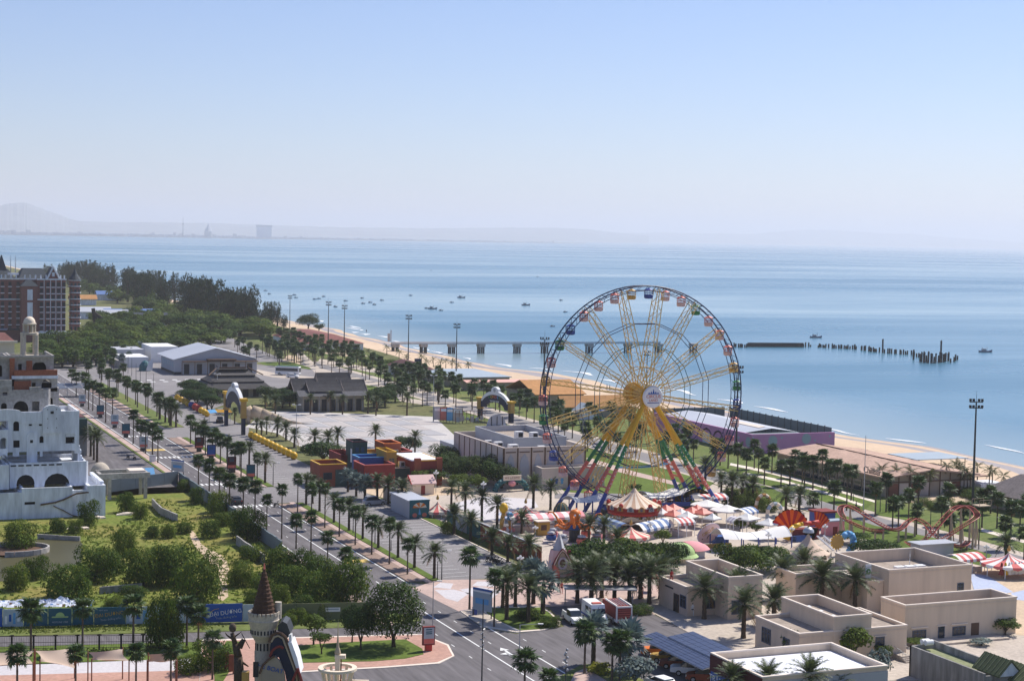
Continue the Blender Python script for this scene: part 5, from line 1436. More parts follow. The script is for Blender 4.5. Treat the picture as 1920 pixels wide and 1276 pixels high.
def purple_hall():
 A_,B_,C_=gpt(1562,809,4.6),gpt(1414,815,4.6),gpt(1255,772,4.6)
 Ba=G(1562,838)
 t=thing('purple_hall','long mauve walled enclosure with pale dots and white arches on the beach','building',(0,0,0))
 x0,x1=B_.x,A_.x
 yb=(A_.y+B_.y)/2;yc=C_.y
 mb('purple').box(x0,x1,yb,yb+.4,0,4.6).box(x0,x0+.4,yb+.4,yc,0,4.6).build('wall',t)
 b=mb('white')
 def disc(m,nm,face,a,z,r,n=18):
  o=mb(m).lathe([(.001,.03),(r,.03),(r,0)],n).build(nm,t)
  if face=='y':o.rotation_euler=(R(90),0,0);o.location=(a,yb-.005,z)
  else:o.rotation_euler=(R(90),0,R(-90));o.location=(x0-.005,a,z)
 for px,py,r in((1449,826,1.25),(1512,822,1.25),(1422,828,.3),(1466,820,.3),(1528,825,.25),(1556,817,.3)):
  xx,zz=OnY(px,py,yb);disc('roof_bluegrey','dot','y',xx,zz,r)
 for px,py,r in((1403,828,1.2),(1282,796,1.6),(1385,820,.35),(1375,827,.3),(1412,821,.3)):
  yy,zz=OnX(px,py,x0);disc('roof_bluegrey','dot','x',yy,zz,r)
 for k,px in enumerate((1288,1305,1325,1347)):
  yy,_=OnX(px,815,x0);rr=2.4
  o=mb('white')
  for q in range(12):
   a0,a1=pi*q/12,pi*(q+1)/12
   o.raw([(x0-.1,yy+rr*cos(a0),1.0+rr*sin(a0)),(x0-.1,yy+(rr+.35)*cos(a0),1.0+(rr+.35)*sin(a0)),(x0-.1,yy+(rr+.35)*cos(a1),1.0+(rr+.35)*sin(a1)),(x0-.1,yy+rr*cos(a1),1.0+rr*sin(a1))],[(0,1,2,3),(3,2,1,0)])
  o.build('arch_ring',t)
  if k in(0,2):mb('dark' if k==0 else 'white').box(x0-.08,x0-.02,yy-rr*.8,yy+rr*.8,0,2.6).build('arch_fill',t)
 mb('steel_roof').raw([(x0+.4,yb+6,4.2),(x0+9,yb+6,5.2),(x0+9,yc-2,5.2),(x0+.4,yc-2,4.2),(x0+16,yb+6,4.2),(x0+16,yc-2,4.2)],[(0,1,2,3),(1,4,5,2)]).build('roof',t)
 mb('beige_trim').raw([(x0+7,yb+9,5.08),(x0+9,yb+9,5.3),(x0+9,yb+22,5.3),(x0+7,yb+22,5.08)],[(0,1,2,3)]).build('roof_band',t)
 mb('fence_grey').raw([(x0+.4,yb+.4,3.6),(x0+16,yb+.4,3.6),(x0+16,yb+6,4.2),(x0+.4,yb+6,4.2)],[(0,1,2,3)]).build('lower_roof',t)
 pm=mb('fence_grey').box(-.05,.05,0,2.9,0,5.6).mat('metal_dark').box(-.12,.12,2.92,3.04,0,5.8).mesh('hoarding_panel')
 n=int((yc-yb)/3.06)
 for k in range(n):inst('hoarding_panel',pm,t,(x1-.3,yb+1+3.06*k,0))
 for k in range(int((x1-x0)/3.06)):inst('hoarding_panel',pm,t,(x0+3+3.06*k,yc,0),(0,0,R(90)))
purple_hall()
def thatch_hall():
 e0,e1=gpt(1672,896,4.0),gpt(1446,848,4.0)
 rn,rf=gpt(1749,879,5.35),gpt(1519,829,5.35)
 x0=(e0.x+e1.x)/2;xm=(rn.x+rf.x)/2;x1=2*xm-x0
 y0=(e0.y+rn.y)/2;y1=(e1.y+rf.y)/2
 t=thing('thatched_hall','long pinkish thatched beach hall with gabled timber front','hall',(0,0,0))
 mb('wall_tan').box(x0+1,x1-1,y0+1.2,y1-1,0,4.0).build('wall',t)
 b=mb('thatch')
 n,m=26,5
 rnd=random.Random(9)
 for s,xe in((0,x0),(1,x1)):
  V=[[(xe+(xm-xe)*j/m,y0+(y1-y0)*i/n,4.0+1.35*j/m+rnd.uniform(-.06,.08))for j in range(m+1)]for i in range(n+1)]
  for i in range(n):
   for j in range(m):b.face([V[i][j],V[i][j+1],V[i+1][j+1],V[i+1][j]]if s else[V[i][j],V[i+1][j],V[i+1][j+1],V[i][j+1]])
  b.raw([(xe,y0,3.75),(xm,y0,5.1),(xm,y0,5.35),(xe,y0,4.0),(xe,y1,3.7),(xe,y1,4.0)],[(0,1,2,3),(0,3,5,4)])
 b.build('thatch_roof',t)
 mb('brown').tube((xm,y0-.1,5.42),(xm,y1,5.42),.12,n=5).build('ridge',t)
 mb('wall_tan').raw([(x0+1,y0+1.1,3.9),(x1-1,y0+1.1,3.9),(xm,y0+1.1,5.25)],[(0,1,2)]).build('gable',t)
 for k in range(9):
  xx=x0+1.6+(x1-x0-3.2)*k/8
  mb('brown').box(xx-.07,xx+.07,y0+1.0,y0+1.15,0,3.9+max(0,1.2-abs(xx-xm)*.15)).build('timber',t)
  if k<8 and k!=4:mb('wall_pink' if k%2 else 'rust').box(xx+.15,xx+(x1-x0-3.2)/8-.15,y0+1.05,y0+1.18,.1,2.6).build('door_panel',t)
 mb('brown').box(x0+1,x1-1,y0+1.0,y0+1.16,2.8,3.0).build('cross_beam',t)
 for k in range(12):mb('glass').box(x0+.9,x0+1.02,y0+3+3.2*k,y0+5.7+3.2*k,.2,2.5).build('window',t)
 b=mb('dark')
 text('lettering','Chillbar','dark',t,(x0+.05,(gpt(1625,884,4).y+gpt(1650,890,4).y)/2-2.0,4.75),(R(90),0,R(-90)),1.9,.05)
 mb('white_wall').box(x1+1,x1+7,y0+1,y0+6,0,1.8).build('side_wall',t)
 mb('thatch').box(x1-.5,x1+4,y0+2,y0+10,3.1,3.3).build('side_canopy',t)
 g=G(1905,960)
 t=thing('thatched_hut','grey thatched roof at the right edge by the sand','hut',(g.x+4,g.y,0))
 mb('thatch_grey').hip(-6,12,-5,9,3.0,6.6,6,insy=5).build('thatch_roof',t);mb('wall_tan').box(-4.5,10,-3.5,8,0,3.0).build('wall',t)
 for q in range(5):mb('brown').tube((-5.5+3*q,-4.6,0),(-5.5+3*q,-4.6,3.0),.1,n=5).build('post',t)
 g=G(1755,873);t=thing('beach_canopy','small pale blue flat canopy standing on the sand','canopy',(g.x,g.y,0));mb('roof_bluegrey').box(-9,5,-5,6,2.2,2.35).build('roof',t)
 for dx in(-8,-2,4.5):mb('brown').tube((dx,-4.5,0),(dx,-4.5,2.2),.1,n=5).build('post',t)
thatch_hall()
def ferris():
 WX,WY,HZ,RR=143.0,281.5,21.2,20.2
 t=thing('ferris_wheel','giant yellow ferris wheel with blue rims and many coloured cage gondolas','ferris wheel',(WX,WY,0))
 W2=1.15
 def circ(r,y,n=72):return[(r*cos(2*pi*k/n),y,HZ+r*sin(2*pi*k/n))for k in range(n)]
 for y in(-W2,W2):
  b=mb('rim_blue').path(circ(RR,y),.125,6,True)
  b.path(circ(RR-.85,y),.075,5,True)
  for k in range(72):
   a0,a1=2*pi*k/72,2*pi*(k+.5)/72
   b.tube((RR*cos(a0),y,HZ+RR*sin(a0)),((RR-.85)*cos(a1),y,HZ+(RR-.85)*sin(a1)),.05,n=4,cap=False)
  b.build('rim',t)
  for r,m,n in((RR*.665,'rim_blue',16),(RR*.47,'teal',16),(RR*.26,'gold',16)):
   mb(m).path([(r*cos(2*pi*k/n+pi/16),y*.95,HZ+r*sin(2*pi*k/n+pi/16))for k in range(n)],.07 if n==16 else.06,5,True).build('ring',t)
 b=mb('rim_blue')
 for k in range(36):
  a=2*pi*(k+.5)/36
  b.tube((RR*cos(a),-W2,HZ+RR*sin(a)),(RR*cos(a),W2,HZ+RR*sin(a)),.07,n=5)
 b.build('cross_bars',t)
 for k in range(16):
  a=2*pi*k/16+R(11.25)+R(3)
  d=Vector((cos(a),0,sin(a)));e=Vector((-sin(a),0,cos(a)))
  b=mb('truss_sunlit')  # same yellow paint as the legs, with backlit paleness put into the colour
  def pt(r,sx,sy):
   f=r/RR
   return Vector((0,0,HZ))+d*r+e*sx*(.44 if r>3 else.26)+Vector((0,sy*(2.6+(W2-2.6)*min(1,f*1.05)),0))
  rs=[1.6+(RR-1.9)*i/13 for i in range(14)]
  for sx in(-1,1):
   for sy in(-1,1):
    b.tube(pt(1.6,sx,sy),pt(RR-.3,sx,sy),.085,n=4,cap=False)
  for i in range(13):
   q=1 if i%2 else-1
   for sy in(-1,1):b.tube(pt(rs[i],q,sy),pt(rs[i+1],-q,sy),.045,n=4,cap=False)
   for sx in(-1,1):b.tube(pt(rs[i],sx,q),pt(rs[i+1],sx,-q),.04,n=4,cap=False)
  b.build('spoke',t)
 h=mb('gold');
 o=h.lathe([(.01,-3.4),(1.0,-3.4),(1.0,3.4),(.01,3.4)],16).build('axle',t);o.rotation_euler=(R(90),0,0);o.location=(0,0,HZ)
 for y in(-2.6,2.6):
  o=mb('wheel_yellow').lathe([(.01,-.2),(1.75,-.2),(1.75,.2),(.01,.2)],20).build('hub_flange',t);o.rotation_euler=(R(90),0,0);o.location=(0,y,HZ)
 o=mb('gold').lathe([(.01,0),(2.0,0),(2.1,.3),(1.9,.4),(.01,.5)],28).build('back_disc',t);o.rotation_euler=(R(-90),0,0);o.location=(0,3.7,HZ)
 s=mb('white').lathe([(.01,.35),(1.85,.35),(2.0,.2),(2.0,-.1),(.01,-.1)],36).build('sign_disc',t);s.rotation_euler=(R(90),0,0);s.location=(0,-4.0,HZ)
 o=mb('blue').box(-1.2,1.2,-4.39,-4.36,HZ-1.1,HZ-.96).build('sign_underline',t)
 text('sign_lettering','CIRCUS','coral',t,(0,-4.38,HZ+.12),(R(90),0,0),.86,.02)
 text('sign_lettering','LAND','coral',t,(0,-4.38,HZ-.58),(R(90),0,0),.66,.02)
 c=mb('sign_blue')
 for dx,hh in((-.9,.35),(-.45,.55),(0,.95),(.45,.55),(.9,.35)):
  c.raw([(dx-.26,-4.37,HZ+.55),(dx+.26,-4.37,HZ+.55),(dx,-4.37,HZ+.6+hh)],[(0,1,2)])
 c.build('sign_emblem',t)
 for sx in(-1,1):
  for ny in(-8.2,-3.1,3.1,8.2):
   top=Vector((sx*.7,-2.9 if ny<0 else 2.9,HZ-.6));foot=Vector((sx*13.2,ny,-.2))
   o=None
   bands=((HZ,12.4,'wheel_yellow'),(12.4,8.4,'green'),(8.4,4.3,'coral'),(4.3,-.2,'blue'))
   def at(z):
    f=(top.z-z)/(top.z-foot.z);f=max(0,min(1,f));return top.lerp(foot,f)
   for za,zb,m in bands:
    p,q=at(za),at(zb)
    l=mb(m).tube(p,q,.38,.38,8).build('leg_'+{'wheel_yellow':'shaft','green':'green_band','coral':'red_band','blue':'foot'}[m],t)
    if m in('green','coral')and ny<0:
     st=mb('lamp_glass')
     for i in range(6):
      c_=p.lerp(q,(i+.5)/6);st.ball((c_.x,c_.y-.4,c_.z),.1,6,4)
     st.build('lamp_stud',l)
  for s2 in(-1,1):
   ns=(3.1*s2,8.2*s2)
   b=mb('coral')
   for z in(5.2,7.4):
    P2=[]
    for ny in ns:
     top=Vector((sx*.7,2.9*s2,HZ-.6));foot=Vector((sx*13.2,ny,-.2))
     P2.append(top.lerp(foot,(top.z-z)/(top.z-foot.z)))
    b.tube(P2[0],P2[1],.18,n=6)
   b.build('cross_tie',t)
 b=mb('sky_blue')
 pts=[(-3+1.5*i,4.5,7.2+.012*(i-3)**2*(1+i*.25))for i in range(8)]
 b.path(pts,.12,5)
 for p in pts:b.tube(p,(p[0],p[1]-1,p[2]),.05,n=4)
 b.path([(p[0],p[1]-1,p[2])for p in pts],.12,5);b.build('cable_tray',t)
 b=mb('truss_sunlit')
 for sx in(-1,1):
  for ny in(-1.4,1.4):
   b.tube((sx*4.2,ny,0),(sx*1.2,ny,HZ-3),.08,n=4)
  for i in range(9):b.tube((sx*(4.2-i*.33),-1.4,i*2),(sx*(4.2-(i+1)*.33),1.4,i*2+2),.05,n=4).tube((sx*(4.2-i*.33),1.4,i*2),(sx*(4.2-(i+1)*.33),-1.4,i*2+2),.05,n=4)
 b.build('service_truss',t)
 mb('metal_dark').box(-10,10,-5.5,-3.2,0,1.1).build('boarding_deck',t)
 mb('blue').box(-10,10,-5.7,-5.55,1.1,1.9).build('deck_rail',t)
 def gondola(mc):
  r=mb(mc).lathe([(.02,-.25),(.5,-.42),(.86,-.62),(.86,-.70),(.02,-.66)],10).mesh('gondola')
  cg=mb(mc)
  for i in range(10):
   a=2*pi*i/10
   cg.tube((.78*cos(a),.78*sin(a),-.66),(.78*cos(a),.78*sin(a),-1.55),.035,n=4,cap=False)
  cg.lathe([(.8,-1.2),(.84,-1.2),(.84,-1.13),(.8,-1.13)],10)
  tb=mb(mc if mc!='coral' else 'pale_pink').lathe([(.8,-1.5),(.86,-1.55),(.8,-2.15),(.55,-2.25),(.02,-2.25)],10)
  hg=mb('metal_dark').tube((0,-.5,0),(0,.5,0),.05,n=5).tube((0,0,0),(0,0,-.3),.05,n=5)
  return r,cg.mesh('cage'),tb.mesh('tub'),hg.mesh('hanger')
 GM={m:gondola(m)for m in('coral','gold','green','blue','pale_pink')}
 seq=['blue','coral','coral','green','coral','coral','coral','gold','green','blue','coral','coral','coral','gold','green','blue','pale_pink','coral','gold','green','blue','coral','coral','coral','blue','coral','green','coral','gold','coral','green','blue','coral','coral','coral','gold']
 for k in range(36):
  a=pi/2-R(2)-2*pi*k/36
  r,cg,tb,hg=GM[seq[k]]
  o=inst('gondola',r,t,((RR-.1)*cos(a),0,HZ+(RR-.1)*sin(a)),(0,0,.3))
  o['label']={'coral':'coral red cage gondola','gold':'golden yellow cage gondola','green':'green cage gondola','blue':'blue cage gondola','pale_pink':'pale pink cage gondola'}[seq[k]]
  inst('cage',cg,o);inst('tub',tb,o);inst('hanger',hg,o)
ferris()
def tent(px,py,rpx,hpx_eave,hpx_top,label,m1,m2,n=16,name='striped_tent',posts=8,sag=.42,floor=None,cat='tent'):
 0
 g=G(px,py);s=mpp(px,py)
 r,ze,zt=rpx*s,hpx_eave*s,hpx_top*s
 t=thing(name,label,cat,(g.x,g.y,0))
 prof=[(r*q,zt-(zt-ze)*(q**sag))for q in(1.0,.82,.64,.46,.3,.16,.03)]
 mb(m1).lathe(prof[::-1],n,mats=[m1,m2]).build('canopy',t)
 b=MB()
 for k in range(n):
  a0,a1=2*pi*k/n,2*pi*(k+1)/n;am=(a0+a1)/2
  b.mat(m2 if k%2 else m1)
  b.raw([(r*cos(a0),r*sin(a0),ze),(r*cos(a1),r*sin(a1),ze),(r*1.01*cos(a1),r*1.01*sin(a1),ze-.28),(r*1.01*cos(am),r*1.01*sin(am),ze-.5),(r*1.01*cos(a0),r*1.01*sin(a0),ze-.28)],[(0,1,2,3,4)])
 b.build('valance',t)
 mb('gold').lathe([(.02,zt-.1),(.25,zt),(.28,zt+.3),(.02,zt+.9)],8).build('finial',t)
 for k in range(posts):
  a=2*pi*k/posts
  mb('white').tube((r*.93*cos(a),r*.93*sin(a),0),(r*.93*cos(a),r*.93*sin(a),ze),.07,n=6).build('post',t)
 if floor:mb(floor).lathe([(.01,.16),(r*1.02,.16),(r*1.05,0)],n*2).build('floor',t)
 return t,r,ze,zt
tent(820,968,24,12,33,'small cream and rose striped tent by the teal ticket house','cream','stripe_red',14)
tent(985,976,38,14,34,'red and white striped tent above the octopus ride awning','stripe_red','cream',18)
tent(1182,1020,37,18,38,'red and cream striped tent in front of the carousel','stripe_red','cream',18)
tent(1890,1078,52,24,47,'red and white striped tent with hanging white costumes at the right edge','stripe_red','canvas',18)
g=G(1890,1078)
for k in range(9):
 t=tag(mb('wall_red' if k==0 else 'yellow' if k==1 else 'canvas').lathe([(.05,2.35),(.16,2.2),(.3,1.2),(.48,.55),(.42,.5)],9).build('hanging_costume',None,True,(g.x-3.0+.62*k,g.y-2.2-.1*(k%3),.2)),'dark red costume hanging under the striped tent edge' if k==0 else 'yellow costume hanging between red and white ones' if k==1 else 'white costume hanging in the row under the striped tent','costume',None if k<2 else 'white costumes hanging under the tent')
def carousel():
 t,r,ze,zt=tent(1188,986,50,41,78,'large carousel with tan and cream striped cone roof and scalloped red rim','cream','stripe_tan',32,'carousel',0,.55,'brown','carousel')
 rim=MB()
 for k in range(16):
  a0,a1=2*pi*k/16,2*pi*(k+1)/16
  am=(a0+a1)/2
  rim.mat('red').raw([(r*1.03*cos(a0),r*1.03*sin(a0),ze-1.0),(r*1.03*cos(a1),r*1.03*sin(a1),ze-1.0),(r*1.03*cos(a1),r*1.03*sin(a1),ze-.1),(r*1.03*cos(a0),r*1.03*sin(a0),ze-.1)],[(0,1,2,3),(3,2,1,0)])
 rim.build('rim_board',t)
 for k in range(16):
  am=2*pi*(k+.5)/16
  f=mb('gold' if k%2 else 'metal').raw([(-.62,0,0),(.62,0,0),(.55,0,.45),(.3,0,.8),(0,0,.92),(-.3,0,.8),(-.55,0,.45)],[(0,1,2,3,4,5,6),(6,5,4,3,2,1,0)]).build('shield',t)
  f.location=(r*1.06*cos(am),r*1.06*sin(am),ze-.55);f.rotation_euler=(0,0,am+pi/2)
  mb('glass_blue').lathe([(.01,-.02),(.3,-.02),(.3,0)],10).build('mirror',f).location=(0,-.02,.35)
  f.children[0].rotation_euler=(R(90),0,0)
  if k%3==0:mb('red').ball((r*.98*cos(am),r*.98*sin(am),ze+.35),.42,8,5).build('scroll',t)
  mb('gold').tube((r*.88*cos(am),r*.88*sin(am),.15),(r*.88*cos(am),r*.88*sin(am),ze-.8),.05,n=5).build('pole',t)
 mb('red').lathe([(r*1.03,ze-1.0),(r*.98,ze-1.25),(r*1.0,ze-1.4)],32).build('rim_fringe',t)
 mb('brown').lathe([(1.6,.15),(1.5,ze*.5),(1.8,ze)],12).build('centre_drum',t)
 hb=mb('white')
 hb.lathe([(.02,-.5),(.14,-.42),(.17,0),(.16,.35),(.03,.5)],7)
 hm=hb.mesh('horse')
 for v in hm.vertices:v.co=Vector((v.co.z,v.co.y,v.co.x+.9))
 b2=mb('gold')
 for dx,dz in((.35,.25),(.3,.2),(-.35,.3),(-.4,.2)):b2.tube((dx,.05,.85),(dx+.1,.05,dz),.05,.03,5)
 b2.tube((.42,0,1.0),(.62,0,1.4),.1,.07,6).tube((.6,0,1.4),(.85,0,1.28),.08,.05,6).tube((-.48,0,.95),(-.7,0,.6),.05,.02,5)
 b2.box(-.15,.15,-.14,.14,1.03,1.12)
 hx=b2.mesh('horse_limbs')
 for k in range(20):
  a=2*pi*k/20;rr=r*(.78 if k%2 else.6)
  o=inst('horse',hm,t,(rr*cos(a),rr*sin(a),.3+.3*(k%3)),(0,0,a+pi/2));inst('horse_limbs',hx,o)
carousel()
def awning(px0,py0,px1,py1,dpx,h,label,m1,m2,n=9,name='striped_awning',curve=.0,group=None):
 0
 a,c=G(px0,py0),G(px1,py1)
 d=c-a;w_=d.length
 t=thing(name,label,'awning',(a.x,a.y,0),atan2(d.y,d.x),group)
 b=MB()
 st=w_/n
 seg=[(0,h-.35),(dpx*.3,h+.15+curve),(dpx*.6,h+.3+curve),(dpx,h+.05)]
 for k in range(n):
  b.mat(m2 if k%2 else m1)
  for(ya,za),(yb,zb)in zip(seg,seg[1:]):
   b.raw([(k*st,ya,za),((k+1)*st,ya,za),((k+1)*st,yb,zb),(k*st,yb,zb)],[(0,1,2,3)])
  b.raw([(k*st,0,h-.35),((k+1)*st,0,h-.35),((k+1)*st,-.02,h-.7),(k*st+st*.5,-.02,h-.85),(k*st,-.02,h-.7)],[(4,3,2,1,0)])
 b.build('canopy',t)
 for xx in(.1,w_/2,w_-.1):
  for yy in(.15,dpx-.15):mb('white').tube((xx,yy,0),(xx,yy,h-.2),.06,n=5).build('post',t)
 mb('wall_pink').box(.3,w_-.3,.5,dpx-.4,0,.9).build('counter',t)
 return t
awning(958,1000,1098,991,3.0,2.6,'long rose and white striped awning beside the octopus ride','canvas','pink',14)
awning(1318,962,1366,957,3.2,2.9,'rose and white striped awning below the lettered arch sign','canvas','stripe_red',9)
awning(1206,1016,1264,1004,3.0,2.3,'blue and white striped awning right of the carousel','canvas','stripe_blue',9,curve=.3)
awning(1114,998,1158,1014,2.6,2.3,'blue and grey striped awning left of the carousel','roof_bluegrey','stripe_blue',8,curve=.3)
awning(1272,1008,1304,1005,2.8,2.8,'small red and white striped stall awning beside the oval sign','canvas','stripe_red',7)
awning(1800,1078,1848,1072,3.0,2.6,'rose and white striped awning behind the big beige block','canvas','stripe_red',8)
awning(1398,990,1422,984,2.6,2.9,'blue and white striped stall awning by the shell ride','canvas','stripe_blue',6)
awning(1360,999,1374,1003,2.2,2.7,'lilac and white striped stall awning behind the oval sign','canvas','lilac',5)
def sailroof(pxs,h,label,arch=1.4,m='canvas',name='white_canopy'):
 a,c=G(*pxs[0]),G(*pxs[1]);d=c-a;w_=d.length;dp=pxs[2]
 t=thing(name,label,'canopy',(a.x,a.y,0),atan2(d.y,d.x))
 b=mb(m);n,k2=14,6
 def P(i,j):
  u,v=i/n,j/k2
  return(w_*u,dp*v,h+arch*sin(pi*v)*(.75+.25*cos(2*pi*u))-.25*sin(pi*u))
 V=[P(i,j)for i in range(n+1)for j in range(k2+1)]
 b.raw(V,[(i*(k2+1)+j,(i+1)*(k2+1)+j,(i+1)*(k2+1)+j+1,i*(k2+1)+j+1)for i in range(n)for j in range(k2)])
 b.build('membrane',t,True)
 for i in range(5):
  for yy in(0,dp):mb('blue').tube((w_*i/4,yy,0),(w_*i/4,yy,h),.1,n=6).build('post',t)
  mb('white').path([P(n*i//4,j)for j in range(k2+1)],.07,5).build('hoop',t)
 return t
sailroof(((1080,972),(1140,966),4.5),2.9,'white curved canopy left of the carousel over the wheel entrance',.9)
sailroof(((1218,962),(1278,956),4.5),2.9,'white curved canopy right of the carousel over the wheel entrance',.9)
sailroof(((1358,1036),(1484,1030),5.2),2.2,'long white curved canopy in front of the tan cone tent',1.3)
def umbrella(px,py,w_,h,label,m,group=None,sides=4,rz=.4):
 g=G(px,py)
 t=thing('parasol',label,'parasol',(g.x,g.y,0),rz,group)
 mb(m).lathe([(.02,h+.9),(w_*.45,h+.42),(w_*1.0,h),(w_*1.0,h-.22)],sides,a0=pi/4).build('canopy',t)
 mb('white').tube((0,0,0),(0,0,h+.85),.06,n=6).build('pole',t)
 return t
for k,(px,py,m)in enumerate(((1248,982,'coral'),(1262,980,'coral'),(1276,990,'canvas'),(1262,992,'coral'),(1296,986,'coral'),(1306,982,'coral'),(1316,988,'coral'),(1288,995,'canvas'))):
 umbrella(px,py,2.0,2.6,'coral red square parasol in the cluster right of the carousel' if m=='coral' else 'white square parasol among the coral ones right of the carousel',m,'coral square parasols' if m=='coral' else 'white parasols among the coral ones')
for px,py,w_,lb in((1325,973,3.0,'wide white parasol roof nearest the striped awning under the arch sign'),(1362,983,3.0,'wide white parasol roof left of the yellow statue'),(1400,1000,2.4,'white parasol roof beside the blue striped stall'),(1440,1010,2.2,'white parasol roof beside the shell ride steps'),(1335,1000,1.6,'small white parasol roof above the oval sign'),(1285,950,2.4,'grey white pyramid canopy below the wheel right legs'),(1240,990,1.4,'small white parasol by the carousel edge')):
 umbrella(px,py,w_,2.7,lb,'canvas',None,8 if w_>2.5 else 4)
def octopus():
 g=G(1077,1016)
 t=thing('octopus_ride','orange octopus fairground ride with curling arms on a navy column','fairground ride',(g.x,g.y,0))
 mb('metal_dark').lathe([(1.5,0),(1.4,.3),(.95,.4),(.9,2.3),(1.15,2.6)],12).build('column',t)
 mb('royal').lathe([(1.2,2.2),(1.35,2.6),(1.1,3.0)],12).build('collar',t)
 mb('orange').lathe([(.7,2.8),(.95,3.2),(.75,3.7),(.95,4.3),(1.0,4.8),(.7,5.3),(.02,5.5)],14).build('head',t,True)
 for s in(-.4,.4):mb('white').ball((s,-.85,4.6),.2,8,6).build('eye',t)
 cars=('coral','lilac','pink','royal','canvas')
 for k in range(8):
  a=2*pi*k/8+.3
  c,s=cos(a),sin(a)
  pts=[(.8,3.2),(1.6,2.7),(2.5,3.0),(3.0,4.0),(3.6,4.8),(4.3,4.9),(4.5,4.5)]if k%2 else[(.8,3.0),(1.8,2.5),(2.8,2.6),(3.7,3.2),(4.4,3.1)]
  b=mb('orange')
  for i,(p,q)in enumerate(zip(pts,pts[1:])):b.tube((p[0]*c,p[0]*s,p[1]),(q[0]*c,q[0]*s,q[1]),.26-.03*i,.24-.03*i,7)
  b.build('arm',t,True)
  o=mb(cars[k%5]).lathe([(.1,.3),(.7,.35),(.9,.8),(.8,1.2),(.5,1.25)],10).build('ride_car',t);o.location=(4.0*cos(a+.35),4.0*sin(a+.35),.1)
  mb('metal').lathe([(.02,1.9),(.6,1.75),(.75,1.5)],8).build('car_hood',o)
 mb('wall_pink').lathe([(.02,.18),(5.2,.18),(5.3,0)],28).build('platform',t)
octopus()
def gate_house():
 g=G(1046,1078)
 t=thing('fairytale_gate','crooked pink fairytale gate house with pointed white grey roof','gate house',(g.x,g.y,0))
 s=mpp(1046,1078)
 mb('pale_pink').lathe([(1.75,0),(1.6,1.4),(1.5,2.9),(1.25,3.9)],10,sy=.8).build('wall',t)
 mb('wall_grey').lathe([(.85,3.6),(.95,3.9),(.55,4.9),(.2,5.8),(.02,6.4)],6).mat('white').build('spire',t)
 f=mb('white').raw([(.02,-.5,6.35),(.98,-.32,3.75),(.2,-.98,3.75)],[(0,2,1)]).build('roof_facet',t)
 fc=mb('bird_tan').raw([(-1.35,-1.5,.5),(1.35,-1.5,.5),(1.05,-1.45,2.6),(0,-1.4,4.0),(-1.05,-1.45,2.6)],[(0,1,2,3,4)]).build('facade',t)
 for sx in(-1,1):
  for q,m in((0,'wall_red'),(.22,'cream'),(.42,'brown')):
   mb(m).path([(sx*(1.5+.1-q),-1.6,1.9),(sx*(1.15-q*.8),-1.58,2.8),(sx*(.6-q*.5),-1.55,3.6),(0,-1.5,4.25-q)],.11,5).build('eave_curl',t)
 b=mb('lilac')
 for k in range(14):
  a0,a1=2*pi*k/14,2*pi*(k+1)/14
  b.raw([(.5*cos(a0),-1.62,2.1+.62*sin(a0)),(.78*cos(a0),-1.66,2.1+.95*sin(a0)),(.78*cos(a1),-1.66,2.1+.95*sin(a1)),(.5*cos(a1),-1.62,2.1+.62*sin(a1))],[(0,1,2,3),(3,2,1,0)])
 b.build('round_window_ring',t)
 mb('brown').raw([(.48*cos(2*pi*k/12),-1.58,2.1+.6*sin(2*pi*k/12))for k in range(12)],[tuple(range(12))]).build('round_window',t)
 st=mb('roof_bluegrey')
 for k in range(10):
  a0=2*pi*k/10
  st.raw([(-2.2,-1.5,1.7),(-2.2+.8*cos(a0-.18),-1.52,1.7+.8*sin(a0-.18)),(-2.2+1.15*cos(a0),-1.5,1.7+1.15*sin(a0)),(-2.2+.8*cos(a0+.18),-1.52,1.7+.8*sin(a0+.18))],[(0,1,2,3),(3,2,1,0)])
 st.build('star_ornament',t)
 mb('coral').raw([(-2.1,-1.7,0),(-.4,-1.8,0),(-.6,-1.75,1.2),(-1.4,-1.7,2.0)],[(0,1,2,3),(3,2,1,0)]).build('petal_panel',t)
 mb('pink').raw([(1.1,-1.3,.2),(2.1,-1.1,.4),(2.0,-1.1,3.2),(1.4,-1.3,3.4)],[(0,1,2,3),(3,2,1,0)]).build('side_panel',t)
 mb('wall_red').box(1.1,1.5,-1.2,-1.0,3.5,3.9).build('shutter',t)
 for xx in(-1.7,1.7,2.5):mb('rust').tube((xx,-1.9,0),(xx,-1.9,2.0),.14,n=7).build('post',t)
gate_house()
def giraffe_like():
 g=G(946,998)
 t=thing('balloon_statue','tall golden balloon statue with blue swirl beside the red wall','statue',(g.x,g.y,0))
 mb('gold').path([(-.5,0,0),(-.6,0,1.4),(-.4,0,2.6),(-.2,0,3.4)],.38,8).build('column',t,True)
 mb('gold').path([(1.0,0,0),(1.1,0,1.2),(.9,0,2.0)],.34,8).build('column',t,True)
 o=mb('yellow').ball((-.25,0,4.2),.75,12,8,1.25).build('balloon',t,True)
 mb('sky_blue').path([(.4,0,3.0),(1.0,0,3.3),(1.4,0,2.8),(1.0,0,2.3),(.5,0,2.5)],.28,7).build('swirl',t,True)
 for k in range(5):mb(('orange','coral','canvas','orange','pink')[k]).ball((-.8+.55*k,-.5,.5+.3*(k%2)),.4,8,6).build('ornament',t,True)
giraffe_like()
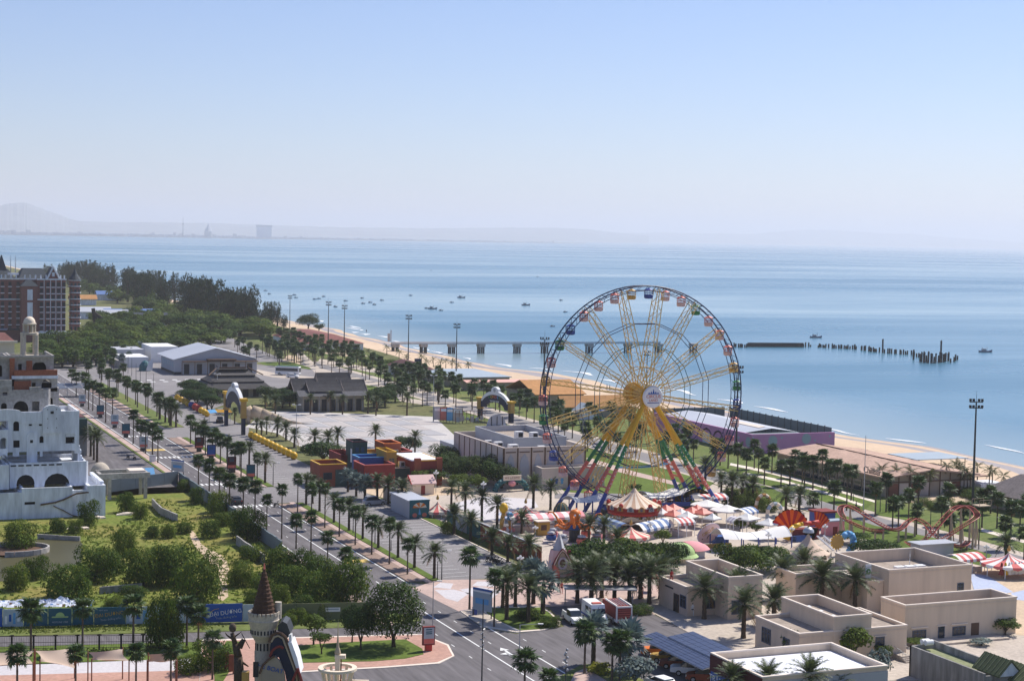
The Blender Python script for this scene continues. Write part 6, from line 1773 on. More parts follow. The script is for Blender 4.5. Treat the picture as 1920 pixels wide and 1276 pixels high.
def misc_fair():
 g=G(1052,985)
 t=thing('domed_kiosk','dark green domed kiosk with golden skirt roof','kiosk',(g.x,g.y,0))
 mb('gold').lathe([(1.2,0),(1.2,1.9)],10).build('wall',t);mb('cream').lathe([(2.2,2.0),(1.7,2.25),(1.4,2.3)],18).build('skirt_roof',t)
 mb('wall_green').lathe([(1.4*cos(pi/2*k/6),2.3+1.75*sin(pi/2*k/6))for k in range(6)]+[(.02,4.05)],18).build('dome',t,True)
 for k in range(9):
  a=2*pi*k/9
  mb('gold').path([(1.43*cos(pi/2*q/6)*cos(a),1.43*cos(pi/2*q/6)*sin(a),2.3+1.78*sin(pi/2*q/6))for q in range(7)],.04,4).build('dome_rib',t)
 mb('metal_dark').tube((0,0,4.0),(0,0,4.8),.08,.01,6).build('finial',t)
 g=G(1016,1002)
 t=thing('ticket_booth','mustard yellow ticket booth by the octopus ride','booth',(g.x,g.y,0));mb('wall_yellow').box(-1.1,1.1,-.8,.8,0,2.3).build('wall',t);mb('beige_trim').box(-1.25,1.25,-.95,.95,2.3,2.45).build('roof',t);mb('brown').box(-.5,.5,-.84,-.79,.9,1.8).build('counter_window',t)
 g=G(1182,1000)
 t=thing('arched_signboard','curved brown wooden signboard between carousel and striped tent','sign',(g.x,g.y,0))
 pl=[(-2.6,1.5),(2.6,1.5),(2.7,2.1),(1.5,2.35),(.8,2.7),(0,2.8),(-.8,2.7),(-1.5,2.35),(-2.7,2.1)];n=len(pl)
 mb('bird_tan').raw([(p[0],-.08,p[1])for p in pl]+[(p[0],.08,p[1])for p in pl],[tuple(range(n)),tuple(range(2*n-1,n-1,-1))]+[((k+1)%n,k,n+k,n+(k+1)%n)for k in range(n)]).build('board',t)
 mb('brown').box(-1.8,1.8,-.1,-.085,1.7,2.0).build('inset',t)
 for xx in(-2.6,2.6):mb('brown').tube((xx,0,0),(xx,0,1.6),.12,n=6).build('post',t)
 g=G(1328,1024)
 t=thing('oval_sign','big tilted oval pinkish sign with curved ochre letters','sign',(g.x,g.y,0))
 b=mb('pale_pink')
 o=mb('pale_pink').lathe([(.01,-.1),(1.0,-.1),(1.0,.1),(.01,.1)],28).build('board',t);o.scale=(2.1,1.35,1);o.rotation_euler=(R(90),R(-28),0);o.location=(0,0,2.2)
 o=mb('lilac').lathe([(1.0,-.12),(1.06,-.12),(1.06,.12),(1.0,.12)],28).build('edge',t);o.scale=(2.1,1.35,1);o.rotation_euler=(R(90),R(-28),0);o.location=(0,0,2.2)
 text('lettering','CIRCUS','gold',t,(-.15,-.14,2.45),(R(90),R(-28),0),.72,.03)
 text('lettering','US','gold',t,(-1.05,-.14,3.35),(R(90),R(-28),0),.8,.03)
 mb('brown').path([(-.4,-.14,1.3),(-.1,-.14,1.8),(.5,-.14,2.15),(.9,-.14,2.3)],.05,4).build('smile',t)
 for px_,pz_ in((-1.2,1.3),(1.35,2.9)):mb('brown').ball((px_,-.12,pz_),.11,7,5).build('stud',t)
 mb('metal_dark').lathe([(2.4,.3),(2.5,.45),(2.4,.6)],24,sy=.5).build('rail',t);mb('gold').box(-1.5,3.4,-1.6,-1.2,0,.7).build('base_wall',t)
 mb('royal').box(1.2,3.6,-.4,1.4,.3,1.6).build('rear_box',t)
 g=G(1275,1052)
 t=thing('green_dome','pale green domed roof beside the spreading trees','dome tent',(g.x,g.y,0));mb('cream').lathe([(2.2,0),(2.2,1.3)],20).build('wall',t)
 mb('lime').lathe([(2.35*cos(pi/2*k/6),1.3+1.75*sin(pi/2*k/6))for k in range(6)]+[(.02,3.05)],22).build('dome',t,True)
 mb('lime').lathe([(2.9,.9),(2.4,1.35)],22).build('brim',t)
 for k in range(7):
  a=2*pi*k/7+.3;mb('wall_green').path([(2.38*cos(pi/2*q/6)*cos(a),2.38*cos(pi/2*q/6)*sin(a),1.3+1.78*sin(pi/2*q/6))for q in range(7)],.03,4).build('dome_rib',t)
 g=G(1293,1044)
 t=thing('pink_roof','flattened rose pink domed roof behind the green one','dome tent',(g.x,g.y,0));mb('pink').lathe([(3.4,1.3),(2.9,1.8),(1.7,2.35),(.02,2.6)],18,sy=.7).build('canopy',t,True);mb('wall_grey').lathe([(2.6,0),(2.6,1.4)],16,sy=.6).build('wall',t)
 t2,r,ze,zt=tent(1514,1052,42,17,60,'tan cone tent with grey cap and scalloped wooden edge','tan_canvas','tan_canvas',20,'cone_tent',6,.5)
 mb('metal').lathe([(.02,zt+.5),(.5,zt+.42),(.85,zt),(.9,zt-.35)],14).build('cap',t2,True)
 for k in range(14):
  a=2*pi*k/14
  f=mb('brown' if k%2 else 'metal').raw([(-.5,0,-.45),(.5,0,-.45),(.35,0,.15),(0,0,.35),(-.35,0,.15)],[(0,1,2,3,4),(4,3,2,1,0)]).build('scallop',t2);f.location=(r*1.05*cos(a),r*1.05*sin(a),ze-.1);f.rotation_euler=(0,0,a+pi/2)
 g=G(1305,958)
 t=thing('arched_sign','blue grey arched metal sign at the foot of the wheel','sign',(g.x,g.y,0))
 pl=[(-2.6+5.2*k/10,2.5+.9*sin(pi*k/10))for k in range(11)];ql=[(x,z+.9)for x,z in pl]
 for(a,b_),(c,d)in zip(zip(pl,pl[1:]),zip(ql,ql[1:])):
  mb('roof_bluegrey').raw([(a[0],0,a[1]),(b_[0],0,b_[1]),(d[0],0,d[1]),(c[0],0,c[1])],[(0,1,2,3),(3,2,1,0)]).build('board',t)
 for k,ch in enumerate('HAPPY'):text('letter',ch,'wall_yellow',t,(-1.5+.75*k,-.06,2.9+.9*sin(pi*(1.1+.75*k)/5.2)),(R(90),0,0),.6,.02)
 for xx in(-2.4,2.4):mb('metal').tube((xx,.1,0),(xx,.1,2.9),.08,n=6).build('post',t)
 g=G(1266,950);t=thing('sunburst_wall','rust orange sunburst panel wall below the wheel','wall',(g.x,g.y,0));mb('rust').box(-1.6,3.2,0,.3,0,2.6).build('wall',t)
 b=mb('orange')
 for k in range(9):
  a0=pi*k/9;b.raw([(1.6,-.03,0.3),(1.6+2.2*cos(a0),-.03,.3+2.2*sin(a0)),(1.6+2.2*cos(a0+.2),-.03,.3+2.2*sin(a0+.2))],[(0,1,2),(2,1,0)])
 b.build('ray',t)
 g=G(1500,1012)
 t=thing('shell_ride','red fan shell fairground ride with curved yellow horn arm','fairground ride',(g.x,g.y,0))
 for(cx,cy_,a0,a1,r,lift)in((-1.2,1.0,.45,2.75,3.7,1.3),(3.2,.4,.5,1.6,3.4,1.2)):
  n=10
  for k in range(n):
   u,v=a0+(a1-a0)*k/n,a0+(a1-a0)*(k+1)/n
   mb('red' if k%2 else 'orange').raw([(cx+.8*cos(u),cy_,lift+.8*sin(u)),(cx+r*cos(u),cy_+.35,lift+r*sin(u)),(cx+(r+.25)*cos((u+v)/2),cy_+.35,lift+(r+.25)*sin((u+v)/2)),(cx+r*cos(v),cy_+.35,lift+r*sin(v)),(cx+.8*cos(v),cy_,lift+.8*sin(v)),(cx+1.5*cos(u),cy_+.9,lift+1.5*sin(u))],[(0,1,2,3,4),(4,3,2,1,0)]).build('fan_blade',t)
 mb('red').path([(.0,-.6,2.9),(1.6,-.6,2.9),(3.2,-.5,3.0)],.4,7).build('beam',t,True)
 for i,(p,q)in enumerate(zip([(-3.2,-.8,.4),(-2.9,-.8,1.5),(-1.8,-.8,2.5),(-.6,-.7,2.8)],[(-2.9,-.8,1.5),(-1.8,-.8,2.5),(-.6,-.7,2.8),(.4,-.6,2.9)])):mb('yellow').tube(p,q,.55-.06*i,.5-.06*i,9).build('horn_segment',t,True)
 mb('wall_red').box(-1.6,3.6,-.2,1.4,0,1.9).build('base_wall',t);mb('orange').raw([(.2,-.3,.3),(2.6,-.3,.2),(3.4,-.3,1.9),(1.4,-.3,2.3)],[(0,1,2,3),(3,2,1,0)]).build('flame_panel',t)
 mb('royal').box(-1.8,1.2,-1.7,-.4,0,.9).build('ride_car',t)
 g=G(1549,992);t=thing('dark_ride_box','navy box with red roof edge behind the shell ride','building',(g.x,g.y,0));mb('blue').box(-1.6,1.8,0,3,0,2.9).build('wall',t);mb('wall_red').box(-1.8,2.0,-.2,3.2,2.9,3.2).build('roof',t)
 g=G(1567,1003);t=thing('pink_box','pink painted booth beside the coaster drop','booth',(g.x,g.y,0));mb('pink').box(-1.7,1.7,0,2,0,2.4).build('wall',t);mb('wall_red').box(-.6,.3,-.05,.01,0,1.5).build('door',t);mb('roof_bluegrey').box(-1.8,1.8,-.1,2.1,2.4,2.55).build('roof',t)
 g=G(1588,1040);t=thing('blue_hook_slide','big blue hook shaped slide by the beige hall block','slide',(g.x,g.y,0))
 b=mb('sky_blue')
 pts=[(-.9,0,2.9),(-.2,0,3.5),(.7,0,3.3),(1.2,0,2.4),(1.0,0,1.2),(.2,0,.5)]
 for p,q in zip(pts,pts[1:]):b.tube(p,q,.55,.5,9)
 b.build('slide_tube',t,True)
 g=G(1569,1042);t=thing('medal_sign','round golden medal shaped sign with tooth edge','sign',(g.x,g.y,0))
 o=mb('gold').lathe([(.01,-.1),(1.1,-.1),(1.1,.1),(.01,.1)],20).build('disc',t);o.rotation_euler=(R(90),0,0);o.location=(0,0,2.3)
 for k in range(14):mb('yellow').ball((1.15*cos(2*pi*k/14),0,2.3+1.15*sin(2*pi*k/14)),.16,6,4).build('tooth',t)
 mb('metal').tube((0,.1,0),(0,.1,1.3),.1,n=6).build('post',t)
 g=G(1540,1030);t=thing('white_ramp','pair of white ramp rails beside the tan cone tent','ramp',(g.x,g.y,0))
 for dx in(0,1.2):mb('white').raw([(dx-1,0,2.4),(dx-.7,0,2.4),(dx+1.5,-1.5,.2),(dx+1.2,-1.5,.2),(dx-1,0,2.2),(dx-.7,0,2.2),(dx+1.5,-1.5,0),(dx+1.2,-1.5,0)],[(0,3,2,1),(0,1,5,4),(1,2,6,5),(2,3,7,6),(3,0,4,7)]).build('rail',t)
 for px,py,m,lb in((1431,958,'roof_orange','striped rust arch ornament left of the date palms by the beach road'),(1452,975,'roof_bluegrey','pale blue half arch ornament on the funfair edge')):
  g=G(px,py);t=thing('arch_ornament',lb,'ornament',(g.x,g.y,0))
  for k in range(7):
   a0,a1=pi*k/7,pi*(k+1)/7
   mb(m if k%2 else 'cream').tube((1.5*cos(a0),0,1.2+1.9*sin(a0)),(1.5*cos(a1),0,1.2+1.9*sin(a1)),.35,n=6).build('arch_band',t)
  for xx in(-1.5,1.5):mb(m).tube((xx,0,0),(xx,0,1.2),.35,n=6).build('leg',t)
 g=G(958,920);t=thing('welcome_arch','dark green park arch with cream and pink emblem near the date palms','gate',(g.x,g.y,0))
 b=mb('teal')
 for k in range(10):
  a0,a1=pi*k/10,pi*(k+1)/10;b.tube((3.4*cos(a0),0,2.4*sin(a0)),(3.4*cos(a1),0,2.4*sin(a1)),.6,n=6)
 b.build('arch',t,True);mb('cream').box(-1.9,1.9,-.7,-.4,2.2,3.2).build('name_board',t)
 for k,ch in enumerate('WELCOME'):text('letter',ch,'wall_red',t,(-1.35+.45*k,-.73,2.7),(R(90),0,0),.5,.01)
 o=mb('pink').ball((0,-.5,1.6),.8,12,8,.8).build('emblem',t,True)
misc_fair()
def coaster():
 CS=.66
 P=[(1655,1016,3.0),(1622,1012,3.2),(1585,1016,6.0),(1574,1010,7.2),(1577,1003,7.6),(1590,1001,7.6),(1610,1006,6.8),(1640,1012,5.0),(1670,1016,3.6),(1690,1015,3.6),(1700,1010,4.4),(1715,1006,4.9),(1733,1010,4.2),(1752,1020,2.5),(1780,1030,1.6),(1805,1034,1.6),(1815,1028,2.0)]
 Q=[(1728,1028,1.6),(1745,1026,3.6),(1765,1022,6.4),(1785,1018,8.8),(1800,1016,9.4),(1815,1017,9.3),(1827,1022,8.6),(1829,1027,8.0),(1815,1030,7.0),(1795,1031,5.4),(1775,1032,3.6),(1758,1034,2.2),(1740,1036,1.6),(1715,1034,1.5),(1700,1028,1.8)]
 t=thing('roller_coaster','red tracked roller coaster with one tall hill and tan supports','roller coaster',(0,0,0))
 for L in(P,Q):
  pts=[Vector((G(a,b).x,G(a,b).y,z*CS))for a,b,z in L]
  fine=[]
  for i in range(len(pts)-1):
   p0,p1,p2,p3=pts[max(0,i-1)],pts[i],pts[i+1],pts[min(len(pts)-1,i+2)]
   for k in range(6):
    u=k/6
    fine.append(.5*((2*p1)+(p2-p0)*u+(2*p0-5*p1+4*p2-p3)*u*u+(3*p1-p0-3*p2+p3)*u**3))
  fine.append(pts[-1])
  rails=([],[])
  ties=mb('wall_red')
  for i,p in enumerate(fine):
   d=(fine[min(i+1,len(fine)-1)]-fine[max(i-1,0)]);d.z=0;d.normalize()
   s=Vector((-d.y,d.x,0))*.5
   rails[0].append(p+s);rails[1].append(p-s)
   ties.tube(p+s*1.0,p-s*1.0,.06,n=4).tube(p+s,p-Vector((0,0,.35)),.04,n=4,cap=False).tube(p-s,p-Vector((0,0,.35)),.04,n=4,cap=False)
  for r in rails:mb('coral').path(r,.065,5).build('rail',t)
  mb('wall_red').path([p-Vector((0,0,.35))for p in fine],.09,5).build('spine',t)
  ties.build('ties',t)
  for i in range(3,len(fine),7):
   p=fine[i]
   if p.z>1.2:
    mb('bird_tan').tube((p.x,p.y,0),(p.x,p.y,p.z-.4),.2,.16,7).build('support',t)
    if p.z>4.5:mb('bird_tan').tube((p.x+1.6,p.y+1.2,0),(p.x,p.y,p.z-1),.12,n=6).build('brace',t)
 g=G(1836,1016)
 mb('bird_tan').box(g.x-1.0,g.x+1.4,g.y-1.0,g.y+1.0,6.2,6.35).build('maintenance_deck',t)
 r=mb('bird_tan')
 for dx in(-1,1.4):
  for dy in(-1,1):r.tube((g.x+dx,g.y+dy,6.35),(g.x+dx,g.y+dy,7.3),.04,n=4)
 for dy in(-1,1):r.tube((g.x-1,g.y+dy,7.3),(g.x+1.4,g.y+dy,7.3),.04,n=4)
 r.build('deck_railing',t)
 g=G(1750,1044);mb('wall_grey').box(g.x-3,g.x+3.5,g.y-.5,g.y+2,0,2.2).build('station_wall',t);mb('metal').box(g.x-3.4,g.x+4,g.y-1,g.y+2.4,2.2,2.35).build('station_roof',t)
coaster()
def park_wall():
 t=thing('mural_wall','long park boundary wall of rust red mural panels along the parking road','wall',(0,0,0))
 n=24
 a,c=Vector((100.6,305,0)),Vector((103.6,237,0))
 for k in range(n):
  p,q=a.lerp(c,k/n),a.lerp(c,(k+.97)/n)
  m='wall_pink' if k<5 else 'wall_grey' if k in(5,6,12,13)else 'teal' if k in(11,14,15)else 'wall_rust' if k>15 else 'wall_pink'
  if k in(7,8,9,10):continue
  pn=mb(m).raw([(p.x,p.y,0),(q.x,q.y,0),(q.x,q.y,2.7),(p.x,p.y,2.7),(p.x+.25,p.y,0),(q.x+.25,q.y,0),(q.x+.25,q.y,2.7),(p.x+.25,p.y,2.7)],[(0,1,2,3),(7,6,5,4),(3,2,6,7),(0,3,7,4),(1,5,6,2)]).build('wall_panel',t)
  mb('wall_grey').raw([(p.x-.06,p.y,2.7),(q.x-.06,q.y,2.7),(q.x-.06,q.y,2.82),(p.x-.06,p.y,2.82),(p.x+.31,p.y,2.82),(q.x+.31,q.y,2.82)],[(0,1,2,3),(3,2,5,4)]).build('coping',pn)
  if k>15:
   m2=p.lerp(q,.5)
   for j in range(3):
    y_=p.y+(q.y-p.y)*(.2+.3*j)
    xx=p.x+(q.x-p.x)*(.2+.3*j)-.012
    b=mb(('white','coral','pink')[(j+k)%3]);r=.16+.1*((j*7+k*3)%3)
    z=.9+.45*((k+2*j)%3)
    b.face([(xx,y_+r*cos(2*pi*i/8),z+r*1.3*sin(2*pi*i/8))for i in range(8)][::-1]);b.build('mural_figure',pn)
 sheet('wall_verge',[(100.1,305),(101.4,305),(104.2,237),(102.4,237),(100.4,262)],'lawn',.10)
 L=gpt(762,975,0);R_=gpt(806,968,0)
 t=thing('ticket_house','teal ticket house with painted parasol mural and grey roof','building',(0,0,0))
 y0=(L.y+R_.y)/2;x0,x1=OnY(768,972,y0)[0],OnY(805,970,y0)[0]
 mb('wall_grey').box(x0,x0+.2,y0+.2,y0+10.5,0,3.0).build('wall',t);mb('teal').box(x0,x1,y0,y0+.2,0,3.3).box(x1-.2,x1,y0+.2,y0+10.5,0,3.0).build('wall',t)
 mb('steel_roof').box(x0-.2,x1+.2,y0+.2,y0+11,3.0,3.2).build('roof',t)
 b=MB()
 xm=(x0+x1)/2
 for k in range(6):
  a0,a1=pi*k/6,pi*(k+1)/6
  b.mat('orange' if k%2 else 'cream').raw([(xm,y0-.02,1.9),(xm+1.3*cos(a0),y0-.02,1.9+.95*sin(a0)),(xm+1.3*cos(a1),y0-.02,1.9+.95*sin(a1))],[(0,1,2)])
 b.mat('sky_blue').raw([(xm-.25,y0-.02,.7),(xm+.25,y0-.02,.7),(xm,y0-.02,1.9)],[(0,1,2)])
 for dx in(-.9,.9):b.mat('coral').raw([(xm+dx+.45*cos(2*pi*i/10),y0-.025,.6+.4*sin(2*pi*i/10))for i in range(10)],[tuple(range(10))])
 b.build('mural',t)
 g=G(787,925);t=thing('garden_hut','small cream hut with terracotta pink gabled roof','hut',(g.x,g.y,0));mb('cream').box(-2,2.4,-1.6,2,0,2.3).build('wall',t);mb('pale_pink').tri_prism(-2,2.4,-1.6,2,2.3,3.5,'x',.35).build('roof',t);mb('red').tube((-2.4,.2,3.65),(-2.4,-1.9,2.2),.14,n=5).build('verge_trim',t);mb('wall_red').box(-.3,.5,-1.66,-1.59,.1,1.8).build('door',t)
 for px,py,lb in((700,902,'low clipped green hedge by the red brown painted house'),(620,897,'low clipped green hedge in front of the green corner panel')):
  g=G(px,py)
  tag(leaf_hedge(g),lb,'hedge')
def leaf_hedge(g):
 b=mb('leaf_mid');rnd=random.Random(int(g.x*10))
 for k in range(420):
  x,y,z=rnd.uniform(-2.3,2.3),rnd.uniform(-.6,.6),rnd.uniform(.1,1.1)
  if rnd.random()<.6:z=1.05+rnd.uniform(-.08,.1)
  d=Vector((rnd.uniform(-1,1),rnd.uniform(-1,1),rnd.uniform(-.4,1))).normalized()*.12;s=d.cross(Vector((.3,.5,1))).normalized()*.09
  p=Vector((x,y,z));b.raw([p-d,p-s,p+d,p+s],[(0,1,2,3)])
 return b.build('hedge',None,False,(g.x,g.y,0))
park_wall()
def OnD(px,py,d):
 r=ray(px,py);k=d/(r.x*sin(HEAD)+r.y*cos(HEAD));return Vector((r.x*k,r.y*k,H+r.z*k))
def castle():
 d=168.0
 s=d/F
 base=OnD(493,1290,d);t=thing('castle_tower','stone castle turret with tall brown cone roof and arched windows','tower',(base.x,base.y,0),-HEAD)
 z=lambda py:OnD(490,py,d).z
 r=lambda q:q*s
 prof=[(r(16.5),0),(r(16),z(1240)),(r(15.6),z(1202)),(r(17.5),z(1198)),(r(22.5),z(1190)),(r(24.5),z(1187.5)),(r(24.5),z(1186.5)),(r(24),z(1186)),(r(25),z(1175)),(r(26.5),z(1171)),(r(29),z(1163)),(r(29.8),z(1160)),(r(28.5),z(1158.5)),(r(29),z(1150))]
 mb('stone').lathe(prof,28).build('shaft',t)
 for k in range(11):
  a=-2.9+.26*k
  x,y=r(24.4)*cos(a),r(24.4)*sin(a)
  o=mb('dark').box(-.075,.075,-.04,.04,0,.42).build('arched_window',t);o.location=(x,y,z(1185));o.rotation_euler=(0,0,a+pi/2)
 for k in range(5):
  a=-2.6+.42*k
  o=mb('dark').box(-.08,.08,-.04,.04,0,.72).build('slit_window',t);o.location=(r(15.8)*cos(a),r(15.8)*sin(a),z(1216));o.rotation_euler=(0,0,a+pi/2)
 for k in range(22):
  a=2*pi*k/22
  o=mb('stone').box(-.15,.15,-.07,.07,0,.3).build('merlon',t);o.location=(r(28.6)*cos(a),r(28.6)*sin(a),z(1150.5));o.rotation_euler=(0,0,a+pi/2)
 blk=mb('stone').box(-.17,.17,-.025,.025,0,.17).mesh('stone')
 for row in range(14):
  zz=z(1221)-.2*row
  for k in range(8):
   a=-pi*.98+pi*.96*(k+.5*(row%2))/8
   if(row*7+k*3)%5==0:continue
   inst('stone',blk,t,(r(16)*cos(a),r(16)*sin(a),zz),(0,0,a+pi/2))
 cr=mb('cone_brown').lathe([(r(23),z(1149)),(r(16),z(1122)),(r(9),z(1094)),(r(2.6),z(1070)),(.03,z(1060))],12).build('cone_roof',t)
 for k in range(11):
  zz=z(1148)+(z(1068)-z(1148))*k/11;rr=r(23)*(1-k/11)+r(2.6)*k/11
  mb('cone_brown').lathe([(rr+.05,zz),(rr+.02,zz+.12),(rr-.03,zz+.16)],12).build('shingle_course',cr)
 mb('coral').tube((0,0,z(1066)),(0,0,z(1055)),.14,.05,6).build('finial',t);mb('metal_dark').tube((0,0,z(1056)),(0,0,z(1035)),.03,n=5).build('spike',t)
 mb('stone').tube((r(26),r(10),z(1160)),(r(26),r(10),z(1129)),r(6.5),n=12).build('chimney',t)
 mb('white').box(r(-28),r(-25),-.15,.15,z(1151),z(1147)).build('perch',t)
 b0=OnD(538,1290,d-2)
 f=thing('pirate_facade','navy and cream arched theme facade with a painted name, beside the turret','building',(b0.x,b0.y,0),-HEAD)
 def pz(py):return OnD(530,py,d-2).z
 def px_(p):return(p-538)*(d-2)/F
 def plate(m,pts,y,th,nm):
  q=[(px_(a),pz(b))for a,b in pts];n=len(q)
  ar=sum(q[i][0]*q[(i+1)%n][1]-q[(i+1)%n][0]*q[i][1]for i in range(n))
  if ar<0:q=q[::-1]
  o=mb(m).raw([(a,y,b)for a,b in q]+[(a,y+th,b)for a,b in q],[tuple(range(n)),tuple(range(2*n-1,n-1,-1))]+[((k+1)%n,k,n+k,n+(k+1)%n)for k in range(n)])
  return o.build(nm,f)
 plate('wall_tan',[(486,1300),(488,1265),(494,1247),(504,1235),(514,1230),(524,1240),(532,1262),(538,1300)],0,.5,'name_arch')
 plate('navy',[(502,1240),(504,1210),(512,1192),(524,1188),(535,1200),(545,1228),(556,1262),(562,1300),(540,1300),(532,1262),(520,1234)],.6,.4,'navy_wall')
 plate('metal_dark',[(516,1186),(518,1174),(526,1168),(534,1172),(541,1190),(535,1200),(524,1188)],.9,2.6,'hood')
 plate('white_roof',[(538,1205),(545,1203),(556,1232),(563,1262),(556,1256),(546,1228)],.2,2.5,'pale_cladding')
 plate('white',[(539,1192),(544,1190),(545,1203),(540,1205)],.4,.8,'chimney_stub')
 for m,pts,y,w_ in(('brown',[(502,1206),(506,1194),(514,1188),(524,1188),(533,1196),(545,1228),(558,1265),(564,1300)],.5,.16),('bird_tan',[(506,1205),(511,1196),(519,1193),(528,1198),(540,1228),(554,1264),(558,1300)],.45,.1),('wall_red',[(504,1232),(508,1221),(516,1214),(524,1212),(530,1216)],.3,.14),('brown',[(486,1262),(492,1246),(502,1236),(514,1229)],-.1,.12),('wall_red',[(548,1276),(558,1252),(566,1276)],.1,.14)):
  mb(m).path([(px_(a),y,pz(b))for a,b in pts],w_,6).build('arch_trim',f)
 text('lettering','THE BOAT','sign_blue',f,(px_(503),-.05,pz(1252)),(R(90),R(14),0),.62,.02)
 mb('dark').box(px_(474),px_(484),-.3,-.1,pz(1268),pz(1240)).build('doorway',f);mb('gold').box(px_(456),px_(468),-1.4,-.6,pz(1280),pz(1254)).build('crate_stack',f)
 b1=OnD(437,1290,d);w2=thing('driftwood_tree','bare grey carved tree with twisted arms left of the castle turret','sculpture',(b1.x,b1.y,0),-HEAD)
 def q(px,py,y=0.0):return((px-437)*s,y,OnD(437,py,d).z)
 br=mb('bark')
 for(a,c,r0,r1)in((q(450,1290),q(446,1230),1.0,.7),(q(446,1230),q(440,1206),.7,.5),(q(440,1206),q(434,1186),.45,.32),(q(436,1198),q(424,1190),.22,.12),(q(424,1190),q(421,1185),.12,.05),(q(440,1192),q(452,1183),.14,.05),(q(447,1236),q(466,1248),.3,.1),(q(446,1244),q(440,1246),.3,.1),(q(448,1212),q(456,1198),.55,.35),(q(452,1186),q(468,1214),.08,.06)):br.tube(a,c,r0*.62,r1*.62,8)
 br.build('twisted_trunk',w2,True);mb('bark_pale').ball(q(435,1176),.38,9,7,1.25).build('lantern_pod',w2,True)
 for k,px in enumerate((398,404,411,418,425,432,440)):
  g=G(px,1240+4*k);mb('rust').box(g.x-.22,g.x+.22,g.y-.12,g.y+.12,0,2.3-.12*(k%3)).build('stockade_post',stock)
stock=thing('log_stockade','short dark log stockade between palms and the castle turret','fence',(0,0,0))
castle()
def crows_nest():
 d=160.0;s=d/F
 b0=OnD(632,1310,d);t=thing('ship_crows_nest','cream wooden ship mast with round railed crows nest','mast',(b0.x,b0.y,0),-HEAD)
 z=lambda py:OnD(632,py,d).z
 zc=z(1252)
 mb('cream').lathe([(28*s,zc-.12),(37*s,zc-.12),(37*s,zc+.12),(28*s,zc+.12),(28*s,zc-.12)],28).build('ring_rail',t)
 mb('cream').lathe([(.3,z(1288)),(24*s,z(1288)),(26*s,z(1284)),(20*s,z(1283)),(.3,z(1283))],22).build('floor',t)
 for k in range(12):
  a=2*pi*k/12
  mb('cream').tube((22*s*cos(a),22*s*sin(a),z(1288)),(31*s*cos(a),31*s*sin(a),zc),.16,.13,6).build('stanchion',t)
 mb('cream').box(-.22,.22,-.22,.22,0,z(1226)).build('mast_post',t);mb('cream').box(-.25,.75,-.3,.3,z(1233),z(1226)).build('mast_cap',t)
 mb('bird_tan').lathe([(.26,z(1226)),(.3,z(1222)),(.22,z(1216)),(.14,z(1212)),(.08,z(1195)),(.05,z(1190)),(.03,z(1165))],8).build('topmast',t)
 mb('rust').tube((.35,-.5,z(1300)),(.35,-.1,z(1228)),.09,.06,6).build('spar',t)
 for p in((30,1262),(28,1258)):mb('metal_dark').tube((p[0]*s,0,z(p[1])),(p[0]*s+.5,0,z(1300)),.015,n=4).build('rope',t)
 mb('cream').box(-.2,60*s,-.15,.15,z(1277),z(1273)).build('yard',t)
crows_nest()
def billboards():
 t=thing('billboard_hoarding','long roadside hoarding of printed panels in blue, teal and olive','billboard',(0,0,0))
 top=[(-60,'sign_blue'),(5,'sign_pale'),(44,'sign_teal'),(90,'sign_teal'),(135,'sign_teal'),(176,'sign_teal'),(236,'sign_pale'),(300,'sign_pale'),(345,'sign_pale'),(378,'sign_blue'),(455,'sign_pale'),(500,'sign_olive'),(555,'sign_olive'),(600,'sign_olive'),(650,'sign_olive'),(700,None)]
 yb=lambda px:1178-(px+60)*.022
 n=0
 for(pa,m),(pb,_)in zip(top,top[1:]):
  a,c=G(pa,yb(pa)),G(pb,yb(pb))
  d=c-a;L=d.length;rz=atan2(d.y,d.x)
  o=thing_part=bpy.data.objects.new('panel_frame',None);COL.objects.link(o);o.parent=t;o.location=a;o.rotation_euler=(0,0,rz)
  h=2.35+(.15 if m=='sign_blue' else 0)
  mb(m).box(.03,L-.03,-.05,.05,.15,h).build('panel',o)
  for xx in(.06,L/2):mb('metal_dark').tube((xx,.2,0),(xx,.2,h),.06,n=5).build('post',o)
  def tx(sv,mm,x,z,sz,rot=0):text('lettering',sv,mm,o,(x,-.06,z),(R(90),R(-rot),0),sz,.012)
  if pa==378:
   tx('ĐẠI DƯƠNG','white',L*.58,1.35,.72,7);tx('Thiên đường biển','roof_bluegrey',L*.6,.75,.36,6);mb('yellow').path([(L*.22,-.07,1.5),(L*.3,-.07,1.8),(L*.42,-.07,1.92)],.03,4).build('swash',o)
  if pa==176:
   tx('ĐẠI DƯƠNG','wall_yellow',L*.48,1.45,.62,7);tx('Thiên đường biển','roof_bluegrey',L*.52,.85,.34,6);tx('hành trình','sign_pale',L*.3,2.0,.25,0)
  if pa==90:
   b=mb('lime');b.raw([(L*.5+.55*cos(pi*k/10),-.065,1.35+.5*sin(pi*k/10))for k in range(11)],[tuple(range(11))]);b.box(L*.5-1.0,L*.5+1.0,-.07,-.06,1.18,1.34);b.build('emblem',o)
   tx('HOTLINE 1900','sign_pale',L*.5,.6,.3)
  if pa in(5,300,345,236):
   for k in range(4):mb(('white','sign_blue','sky_blue','white')[k]).box(L*(.1+.2*k),L*(.22+.2*k),-.066,-.055,.5+.3*(k%2),1.5+.2*(k%3)).build('print',o)
  if pa==600:mb('white').box(L*.2,L*.75,-.07,-.055,1.2,1.75).build('notice',o);mb('roof_bluegrey').box(L*.25,L*.7,-.08,-.072,1.45,1.6).build('notice_text',o)
billboards()
